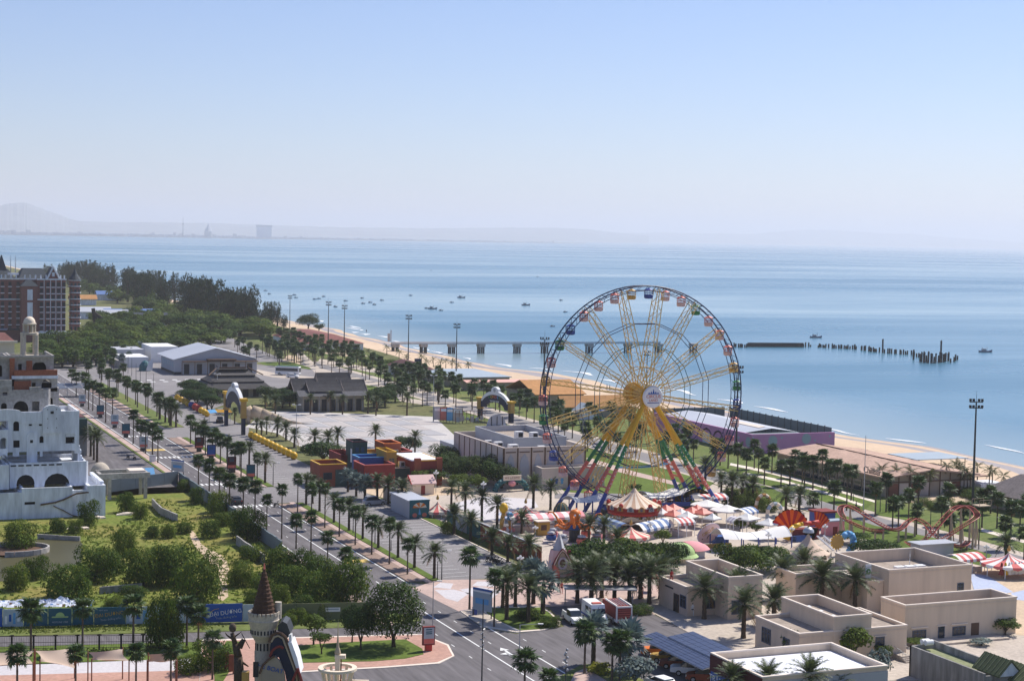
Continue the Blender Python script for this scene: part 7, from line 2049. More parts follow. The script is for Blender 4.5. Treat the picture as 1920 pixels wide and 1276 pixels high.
def sails():
 pts=[(-40,1238),(66,1220),(140,1214),(228,1214),(310,1215)]
 rnd=random.Random(2)
 spec=[((-45,1222),(64,1219),(62,1243),(-45,1252)),((66,1219),(140,1213),(141,1252),(75,1239)),((165,1222),(230,1215),(242,1238),(172,1237)),((278,1226),(330,1220),(332,1238),(276,1240))]
 lb=['tan shade sail at the left frame edge','widest tan shade sail between two small palms','tan shade sail dipping low in front of a palm','small tan shade sail half hidden by palms']
 for k,q in enumerate(spec):
  hs=(3.4,3.5,2.7,2.5)
  P=[gpt(*p,h)for p,h in zip(q,hs)]
  t=thing('shade_sail',lb[k],'shade sail',(P[3].x,P[3].y,0))
  b=mb('tan_canvas');n=10
  V=[]
  for i in range(n+1):
   for j in range(n+1):
    u,v=i/n,j/n
    p=(P[0]*(1-u)+P[1]*u)*(1-v)+(P[3]*(1-u)+P[2]*u)*v
    c=(P[0]+P[1]+P[2]+P[3])/4
    p=p+(c-p)*(.16*(sin(pi*u)*abs(2*v-1)**3+sin(pi*v)*abs(2*u-1)**3))
    V.append(p-Vector((P[3].x,P[3].y,.45*sin(pi*u)*sin(pi*v))))
  b.raw(V,[(i*(n+1)+j,i*(n+1)+j+1,(i+1)*(n+1)+j+1,(i+1)*(n+1)+j)for i in range(n)for j in range(n)]).build('sail',t,True)
  for p in P:mb('rust').tube((p.x-P[3].x,p.y-P[3].y,0),(p.x-P[3].x,p.y-P[3].y,p.z+.2),.07,n=6).build('mast_post',t)
 f=thing('rope_fence','low dark post and rail fence between street and shade sails','fence',(0,0,0))
 P=[G(-60+41*k,1220.5-.45*k)for k in range(10)]
 for p in P:mb('wood_dark').box(p.x-.1,p.x+.1,p.y-.1,p.y+.1,0,1.9).box(p.x-.25,p.x+.25,p.y-.12,p.y+.12,1.75,1.9).build('post',f)
 for z in(1.75,1.0,.3):
  for a,c in zip(P,P[1:]):mb('wood_dark').tube((a.x,a.y,z),(c.x,c.y,z),.035,n=4).build('rail',f)
 m=mb('wood_dark')
 for a,c in zip(P,P[1:]):
  for i in range(1,9):
   q=a.lerp(c,i/9);m.tube((q.x,q.y,.3),(q.x,q.y,1.7),.012,n=3,cap=False)
 kind(m.build('thin_bars',f),'stuff')
sails()
def lot_walls():
 def wall(nm,lb,pts,h,m,th=.25,top='wall_grey'):
  t=thing(nm,lb,'wall',(0,0,0))
  for(a,b_),(c,d)in zip(pts,pts[1:]):
   p,q=Vector((a,b_,0)),Vector((c,d,0));dv=q-p;L=dv.length;k=max(1,int(L/3.2))
   n2=Vector((-dv.y,dv.x,0)).normalized()*th
   for i in range(k):
    u,v=p.lerp(q,i/k),p.lerp(q,(i+.985)/k)
    mb(m).prism([(u.x,u.y),(v.x,v.y),(v.x+n2.x,v.y+n2.y),(u.x+n2.x,u.y+n2.y)],0,h-.06*(i%2)).build('wall_panel',t)
  return t
 wall('lot_wall','grey panel wall dividing the overgrown lot from the avenue',[(67.9,335),(67.9,256)],2.2,'fence_grey')
 wall('lot_wall','dark hoarding wall between the pergola and the service road',[(46,322),(67.9,335)],2.4,'fence_grey')
 wall('broken_wall','pale broken concrete wall standing in the weeds by the pergola',[(57.6,308),(57.2,297),(58.5,290)],1.4,'grey_concrete')
 wall('broken_wall','thin slanted concrete wall right of the dirt track',[(63.2,266),(63.4,249)],1.5,'grey_concrete')
 g=G(215,1112);wall('broken_wall','short dark concrete wall half covered by green creepers',[(g.x-2,g.y),(g.x+4,g.y+1)],1.0,'old_wall')
 t=thing('pond_ring','half round concrete ring wall standing in the pond','wall',(*G(28,1035)[:2],0))
 for k in range(14):
  a0,a1=-pi*.62+pi*1.25*k/14,-pi*.62+pi*1.25*(k+.96)/14
  mb('grey_concrete').prism([(5.2*cos(a0),4.2*sin(a0)),(5.2*cos(a1),4.2*sin(a1)),(4.9*cos(a1),3.9*sin(a1)),(4.9*cos(a0),3.9*sin(a0))],0,.85).build('ring_segment',t)
 mb('brown').lathe([(.01,.3),(4.8,.3)],20,sy=.8).build('soil',t)
 wall('pond_wall','low concrete bank wall along the far side of the pond',[(G(70,1010).x,G(70,1010).y),(G(150,1014).x,G(150,1014).y)],.8,'grey_concrete')
 g=G(80,1132);t=thing('tarpaulin_heap','crumpled heap of blue and white tarpaulins behind the hoarding','tarpaulin',(g.x,g.y,0),-.24)
 rnd=random.Random(4);b=MB();n,m=34,12
 V=[[(-6.5+13*i/n,-1.9+4.2*j/m,max(.02,(.3+.28*sin(i*.9+j)*sin(j*1.3)+rnd.uniform(-.12,.16))*(1.5 if 18<i<26 else 1)*sin(pi*(j+.3)/(m+.6))))for j in range(m+1)]for i in range(n+1)]
 for i in range(n):
  for j in range(m):
   b.mat('tarp_blue' if rnd.random()<.10 else 'brown' if rnd.random()<.06 else 'tarp');b.face([V[i][j],V[i+1][j],V[i+1][j+1],V[i][j+1]])
 b.build('sheet',t)
 for k,(px,py,lb)in enumerate(((172,972,'pale rubble slab at the white building corner'),(232,965,'pale rubble pile beside the pergola column'),(140,992,'small rubble block in the weeds below the white building'))):
  g=G(px,py);t=thing('rubble_pile',lb,'rubble',(g.x,g.y,0))
  for q in range(5):mb('beige_trim').prism([(-1.4+q*.5,-.6+.2*q),(.3+q*.5,-.7),(.5+q*.4,.6),(-1.0+q*.5,.8)],0,.2+.1*(q%3)).build('slab',t)
 g=G(268,895);t=thing('site_tent','blue plastic sheeting shelter beside the dark hoarding','shelter',(g.x,g.y,0));mb('sky_blue').tri_prism(-2,2,-1,1.5,.9,1.9,'x',.2,.05).build('sheet',t);mb('white').box(-3.6,-2.4,-.8,1,0,1.3).build('tank',t)
lot_walls()
def wheel_mesh(r=.33,w_=.22):
 ty=mb('rubber').lathe([(r*.6,-w_/2),(r*.95,-w_/2),(r,-w_*.3),(r,w_*.3),(r*.95,w_/2),(r*.6,w_/2)],14)
 rm=mb('metal').lathe([(.01,w_*.42),(r*.58,w_*.42),(r*.62,w_*.3)],12).lathe([(r*.62,-w_*.3),(r*.58,-w_*.42),(.01,-w_*.42)],12)
 return ty.mesh('wheel',True),rm.mesh('rim')
WH=wheel_mesh();WHB=wheel_mesh(.48,.3)
def shell(b,secs):
 0
 n=len(secs)
 vs=[]
 for x,hw,zl,zh in secs:vs+=[(x,-hw,zl),(x,hw,zl),(x,hw*.93,zh),(x,-hw*.93,zh)]
 fs=[(3,2,1,0)]+[(4*n-4,4*n-3,4*n-2,4*n-1)]
 for i in range(n-1):
  a=4*i
  for k in range(4):fs.append((a+k,a+(k+1)%4,a+4+(k+1)%4,a+4+k))
 return b.raw(vs,fs)
def add_wheels(t,xs,hw,me=WH,z=.33):
 for x in xs:
  for s in(-1,1):
   o=inst('wheel',me[0],t,(x,s*hw,z),(R(90),0,0));inst('rim',me[1],o)
def car(label,p,rz,col,style='suv',cat='car',name='parked_car',group=None):
 t=thing(name,label,cat,(p[0],p[1],p[2]if len(p)>2 else.05),rz,group)
 if style in('suv','sedan'):
  h=1.68 if style=='suv' else 1.45
  shell(mb(col),[(-2.2,.78,.4,.85),(-2.1,.86,.3,.98),(-1.0,.9,.27,1.0),(1.0,.9,.27,.98),(1.9,.86,.3,.86),(2.2,.74,.38,.7)]).build('body',t)
  shell(mb('glass'),[(-1.95,.72,.96,1.05),(-1.5,.78,.96,h-.1),(.25,.78,.96,h-.06),(1.15,.74,.94,1.02)]).build('window_band',t)
  mb(col).prism([(-1.6,-.66),(.3,-.66),(.3,.66),(-1.6,.66)],h-.09,h).build('roof',t)
  add_wheels(t,(-1.35,1.35),.8)
 elif style=='pickup':
  shell(mb(col),[(-2.55,.85,.45,.95),(-2.5,.88,.4,1.0),(.1,.9,.38,1.0),(1.3,.9,.38,1.05),(2.3,.86,.4,.98),(2.55,.78,.45,.85)]).build('body',t)
  shell(mb('glass'),[(-.75,.74,.98,1.2),(-.6,.78,.98,1.66),(.65,.78,.98,1.66),(1.35,.76,1.0,1.08)]).build('window_band',t)
  mb(col).box(-.65,.6,-.68,.68,1.62,1.72).build('roof',t)
  mb('rubber').box(-2.4,-.85,-.72,.72,1.0,1.03).build('cargo_bed',t)
  for s in(-1,1):mb(col).box(-2.45,-.8,s*.74-.07,s*.74+.07,1.0,1.22).build('bed_side',t)
  add_wheels(t,(-1.6,1.55),.82)
 elif style=='van':
  shell(mb(col),[(-2.85,.9,.4,2.45),(-2.8,.98,.34,2.6),(1.2,.98,.32,2.6),(1.7,.97,.32,1.45),(2.6,.92,.36,1.15),(2.85,.84,.42,.95)]).build('body',t)
  mb('glass').raw([(1.24,-.86,2.42),(1.24,.86,2.42),(1.75,.9,1.5),(1.75,-.9,1.5)],[(0,3,2,1),(0,1,2,3)]).build('windscreen',t)
  for s in(-1,1):
   mb('glass').box(.35,1.2,s*.955-.02,s*.955+.02,1.45,2.15).build('side_window',t)
   mb('glass').box(-1.1,.05,s*.955-.02,s*.955+.02,1.45,2.15).build('side_window',t)
   mb('sign_blue').box(-2.7,1.5,s*.985-.02,s*.985+.02,.75,.95).build('stripe',t)
  mb('coral').box(.2,.9,-.6,.6,2.6,2.76).build('light_bar',t)
  add_wheels(t,(-1.8,1.8),.9)
 elif style=='bus':
  shell(mb(col),[(-4.4,1.1,.4,3.0),(-4.3,1.2,.35,3.1),(4.2,1.2,.35,3.1),(4.4,1.1,.4,2.9)]).build('body',t)
  for s in(-1,1):mb('glass').box(-4.1,4.0,s*1.17-.03,s*1.17+.03,1.5,2.6).build('window_band',t)
  mb('glass').box(4.38,4.43,-1,1,1.2,2.7).build('windscreen',t);mb('teal').box(-4.0,4.0,-1.0,1.0,3.1,3.2).build('roof_panel',t)
  add_wheels(t,(-2.8,2.8),1.1,WHB,.48)
 fx={'suv':2.18,'sedan':2.18,'pickup':2.52,'van':2.82,'bus':4.4}[style];fy={'van':.7,'bus':.85}.get(style,.6)
 for s in(-1,1):
  mb('lamp_glass').box(fx-.06,fx+.03,s*fy-.14,s*fy+.14,.62,.78).build('headlight',t)
  bx=-fx if style!='van' else-2.84
  mb('red').box(bx-.02,bx+.06,s*fy-.1,s*fy+.1,.7,.9).build('tail_light',t)
 mb('metal_dark').box(fx-.05,fx+.05,-fy*.9,fy*.9,.42,.52).build('bumper',t)
 return t
def fire_engine(p,rz):
 t=thing('fire_engine','red and white fire engine parked tail out beside the white van','fire engine',(p.x,p.y,.05),rz)
 shell(mb('wall_red'),[(-2.6,1.02,.9,2.6),(2.0,1.05,.9,2.6)]).build('body',t)
 shell(mb('wall_red'),[(2.05,1.0,.55,2.5),(3.4,1.0,.5,2.4),(3.7,.95,.55,1.5)]).build('cab',t)
 mb('glass').box(3.4,3.6,-.85,.85,1.5,2.2).build('windscreen',t)
 mb('canvas').box(-2.75,-2.6,-1.1,1.1,.7,2.65).build('rear_frame',t);mb('wall_red').box(-2.8,-2.74,-.9,.9,1.0,2.45).build('rear_shutter',t)
 for z in(1.3,1.6,1.9,2.2):mb('coral').box(-2.83,-2.79,-.9,.9,z,z+.05).build('shutter_slat',t)
 mb('canvas').box(-2.9,2.0,-1.1,1.1,.62,.9).build('skirt',t);mb('canvas').box(-2.6,2.0,-1.07,-.9,2.6,2.78).box(-2.6,2.0,.9,1.07,2.6,2.78).build('roof_rail',t)
 for k in range(4):mb('metal').tube((-2.2,-.6+.4*k,2.72),(1.6,-.6+.4*k,2.72),.05,n=5).build('ladder_bar',t)
 mb('metal_dark').box(-2.95,-2.7,-1.15,1.15,.5,.62).build('bumper',t)
 for s in(-1,1):mb('red').box(-2.95,-2.9,s*.85-.12,s*.85+.12,.66,.8).build('tail_light',t)
 add_wheels(t,(-1.5,2.6),.95,WHB,.48)
def veh(px,py,*a,**k):return car(*(a[:1]+(G(px,py),)+a[1:]),**k)
veh(1075,1166,'silver grey pickup with white front, parked beside the white van',R(-97),'white',style='pickup')
veh(1115,1166,'white van with red light bar between pickup and fire engine',R(-97),'white',style='van',cat='van',name='white_van')
fire_engine(G(1157,1166),R(83))
veh(702,946,'silver car parked alone at the head of the parking road',R(2),'metal')
veh(441,944,'dark car driving on the avenue behind the palms',R(92),'dark',style='sedan')
veh(412,792,'dark vehicle under the yellow stall roof by the arch',R(80),'dark')
for k,(px,py,c,st,lb)in enumerate(((1236,1228,'orange','suv','orange brown car at the far end under the solar canopy'),(1253,1240,'wall_yellow','suv','yellow brown car second from the far end under the solar canopy'),(1271,1251,'wall_rust','suv','rust brown car in the middle under the solar canopy'),(1298,1264,'white','pickup','white pickup with brown roof under the solar canopy'),(1322,1276,'wall_rust','suv','brown topped car nearest the maroon wall under the solar canopy'))):
 veh(px,py,lb,R(150),c,style=st)
veh(1238,1290,'white car top showing at the bottom edge by the silver shrub',R(100),'white',style='sedan')
veh(540,703,'white and blue bus parked by the palms near the grey hall',R(-35),'white',style='bus',cat='bus',name='parked_bus')
veh(549,708,'white car in front of the parked bus',R(-35),'white',style='sedan')
veh(418,777,'pale car parked in front of the pagoda trees',R(10),'metal',style='suv')
def scooter(px,py,rz,label,group=None,rider=False):
 g=G(px,py);t=thing('scooter',label,'scooter',(g.x,g.y,.05),rz,group)
 for x in(-.6,.6):
  o=inst('wheel',WH[0],t,(x,0,.25),(R(90),0,0),(.75,.75,.4))
 mb('metal_dark').tube((-.6,0,.45),(.1,0,.45),.16,.14,7).tube((.1,0,.4),(.55,0,.9),.07,n=6).tube((.5,-.3,.98),(.5,.3,.98),.03,n=5).build('body',t);mb('rubber').box(-.65,0,-.14,.14,.62,.74).build('saddle',t)
 return t
for k,(px,py)in enumerate(((918,1052),(924,1054),(930,1056),(936,1058))):scooter(px,py,R(20),'dark scooter in the row parked against the rust red wall','scooters by the rust red wall')
scooter(657,914,R(30),'grey scooter in the shade of the silver palms',None);scooter(664,917,R(30),'scooter nearest the pavement in the silver palm shade',None)
for px,py,lb in((170,806,'dark scooter on the service road by the kerb'),(240,860,'first of two dark scooters at the near end of the service road'),(252,862,'second of two dark scooters at the near end of the service road'),(332,792,'scooter parked at the crossing by the palms')):scooter(px,py,R(100),lb)
for px,py,lb in((518,950,'motorcycle leaning by the kerb at the driveway'),(428,888,'motorcycle at the edge of the tree strip')):scooter(px,py,R(40),lb)
def person(px,py,shirt,label,group=None,trouser='dark',rz=.0):
 g=G(px,py);t=thing('person',label,'person',(g.x,g.y,.06),rz,group);build_person(t,shirt,trouser);return t
s=scooter(1605,957,R(160),'scooter ridden along the beach road');g=G(1605,957);t=thing('person','person in dark clothes riding the scooter on the beach road','person',(g.x,g.y,.05),R(250));build_person(t,'dark')
person(1047,1110,'dark','person in dark clothes by the fairytale gate');person(1053,1113,'coral','person in coral shirt by the fairytale gate');person(1192,1118,'dark','person standing in the palm shade at the red umbrella');person(1203,1120,'red','person in red beside the red umbrella');person(1298,1155,'white','person in white sitting area by the beige block door')
person(1138,730,'dark','person walking on the sand, nearer the halls',rz=1);person(1143,731,'dark','person walking on the sand, nearer the sea',rz=1);person(687,624,'dark','tiny figure on the far sand by the water')
g=G(1223,1108);t=thing('parasol','red umbrella under the palms by the gate block','parasol',(g.x,g.y,0));mb('red').lathe([(.02,2.6),(.6,2.4),(1.1,2.0)],10).build('canopy',t);mb('metal').tube((0,0,0),(0,0,2.6),.03,n=5).build('pole',t)
g=G(1120,1140);t=thing('carport_roof','thin grey flat carport roof over van and fire engine','carport',(g.x,g.y,0),R(-20))
mb('metal').box(-4.6,5.2,-1.2,1.6,2.75,2.9).build('roof',t)
for dx in(-4.3,0,4.9):mb('metal').tube((dx,1.2,0),(dx,1.2,2.75),.08,n=6).build('post',t)
def flood(px,py,top,label,s=1.0,k=8):
 g=G(px,py);h=HT(px,py,top)
 t=thing('floodlight_mast',label,'floodlight',(g.x,g.y,0),-HEAD,'tall floodlight masts')
 t['group']='floodlight masts along the beach'
 mb('metal_dark').tube((0,0,0),(0,0,h*.96),.28*s,.14*s,8).build('mast',t)
 mb('metal_dark').box(-1.25*s,1.25*s,-.07,.07,h*.955,h*.963).box(-1.25*s,1.25*s,-.07,.07,h*.905,h*.913).build('crossbar',t)
 for z in(h*.965,h*.91):
  for x in(-1.1,-.5,.5,1.1):mb('dark').box(x*s-.2*s,x*s+.2*s,-.2,.15,z,z+.5*s).build('lamp_head',t)
 mb('metal_dark').tube((0,0,h*.95),(0,0,h*1.06),.05,.02,5).build('rod',t)
flood(1823,962,742,'tallest dark floodlight mast, standing by the coaster hill')
flood(1380,848,682,'dark floodlight mast just right of the ferris wheel',.95)
flood(1018,800,628,'dark floodlight mast just left of the ferris wheel',.95)
flood(855,713,604,'dark floodlight mast over the blue grey roof',.9)
flood(765,694,588,'dark floodlight mast by the plum roof',.9)
flood(645,662,570,'dark floodlight mast by the beach hall, nearer the pier',.9)
flood(615,660,563,'dark floodlight mast in front of the beach hall middle',.9)
flood(543,632,552,'dark floodlight mast among the casuarina edge',.8)
flood(1211,770,655,'dark floodlight mast seen through the ferris wheel',.8)
def lamp(px,py,top,label,arm=1.2,m='metal',heads=1,rz=-HEAD,name='street_lamp',group='street lamps'):
 g=G(px,py);h=HT(px,py,top)
 t=thing(name,label,'street lamp',(g.x,g.y,.1),rz)
 mb(m).tube((0,0,0),(0,0,h),.09,.05,7).build('pole',t)
 if heads=='globe':
  for k in range(4):
   a=k*pi/2+.4
   mb(m).tube((0,0,h*.86),(.42*cos(a),.42*sin(a),h*.9),.025,n=5).build('bracket',t);mb('lamp_glass').ball((.42*cos(a),.42*sin(a),h*.94),.17,8,6).build('lamp_globe',t)
  mb('lamp_glass').ball((0,0,h*1.03),.19,8,6).build('lamp_globe',t)
 elif heads=='bar':
  mb(m).box(-.9,.9,-.06,.06,h-.05,h+.05).build('crossbar',t)
  for x in(-.7,.7):mb('white').box(x-.3,x+.3,-.2,.12,h+.05,h+.2).build('lamp_head',t)
 elif heads:
  mb(m).tube((0,0,h),(arm,0,h+.18),.045,.035,6).build('arm',t);mb('canvas').box(arm-.05,arm+.6,-.13,.13,h+.12,h+.24).build('lamp_head',t)
 return t
lamp(974,1222,1171,'grey street lamp with bright curved arm at the gate island kerb',2.2)
lamp(828,1088,1033,'dark lamp post at the near end of the avenue lawn strip',.8,'metal_dark')
lamp(512,910,869,'dark lamp post at the driveway end of the lawn strip',.7,'metal_dark')
lamp(903,1290,1120,'tall thin dark pole rising from the bottom edge with small cameras',0,'metal_dark',0)
lamp(811,1185,1090,'thin pale pole behind the red framed sign box',.5)
lamp(555,848,759,'grey twin headed lamp pole at the plaza edge',1,'metal','bar')
lamp(407,745,701,'white twin headed lamp pole before the pagoda roof',1,'white','bar')
lamp(812,790,704,'pale twin headed lamp pole at the plaza far corner',1,'wall_grey','bar')
lamp(1618,985,815,'tall slender grey mast in front of the thatched hall',0,'metal',0)
lamp(1092,845,768,'grey twin headed lamp pole by the small glass pavilion',1,'metal','bar')
for px,py,top,lb in((975,1080,1044,'white globe lamp among the palms by the fairytale gate'),(906,940,905,'white globe lamp between two date palms'),(817,925,884,'white globe lamp by the cream hut'),(1003,1015,988,'white globe lamp in front of the ticket booth'),(1411,975,955,'white globe lamp by the rust arch ornament'),(1219,1012,981,'white globe lamp beside the blue striped awning'),(1849,1050,1024,'white globe lamp beside the striped right awning'),(1336,962,932,'white globe lamp above the rose striped awning'),(1440,1040,1000,'white globe lamp before the long curved canopy'),(1546,1020,985,'white globe lamp beside the navy box'),(1484,1018,990,'white globe lamp in front of the shell ride')):
 lamp(px,py,top,lb,0,'metal','globe',name='globe_lamp')
for k,(px,py,top)in enumerate(((240,700,667),(247,705,672),(255,714,682),(263,718,686),(274,722,690),(288,732,700))):
 lamp(px,py,top,'thin dark bollard post in the row across the far yard',0,'metal_dark',0,name='bollard_post')['group']='posts across the far yard'
for k,(px,py,top)in enumerate(((662,1000,968),(733,1033,1012),(820,1087,1052),(703,1020,985),(1180,1150,1110),(1540,958,905),(1650,960,920),(1508,935,905),(1744,1000,955),(1835,1030,960),(1600,940,925))):
 lamp(px,py,top,'thin dark post standing beside palms at the road edge',0,'metal_dark',0,name='thin_post')['group']='thin dark posts at the road edges'
def totem(px,py,h,w_,m,frame,label,rz=R(-4)):
 g=G(px,py);t=thing('advert_totem',label,'advertising sign',(g.x,g.y,.1),rz)
 mb(frame).box(-w_/2,w_/2,-.22,.22,.75,h).build('cabinet',t)
 mb(m).box(-w_/2+.1,w_/2-.1,-.25,-.225,.95,h-.12).build('screen',t);mb('red' if frame=='wall_red' else 'metal_dark').box(-w_*.28,w_*.28,-.2,.2,0,.75).build('foot',t)
 pr=mb('coral');pr.box(-w_/2+.12,w_/2-.12,-.262,-.255,.97,1.15+.2*(px%3));pr.build('print_band',t)
 pr=mb('sign_teal')
 for k,z in enumerate((.55,.66,.8)):pr.box(-w_*.25,w_*.25,-.262,-.255,1+(h-1)*z,1.13+(h-1)*z)
 pr.build('print_lines',t)
 return t
totem(803,1221,3.0,1.5,'sign_pale','wall_red','red framed sign box with pale poster at the corner kerb')
for px,py,m,lb in((154,762,'sign_pale','pale advertising totem farthest up the left footpath'),(188,783,'sign_teal','dark advertising totem second up the left footpath'),(215,802,'sign_pale','wide pale advertising totem at the left footpath corner'),(236,820,'sign_teal','dark advertising totem between two palms on the left footpath'),(269,846,'sign_pale','white and rust advertising totem nearest on the left footpath'),(373,847,'maroon','maroon advertising totem farthest down the right tree strip'),(396,862,'sign_blue','blue advertising totem in the right tree strip'),(434,886,'maroon','rust coloured advertising totem in the right tree strip'),(470,902,'sign_teal','dark advertising totem at the end of the lawn strip')):
 totem(px,py,3.3,1.9 if px!=470 else 1.7,m,'metal_dark' if m!='sign_pale' else 'metal',lb)
def board(px,py,w_,h,z0,m,label,rz):
 g=G(px,py);t=thing('notice_board',label,'sign',(g.x,g.y,.1),rz)
 mb(m).box(-w_/2,w_/2,-.08,.08,z0,z0+h).build('board',t)
 mb('white').box(-w_/2+.05,w_/2-.05,-.1,-.085,z0+h*.82,z0+h*.9).build('white_line',t);mb('sky_blue').box(-w_*.35,w_*.35,-.1,-.085,z0+h*.3,z0+h*.55).build('print',t)
 mb('sign_blue').box(-w_/2-.02,w_/2+.02,-.1,.1,z0+h*.92,z0+h).build('header',t)
 for x in(-w_/2+.05,w_/2-.05):mb('metal_dark').box(x-.06,x+.06,-.06,.06,0,z0).build('post',t)
board(904,1158,3.2,2.9,.9,'roof_bluegrey','blue notice board on posts at the gate island corner',R(-62))
board(333,893,3.4,2.3,1.0,'metal','plain grey back of a road sign board by the dark lot wall',R(-56))
g=G(890,1153);t=thing('waste_bin','small dark blue bin beside the blue notice board','bin',(g.x,g.y,.12));mb('blue').box(-.25,.25,-.25,.25,0,.9).build('bin_body',t);mb('metal_dark').box(-.27,.27,-.27,.27,.9,1.0).build('lid',t)
g=G(286,866);t=thing('utility_box','white utility box on the left footpath','utility box',(g.x,g.y,.12));mb('white').box(-.6,.6,-.4,.4,0,1.3).build('cabinet',t);mb('metal').box(-.65,.65,-.45,.45,1.3,1.4).build('lid',t)
g=G(1060,1290);t=thing('cutout_post','dark post with dangling grey metal ornaments at the bottom edge','post',(g.x,g.y,.1));mb('metal_dark').tube((0,0,0),(0,0,HT(1060,1290,1215)),.06,.03,6).build('pole',t)
for k in range(9):
 a=k*2.4;mb('metal').ball((.18*cos(a),.18*sin(a),2.0+.28*k),.16,7,5).build('ornament',t)
g=G(903,1290);t=thing('camera_cluster','cluster of grey cameras and lamps on the tall dark pole','camera',(g.x,g.y,0))
for k in range(10):
 a=k*2.4;zz=HT(903,1290,1215)+.28*k;mb('metal').tube((0.04*cos(a),.04*sin(a),zz),(.32*cos(a),.32*sin(a),zz+.03),.08,n=6).build('camera_body',t)
g=G(412,790);t=thing('yellow_canopy','pale yellow and blue stall canopy near the plaza arch','canopy',(g.x,g.y,0));mb('yellow').raw([(-1,-1.5,2.6),(3,-1.5,2.5),(3,1.5,3.0),(-1,1.5,3.1)],[(0,1,2,3),(3,2,1,0)]).build('canopy',t);mb('sky_blue').raw([(-3,-1.5,2.4),(-1,-1.5,2.6),(-1,1.5,3.1),(-3,1.5,3.0)],[(0,1,2,3),(3,2,1,0)]).build('canopy',t)
for dx in(-2.8,2.8):mb('metal').tube((dx,0,0),(dx,0,2.7),.06,n=5).build('post',t)
def pier():
 t=thing('long_pier','long grey concrete pier on square pile caps reaching into the sea','pier',(0,0,0))
 a,c=gpt(735,641,3.5),gpt(1236,640,3.5)
 d=(c-a);L=d.length;u=d.normalized();n2=Vector((-u.y,u.x,0))
 def P(s,o,z):q=a+u*s+n2*o;return(q.x,q.y,z)
 b=mb('metal')
 b.prism([P(0,-1.6,0)[:2],P(L,-1.6,0)[:2],P(L,1.6,0)[:2],P(0,1.6,0)[:2]],2.6,3.5);b.build('deck',t)
 mb('white').prism([P(0,-1.7,0)[:2],P(L,-1.7,0)[:2],P(L,-1.62,0)[:2],P(0,-1.62,0)[:2]],3.2,3.75).build('kerb_beam',t)
 for px in(732,785,838,893,961,1013,1097,1170,1228,1294):
  q=gpt(px,641,3.0);s=(q-a).dot(u)
  mb('grey_concrete').prism([P(s-1.5,-1.9,0)[:2],P(s+1.5,-1.9,0)[:2],P(s+1.5,1.9,0)[:2],P(s-1.5,1.9,0)[:2]],1.4,2.59).build('pile_cap',t)
  for o in(-1.3,1.3):
   for e in(-.9,.9):mb('metal_dark').tube(P(s+e,o,-2.5),P(s+e,o,1.4),.4,n=7).build('pile',t)
 q=gpt(733,640,3.5)
 mb('wall_grey').tube((q.x,q.y,3.5),(q.x,q.y,8.5),.25,n=6).build('lattice_post',t);mb('wall_pink').box(q.x-1.4,q.x-.6,q.y-.5,q.y+.5,3.5,7.0).build('pier_hut',t)
pier()
def piles():
 rnd=random.Random(8)
 t=thing('ruined_breakwater','dark solid stretch of the ruined pile breakwater','breakwater',(0,0,0))
 pts=[gpt(px,648.5,-1.5)for px in(1370,1398,1506)]
 b=mb('wood_dark')
 m0=[('wood_dark')]
 pm=[mb('wood_dark').tube((0,0,-1),(rnd.uniform(-.15,.15),0,1),.45,.4,7).mesh('timber_pile')for _ in range(4)]
 a,c=gpt(1402,650,-1.5),gpt(1506,650.5,-1.5)
 for k in range(70):
  p=a.lerp(c,k/69);inst('timber_pile',pm[k%4],t,(p.x,p.y,-1.5+.3),scale=(1,1,1.35+.3*rnd.random()))
 mb('wood_dark').tube((a.x,a.y,.3),(c.x,c.y,.3),.35,n=5).build('cap_beam',t)
 grp='ruined timber piles in the sea'
 runs=[(1372,650,1398,651,10,2.2),(1510,650,1516,650,2,2.4),(1522,650,1532,651,2,1.6),(1536,650,1550,652,6,2.0),(1556,652,1594,654,14,2.2),(1598,654,1606,655,4,2.4),(1614,656,1630,658,7,2.4),(1632,659,1648,660,6,2.2),(1660,662,1680,663,7,2.6),(1682,663,1692,664,4,2.4),(1697,664,1708,665,3,2.2),(1712,667,1724,670,4,2.4),(1727,678,1738,680,6,4.6),(1738,679,1750,681,6,4.8),(1757,680,1760,680,2,4.2),(1764,680,1778,676,8,5.0),(1784,680,1793,674,4,3.0)]
 for k,(xa,ya,xb,yb,n,h)in enumerate(runs):
  p0=gpt(xa,ya,-1.5);q0=gpt(xb,yb,-1.5)
  t=thing('pile_cluster','broken row of dark timber piles standing in the sea' if h<4 else 'taller dark clump of timber piles near the right end of the row','pile',(p0.x,p0.y,-1.5),0,grp if h<4 else 'taller clumps of timber piles')
  for i in range(n):
   f=i/max(1,n-1);p=p0.lerp(q0,f)-p0
   inst('timber_pile',pm[i%4],t,(p.x,p.y+rnd.uniform(-1,1),0),scale=(.9,.9,h*rnd.uniform(.6,1.05)))
 for px,py,h,lb in((1655,661,6.5,'single tall timber pile in the middle of the row'),(1764,676,9,'single tall timber pile near the right end of the row'),(1713,674,4.5,'single leaning pile between the two kinds of rows')):
  p=gpt(px,py,-1.5);t=thing('tall_pile',lb,'pile',(p.x,p.y,-1.5));inst('timber_pile',pm[0],t,(0,0,0),scale=(1,1,h))
piles()
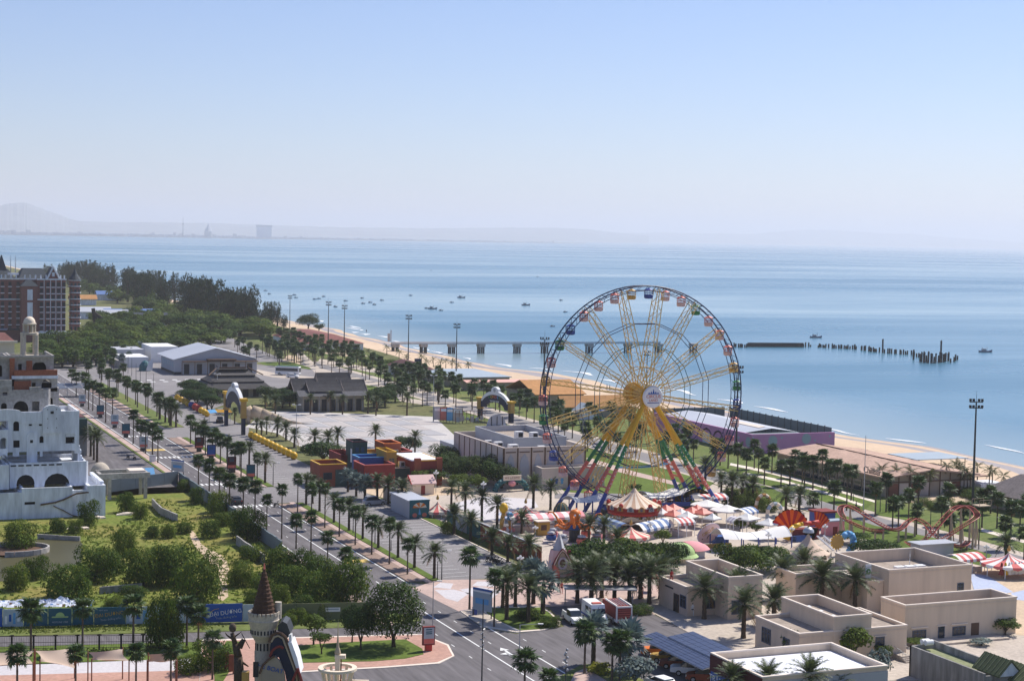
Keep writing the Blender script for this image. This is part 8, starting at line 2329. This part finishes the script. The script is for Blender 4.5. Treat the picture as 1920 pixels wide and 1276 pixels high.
def boat_parts(L):
 h=MB().mat('frame_blue')
 shell(h,[(-L/2,.12*L,-.1,.14*L),(-L*.3,.15*L,-.3,.10*L),(L*.2,.15*L,-.3,.11*L),(L*.42,.07*L,-.1,.17*L),(L/2,.01*L,.05*L,.21*L)])
 c=mb('wall_grey').box(-L*.3,L*.02,-.09*L,.09*L,.1*L,.26*L).mat('glass').box(-L*.28,L*.0,-.092*L,.092*L,.18*L,.23*L)
 m=mb('wood_dark').tube((L*.1,0,.08*L),(L*.1,0,.42*L),.012*L,n=5).tube((-L*.25,0,.2*L),(-L*.25,0,.36*L),.012*L,n=5)
 return h.mesh('hull'),c.mesh('cabin'),m.mesh('mast')
BP={L:boat_parts(L)for L in(6.5,3.2)}
def boat(px,py,L,rz,label,group=None):
 p=gpt(px,py,-1.5);t=thing('fishing_boat',label,'boat',(p.x,p.y,-1.5),rz,group);a,c,m=BP[L]
 inst('hull',a,t);inst('cabin',c,t);inst('mast',m,t)
boat(865,558,6.5,R(-30),'largest dark fishing boat with cabin, left of the wheel');boat(986,572,6.5,R(-20),'dark fishing boat with raised bow just left of the wheel rim');boat(811,579,6.5,R(-25),'dark fishing boat with a short hull towing a skiff');boat(1530,633,6.5,R(-20),'fishing boat beyond the ruined breakwater');boat(1848,660,6.5,R(-20),'small dark boat right of the pile clumps')
for px,py in((498,545),(505,551),(552,553),(555,558),(590,561),(598,560),(607,556),(629,575),(648,564),(679,559),(681,569),(694,567),(702,571),(716,563),(770,554),(808,507),(827,582),(847,567),(800,578),(1008,519),(1052,563),(1060,585),(580,488),(655,471),(785,452),(1390,484),(1533,463),(1036,612),(1072,612)):
 boat(px,py,3.2,R(PR.uniform(-60,20)),'small dark skiff moored out on the open sea','small skiffs on the sea')
def rowg(kd,pts,h,lab,group,near=False,s=1.0):
 for i,p in enumerate(pts):palm(kd,G(*p),h if not callable(h)else h(i),lab,group,near,s)
ORD=['first','second','third','fourth','fifth','sixth','seventh','eighth','ninth','tenth','eleventh','twelfth']
B=[(764,1077),(730,1058),(697,1040),(666,1022),(636,1006),(609,990),(584,976),(558,961)]
for i,p in enumerate(B):palm('fan',G(*p),(4.7,5.9,5.2,5.7,5.2,6.6,5.4,6.0)[i],f'fan palm in the brick strip, {ORD[i]} up from the pink crossing','fan palms in the brick tree strip',True)
Bf=[(452,895),(440,886),(426,877),(413,870),(398,862),(385,853),(377,847),(366,840),(357,832)]
for i,p in enumerate(Bf):palm('fan',G(*p),(6.2,5.0,5.6,5.4,5,5.4,5,5,5.6)[i],f'fan palm in the brick strip beyond the driveway, {ORD[i]} up','fan palms in the brick strip beyond the driveway')
Cn=[(814,1085),(777,1065),(746,1046),(709,1028),(680,1011),(654,995),(626,980),(599,958),(586,944),(574,946)]
for i,p in enumerate(Cn):palm('date',G(*p),(3.7,3.6,4.0,3.7,4.2,3.9,3.7,4.2,4,4.2)[i],f'slim date palm on the lawn strip, {ORD[i]} up from its near end','date palms on the lawn strip',i<7,.88)
for i,p in enumerate(((497,906),(482,898),(467,877),(450,875),(426,866),(404,850),(382,834))):palm('fan' if i%2 else 'date',G(*p),4.4,f'palm on the lawn strip beyond the driveway, {ORD[i]} up','palms on the lawn strip beyond the driveway',False,.88)
A_=[(372,914),(392,935),(411,938),(430,957),(456,965),(478,975),(500,1010),(528,1010),(555,1028),(583,1040),(614,1062),(648,1085)]
for i,p in enumerate(A_):palm('fan',G(*p),(5.0,6.4,5.2,5.2,5.6,5.6,6.2,8.2,4.4,5.8,4.6,3.6)[i],f'fan palm on the lot side of the avenue, {ORD[i]} from the far end','fan palms on the lot side of the avenue',i>5)
Ap=[(143,742),(160,755),(166,768),(174,770),(186,775),(198,792),(211,781),(250,832),(264,845),(273,850),(286,857),(296,868)]
for i,p in enumerate(Ap):palm('fan',G(*p),(6,7,7,7.4,7,7.6,6,7,6,6.4,6.4,6.4)[i],f'fan palm on the left footpath by the advertising totems, {ORD[i]} from the far end','fan palms on the left footpath',False,1.12)
for i in range(15):
 f=i/14;palm('fan',(85.6+.9*(i%2),432+112*f),PR.uniform(5.2,6.2),'fan palm in the dense double row on the far median','fan palms of the far median',False,1.15)
for i,p in enumerate(((319,798),(330,801),(310,792),(300,786))):palm('date',G(*p),4.2,f'date palm at the near tip of the far median, {ORD[i]} from the tip',None)
palm('fan',G(231,713),4.2,'lone fan palm standing in the far yard',None)
for i,p in enumerate(((170,855),(176,862),(182,866))):palm('date',G(*p),5.2,('date palm behind the white building, leftmost of three','date palm behind the white building, middle of three','date palm behind the white building nearest the dome')[i],None)
Dd=[(707,937),(728,944),(753,952),(851,1002),(882,1012),(922,1040),(952,1053),(991,1060)]
for i,p in enumerate(Dd):palm('date',G(*p),(3.6,3.4,3.4,3.4,3.2,2.6,2.8,3.0)[i],f'date palm along the park wall, {ORD[i]} from the silver car','date palms along the park wall',i>2)
for i,(p,h)in enumerate((((846,962),4.4),((872,968),4.2),((903,978),4.2),((932,990),4.0),((1000,952),4.2),((1032,956),4.0),((1104,1020),3.2),((1132,1020),3.0),((1157,1040),2.6),((978,1000),2.6))):
 palm('date',G(*p),h,('date palm beside the pale pool floor, leftmost','date palm beside the pale pool floor, second from left','date palm beside the pale pool floor, third from left','date palm behind the golden balloon statue','date palm in front of the low cream front building, left of two','date palm in front of the low cream front building, right of two','date palm right of the octopus ride','date palm left of the cream striped tent','yellowish date palm in front of the cream striped tent','small date palm by the ticket booth')[i],None,True)
for i,(p,r)in enumerate((((652,922),1.0),((668,930),1.05),((684,935),1.0))):palm('silver',G(*p),3.0,('silver blue fan palm in front of the green corner panel','silver blue fan palm in front of the dark red house, middle','silver blue fan palm nearest the sandy yard')[i],None,True,1.05)
for i,p in enumerate(((615,850),(633,845),(590,845),(704,838),(778,852),(520,818),(536,825),(552,838))):palm('date',G(*p),(3.6,3.8,3.2,3.6,4.0,3.0,2.8,2.6)[i],('date palm behind the plaza tree, near the dark crown','date palm right of the dark plaza tree','short date palm left of the dark plaza tree','date palm between green tower and orange house','date palm right of the orange painted house','date palm behind the yellow ball chain, leftmost','date palm behind the yellow ball chain, second','date palm behind the yellow ball chain, nearest the tree')[i],None)
for i,p in enumerate(((481,817),(490,822),(500,814),(440,795))):palm('date',G(*p),3.2,('slender date palm beside the first yellow ball','slender date palm beside the second yellow ball','date palm at the plaza rim by the statue tail','date palm under the blue plaza arch')[i],None,False,.8)
for i,p in enumerate(((582,777),(620,772),(642,777),(690,775),(705,779),(763,779),(516,777),(497,772))):palm('date',G(*p),(4.6,4.4,4.2,4.4,4.2,4.8,3.6,3.4)[i],f'date palm on the plaza far edge, {ORD[i]} in front of the dark pavilion','date palms on the far plaza edge',False,.9)
isl=[('fan',(926,1176),6.4,1.0,'dark fan palm at the tip of the gate island'),('date',(950,1163),4.6,1.05,'date palm on the gate island beside the fan palm'),('date',(990,1168),4.5,1.1,'large date palm at the front of the gate island'),('date',(942,1140),4.2,1.0,'date palm at the back of the gate island'),('date',(966,1138),4.4,1.0,'date palm at the back of the gate island near the mural wall'),('silver',(1018,1152),4.2,1.25,'large silver blue palm on the gate island'),('silver',(1000,1132),4.4,1.2,'silver blue palm at the back of the gate island')]
for kd,p,h,s,lb in isl:palm(kd,G(*p),h,lb,None,True,s)
gt=[((1082,1130),4.6,'date palm left of the carport roof'),((1108,1138),4.6,'large date palm over the white van'),((1128,1120),4.6,'date palm behind the white van'),((1152,1130),4.6,'date palm over the fire engine'),((1180,1132),4.2,'date palm right of the fire engine'),((1200,1122),4.4,'dark date palm by the red umbrella'),((1217,1132),4.8,'date palm at the gate block corner'),((1238,1122),4.2,'date palm behind the gate block corner'),((1320,1160),4.3,'date palm with rusty skirt before the gate block'),((1382,1152),4.2,'date palm against the gate block upper wall'),((1394,1196),4.6,'date palm by the white pillar and kerb'),((1450,1172),3.6,'date palm left of the raised middle block'),((1466,1122),4.2,'date palm behind the raised middle block, leftmost'),((1505,1108),4.4,'date palm beside the low annex wall'),((1540,1138),4.4,'date palm behind the raised middle block, middle'),((1602,1145),4.4,'large date palm under the green emblem sign')]
for p,h,lb in gt:palm('date',G(*p),h*.9,lb,None,True,1.32)
for kd,p,h,s,lb in(('fan',(880,1143),7.5,1.15,'tall propped fan palm alone at the pink crossing'),('fan',(1096,1264),5.0,1.3,'tall fan palm on the bottom bed, leftmost'),('silver',(1112,1246),4.2,1.25,'silver palm behind the bottom fan palm'),('fan',(1147,1280),4.6,1.3,'fan palm on the bottom bed left of the yellow shrub'),('fan',(1162,1278),4.8,1.25,'fan palm on the bottom bed right of the yellow shrub'),('silver',(1178,1262),4.0,1.3,'silver palm between bottom bed and solar canopy'),('fan',(983,1312),4.4,1.25,'fan palm cut by the bottom edge near the tall pole'),('fan',(1028,1330),3.4,1.0,'small fan palm top at the bottom edge'),('date',(1370,1330),3.4,1.0,'palm top in front of the maroon wall at the bottom edge'),('date',(1438,1330),3.4,1.0,'palm top in front of the white roof at the bottom edge'),('date',(1515,1335),3.8,1.1,'large palm top in front of the grey wall at the bottom edge'),('date',(1570,1330),2.8,.8,'small palm top at the bottom edge beside the grey wall'),('fan',(58,1230),5.6,1.3,'fan palm with dry fronds in front of the teal hoarding, leftmost'),('fan',(155,1222),5.4,1.25,'fan palm in front of the teal hoarding, second from left'),('fan',(250,1216),5.2,1.25,'fan palm in front of the dark hoarding panel'),('fan',(350,1212),4.8,1.2,'fan palm in front of the pale hoarding panel'),('fan',(372,1214),4.2,1.2,'fan palm left of the blue hoarding panel'),('fan',(32,1300),4.2,1.1,'fan palm on the red terrace, leftmost'),('fan',(142,1302),4.6,1.1,'fan palm on the red terrace before the widest sail'),('fan',(255,1298),4.4,1.1,'fan palm on the red terrace before the dipping sail'),('fan',(320,1290),4.4,1.15,'fan palm on the red terrace before the small sail'),('fan',(398,1275),4.6,1.1,'fan palm beside the log stockade')):
 palm(kd,G(*p),h,lb,None,True,s)
fr=[(1383,883,4.6),(1399,891,4.8),(1422,887,4.4),(1433,909,4.4),(1447,887,4.8),(1464,912,4.4),(1481,909,4.0),(1504,906,5.6),(1508,919,5.6),(1524,918,5.6),(1541,909,6.0),(1555,918,4.6),(1569,922,5.2),(1563,962,4.6),(1587,957,7.2),(1596,938,5.6),(1641,968,5.2),(1661,960,6.2),(1673,994,4.4),(1684,988,4.6),(1703,980,5.0),(1721,962,5.6),(1718,1002,4.2),(1765,985,4.2),(1778,955,3.8),(1806,972,1.8),(1841,990,4.4),(1869,990,5.4),(1857,962,3.8),(1525,952,1.8),(1895,1005,5.0),(1912,1000,4.6),(1884,1030,4.2),(1840,960,3.0),(1920,1050,4.4),(1780,1000,2.4),(1925,980,4),(1350,872,4.6),(1340,880,4.2),(1365,878,4.4),(1414,878,5.2),(1490,895,5)]
fr.sort()
OW=ORD+['thirteenth','fourteenth','fifteenth','sixteenth','seventeenth','eighteenth','nineteenth','twentieth','twenty-first','twenty-second','twenty-third','twenty-fourth']
cnt={}
for px,py,h in fr:
 st=('just right of the wheel','between thatched hall and shell ride','behind the coaster track','by the tallest floodlight')[0 if px<1490 else 1 if px<1650 else 2 if px<1830 else 3]
 cnt[st]=cnt.get(st,-1)+1
 palm('fan',G(px,py),h,f'fan palm {st}, {OW[cnt[st]]} from the wheel side','fan palms along the beach road',False,1.04)
for px,py,h,lb in((1372,950,4.6,'date palm right of the rose striped awning'),(1391,945,4.2,'date palm behind the rust arch ornament'),(1411,948,4.0,'broad date palm left of the beach road bend'),(1473,966,3.4,'wide date palm behind the red shell ride'),(1498,958,3.0,'lower date palm touching the wide one behind the shell ride'),(1886,1052,2.6,'date palm behind the right striped tent'),(1352,930,3.4,'date palm at the foot of the wheel right legs'),(1322,908,4,'date palm on the lawn by the wheel')):palm('date',G(px,py),h,lb,None,True,1.05)
for px,py,h in((1831,913,4.2),(1855,922,4.4),(1860,921,3.8),(1881,924,3.6),(1792,910,4.2),(1799,910,4.2),(1807,926,4.4),(1813,926,4.0),(1706,930,4.8),(1743,930,4.2),(1773,926,5.4),(1651,921,4.6),(1680,925,4.4)):
 palm('coco',G(px,py),h,'coconut palm by the gabled front of the thatched hall','coconut palms at the thatched hall')
for px,py,h in((725,665,3),(748,672,2.6),(690,668,2.2),(790,684,3),(812,688,3),(826,692,2.8),(836,690,2.6),(848,694,3),(858,697,2.4),(878,702,3.4),(762,680,2.4),(800,690,2.6),(900,716,1.0),(912,718,1.0),(930,722,1.2),(938,722,1.2),(1558,870,1.2),(1575,868,1.0),(1600,868,1.2),(1612,866,1.4),(1676,880,1.0),(1790,892,1.2),(1800,895,1.4)):
 palm('coco',G(px,py),h,'small coconut palm on the upper sand of the beach','small coconut palms on the sand',False,1.0)
def scatter(poly,n,dmin,fn,seed):
 rnd=random.Random(seed)
 P=[(G(*p).x,G(*p).y)for p in poly]
 xs,ys=[p[0]for p in P],[p[1]for p in P]
 out=[]
 tries=0
 while len(out)<n and tries<n*60:
  tries+=1
  x,y=rnd.uniform(min(xs),max(xs)),rnd.uniform(min(ys),max(ys))
  if in_poly(x,y,P)and all((x-a)**2+(y-b_)**2>dmin**2 for a,b_ in out):out.append((x,y));fn((x,y))
 return out
scatter([(480,665),(520,640),(600,655),(700,690),(790,715),(830,745),(700,722),(560,690)],95,3.6,lambda p:palm('fan',p,PR.uniform(4.6,6.4),'fan palm in the park grove behind the dark pavilion','fan palms in the grove behind the pavilion',False,1.08),1)
scatter([(700,720),(790,715),(900,745),(1000,772),(1010,800),(960,790),(900,770),(830,770),(740,755)],56,3.8,lambda p:palm('fan',p,PR.uniform(4.4,6),'fan palm in the grove between plaza and orange halls','fan palms in the grove by the orange halls',False,1.08),2)
scatter([(1000,790),(1060,780),(1180,800),(1300,850),(1360,880),(1330,900),(1200,860),(1100,850),(1050,850)],38,4.2,lambda p:palm('fan',p,PR.uniform(3.8,5.4),'fan palm on the lawns behind the wheel','fan palms behind the wheel',False,1.05),3)
scatter([(420,640),(470,660),(520,640),(600,655),(560,690),(480,690),(430,665)],30,4.5,lambda p:palm('fan',p,PR.uniform(4,5.4),'fan palm near the far boulevard and bus','fan palms by the far boulevard'),4)
scatter([(120,700),(200,668),(330,690),(240,680),(190,720),(130,740)],16,4.5,lambda p:palm('fan',p,PR.uniform(4.5,6),'fan palm far up the avenue before the dense trees','fan palms far up the avenue'),5)
scatter([(195,690),(260,660),(300,655),(250,690)],14,3.5,lambda p:palm('silver',p,3.4,'silver palm in the clump at the far yard edge','silver palms at the far yard'),6)
for i,(px,py,r,h,lb)in enumerate(((870,905,3.2,6.5,'dark leafy tree hiding the stage wall, nearest the painted houses'),(905,905,3.4,6.6,'dark leafy tree hiding the stage wall, middle front'),(940,915,3.2,6.2,'dark leafy tree hiding the stage wall, nearest the cream building'),(840,880,3.4,6.2,'dark leafy tree at the plaza corner behind the white roofed house'),(885,878,3.6,7.0,'dark leafy tree at the stage wall back row'),(925,885,3.2,6.6,'dark leafy tree at the stage wall back row, nearest the wheel'),(852,900,3.0,6.0,'dark leafy tree beside the white roofed red house'),(960,900,2.4,5.0,'dark leafy tree at the stage front corner'),(605,868,4.4,5.8,'big dark round tree at the near plaza edge'),(765,850,2.6,4.6,'dark round tree behind the orange painted house'))):
 tree('round',G(px,py),r,h,lb,None,.8)
for px,py,lb in((788,912,'round clipped bright green tree before the white roofed house, left'),(818,910,'round clipped dark tree before the white roofed house, right'),(895,922,'bright green bushy tree below the stage wall'),(860,920,'mid green bushy tree below the stage wall')):tree('small',G(px,py),1.9,3.9,lb,None,1.1)
for px,py,r,h,lb in((676,1220,1.5,6.0,'darker reddish tree beside the big banyan'),(660,1206,1.2,5.4,'thin dark tree on the corner lawn left of the banyan')):tree('round',G(px,py),r,h,lb,None,1.3)
for px,py,r,h,lb in((588,1210,1.5,4.4,'small propped tree on the corner lawn by the castle'),(603,1228,1.2,3.0,'sapling on the corner lawn before the hoarding'),(1170,1100,0,0,'')):
 if r:tree('small',G(px,py),r,h,lb,None,1.6)
for px,py,r,h,lb in((1112,1074,5.2,6.0,'wide flat crowned rain tree left of the green dome'),(1180,1072,5.2,5.8,'wide flat crowned rain tree in the middle by the date palms'),(1240,1066,4.2,5.2,'wide flat crowned rain tree touching the green dome'),(1395,1074,4.8,5.4,'wide flat crowned rain tree in front of the long canopy'),(1440,1070,4.0,4.8,'wide flat crowned rain tree beside the tan cone tent'),(1640,1044,4.2,3.4,'wide flat crowned tree behind the big beige block'),(1600,1020,3.0,2.4,'low flat tree below the coaster drop')):tree('flat',G(px,py),r,h,lb,None,1.0)
for px,py,r,h,lb in((1243,1022,1.3,3.0,'small bright tree by the blue striped awning'),(1306,965,1.2,3.0,'small tree below the arched metal sign'),(1335,985,1.0,2.6,'small tree beside the white parasol roofs'),(1387,998,1.2,2.8,'small tree at the blue striped stall'),(1418,1004,1.3,2.8,'dark small tree near the shell ride'),(1455,1012,.9,1.4,'bright green shrub by the shell ride horn'),(1190,925,1.3,2.2,'shrub under the wheel by the carousel top'),(1481,1234,1.2,4.2,'bright leafy shrub at the beige block corner'),(1600,1242,1.9,5.2,'leafy tree in front of the beige block windows'),(1655,1238,1.0,2.2,'dark shrub by the concrete stair'),(1885,1190,1.6,2.6,'olive shrub at the right end of the office block'),(1720,1212,1.5,1.3,'dark hedge shrub under the office block window'),(1500,1196,.8,1.8,'thin grey shrub by the beige corner')):
 tree('small',G(px,py),r,h,lb,None,h*.3)
for px,py,r,h,lb in((1642,1280,1.9,4.8,'grey green bush in front of the grey wall'),(1190,1285,2.6,4.2,'large silver grey shrub beside the cars'),(1840,1210,1.6,1.2,'low bright shrubs behind the green tiled porch')):tree('silverbush',G(px,py),r,h,lb,None,.2)
tree('bush',G(1122,1262),1.5,1.2,'bright yellow green shrub under the bottom fan palms').children[0].data=leafy('leaf_yellow',77,lobes_round(77,1,6,.7,.6),700,.12)
for px,py,r,h,lb in((1025,1176,1.3,1.2,'clipped dark green bush on the gate island curve'),(1036,1174,1.2,1.4,'clipped purplish bush at the gate island end'),(990,1160,2.0,1.4,'dark shrubs under the gate island palms'),(1200,1150,1.8,1.2,'low shrubs right of the fire engine'),(840,1000,1.4,2.0,'round dark bush on the wall verge'),(600,1160,1.6,2.2,'yellowish shrub under the hoarding right of the castle'),(560,1165,1.6,2.0,'green shrub under the hoarding behind the castle'),(540,1172,1.2,1.6,'reddish green shrub at the castle turret'),(300,1212,2.0,6.4,'tall creeper covered tree in front of the pale hoarding'),(322,1214,1.6,5.6,'creeper covered tree beside the tall one before the hoarding'),(395,1256,2.4,3.4,'dense bush among the palms left of the stockade'),(350,1262,1.6,2.2,'small bush below the shade sail end')):
 tree('bush',G(px,py),r,h,lb)
lot=[(36,1028,3.4,4.4,'round bright shrub inside the pond ring'),(30,1105,2.4,3.6,'shrub on the near pond bank, left'),(66,1085,2.2,3.2,'shrub on the near pond bank, right'),(128,1120,4.0,4.6,'large dark shrub by the tarpaulin heap'),(178,1090,3.8,5.0,'large bright shrub behind the tarpaulins'),(232,1042,2.2,4.6,'dark upright shrub mid lot'),(205,1075,3.0,3.4,'rounded shrub between two large ones mid lot'),(268,1098,3.8,5.6,'big dark shrub left of the dirt track'),(325,1095,3.8,5.8,'big dark shrub beside its larger neighbour mid lot'),(370,1125,4.2,6.0,'largest dark shrub right beside the dirt track'),(300,1070,2.6,3.6,'shrub behind the two big dark ones'),(238,960,2.2,3.8,'leafy shrub under the pergola'),(262,972,1.8,3.0,'shrub by the pergola front column'),(165,985,2.2,4.2,'dark shrub at the white building base, right'),(108,998,1.8,2.6,'shrub at the white building base, middle'),(140,1000,1.6,2.4,'shrub below the broken ramp'),(315,1008,1.6,2.2,'round dark shrub mid lot by the wall'),(345,1000,1.6,2.0,'small shrub near the top of the dirt track'),(395,1008,2.2,3.0,'bright shrub right of the dirt track top'),(418,985,2.2,2.4,'pale bright bush along the lot wall'),(410,968,2.6,4.6,'dark shrub at the lot wall by the palms'),(368,945,1.8,3.2,'dark shrub leaning on the lot wall, far'),(345,920,1.6,2.2,'shrub along the lot wall, farthest'),(463,1012,3.4,5.4,'tall dark shrub where lot wall meets the avenue'),(450,1000,2.4,3.8,'bright topped shrub behind the tall lot wall one'),(470,1052,2.4,2.6,'low shrub at the slanted wall'),(520,1075,3.0,4.0,'yellowish shrub behind the turret spike'),(560,1085,3.0,4.4,'red tinged shrub behind the turret cone'),(600,1095,3.2,4.4,'dark shrub among the roadside bushes, middle'),(545,1115,3.4,4.2,'bright shrub right of the turret cone'),(605,1130,3.8,4.6,'broad green shrub above the olive hoarding'),(650,1128,4.2,6.0,'largest dark roadside shrub beside the avenue'),(455,1098,2.6,3.4,'grey green shrub left of the turret cone'),(490,1110,2.0,2.4,'small shrub hugging the turret cone'),(525,1130,1.8,2.6,'vine covered stump right of the turret'),(475,1128,1.6,1.8,'low grey bush above the blue hoarding'),(570,1145,2.2,2.2,'low bush touching the olive hoarding'),(250,1118,2.4,1.6,'creeper mound on the short dark wall'),(215,1135,1.8,1.2,'low green creepers by the tarpaulins'),(285,1008,1.5,2.0,'shrub beside the pale broken wall')]
for px,py,r,h,lb in lot:tree('bush',G(px,py),r*.82,h,lb)
CG='tall casuarinas in a line on the coast'
for i in range(62):
 f=i/61
 y=850+760*f+PR.uniform(-12,12)
 x=232-PR.uniform(0,34)
 h=PR.uniform(16,25)*(1 if y>900 else.8)
 tree('plume',(x,y),PR.uniform(.75,1.0),h,'tall dark casuarina in the wood along the coast',CG)
for px,py,h,r in((385,600,27,1.25),(410,606,23,1.2),(360,598,24,1.1),(438,612,17,1.1),(455,615,15,1.0),(505,617,11,.9),(520,616,15,.55),(490,618,12,1.0),(470,616,14,1.1),(532,620,9,.9)):
 tree('plume',G(px,py),r,h,'tall dark casuarina at the seaward end of the wood','casuarinas at the seaward end')
for px,py,r,h,lb in((578,616,5.0,8.5,'lone dark spreading tree on the sand by the beach hall'),(598,622,2.4,5.0,'small tree beside the lone spreading beach tree')):tree('round',G(px,py),r,h,lb,None,1.0)
scatter([(155,640),(210,618),(330,630),(425,640),(420,655),(300,665),(240,672),(160,690),(120,690)],60,8,lambda p:tree('small',p,PR.uniform(4.2,6.2),PR.uniform(6.5,9),'leafy tree in the dense grove between brick hotel and grey hall','leafy trees in the far grove',1.2),7)
scatter([(160,610),(300,596),(480,615),(520,640),(440,630),(330,622),(210,615)],46,10,lambda p:tree('small',p,PR.uniform(4.5,7),PR.uniform(6,10),'leafy tree at the foot of the casuarina wood','leafy trees under the casuarinas',1.2),8)
scatter([(325,745),(360,730),(400,750),(430,775),(395,778),(350,758)],9,3.5,lambda p:tree('round',p,3.0,5.2,'dark street tree shading the farther ball chain','street trees by the pagoda',1.6),9)
scatter([(480,755),(560,748),(570,770),(500,772)],7,4,lambda p:tree('round',p,3.0,PR.uniform(4.6,6.4),'leafy tree between pagoda and dark pavilion','leafy trees between the two pavilions',1.2),10)
scatter([(695,762),(740,752),(765,768),(720,776)],5,4,lambda p:tree('round',p,3.0,6.4,'leafy tree right of the dark pavilion','leafy trees right of the pavilion',1.4),11)
scatter([(1340,925),(1420,935),(1440,960),(1370,950)],7,3,lambda p:tree('bush',p,2.0,2.6,'dense green shrub behind the rust arch ornament','dense shrubs by the arch ornaments'),12)
scatter([(1690,940),(1770,945),(1850,950),(1800,958),(1720,952)],7,3,lambda p:tree('bush',p,1.8,1.3,'low green shrub before the thatched hall gable','low shrubs before the thatched hall'),13)
scatter([(1810,925),(1870,930),(1880,940),(1820,940)],6,3,lambda p:tree('bush',p,2.4,1.6,'low green beach shrub behind the floodlight mast','beach shrubs by the mast'),14)
scatter([(620,655),(680,668),(760,690),(740,700),(680,685)],10,5,lambda p:tree('small',p,2.4,3.0,'dusty shrub between grove and sand','dusty shrubs at the sand edge',.4),15)
scatter([(60,650),(150,640),(165,660),(140,690),(60,690)],16,6,lambda p:tree('small',p,PR.uniform(3.6,5),PR.uniform(5,7.5),'leafy tree at the foot of the brick hotel arcade','leafy trees below the brick hotel',1.0),16)
for i in range(40):
 f=i/39
 tree('small',(224-PR.uniform(0,36),850+700*f+PR.uniform(-10,10)),PR.uniform(4.5,7),PR.uniform(7,12),'dark leafy tree filling the lower edge of the casuarina wood','leafy trees inside the casuarina wood',.8)
tree('dome',G(738,1214),3.75,8.0,'big dense round banyan on the corner lawn',None,1.0)
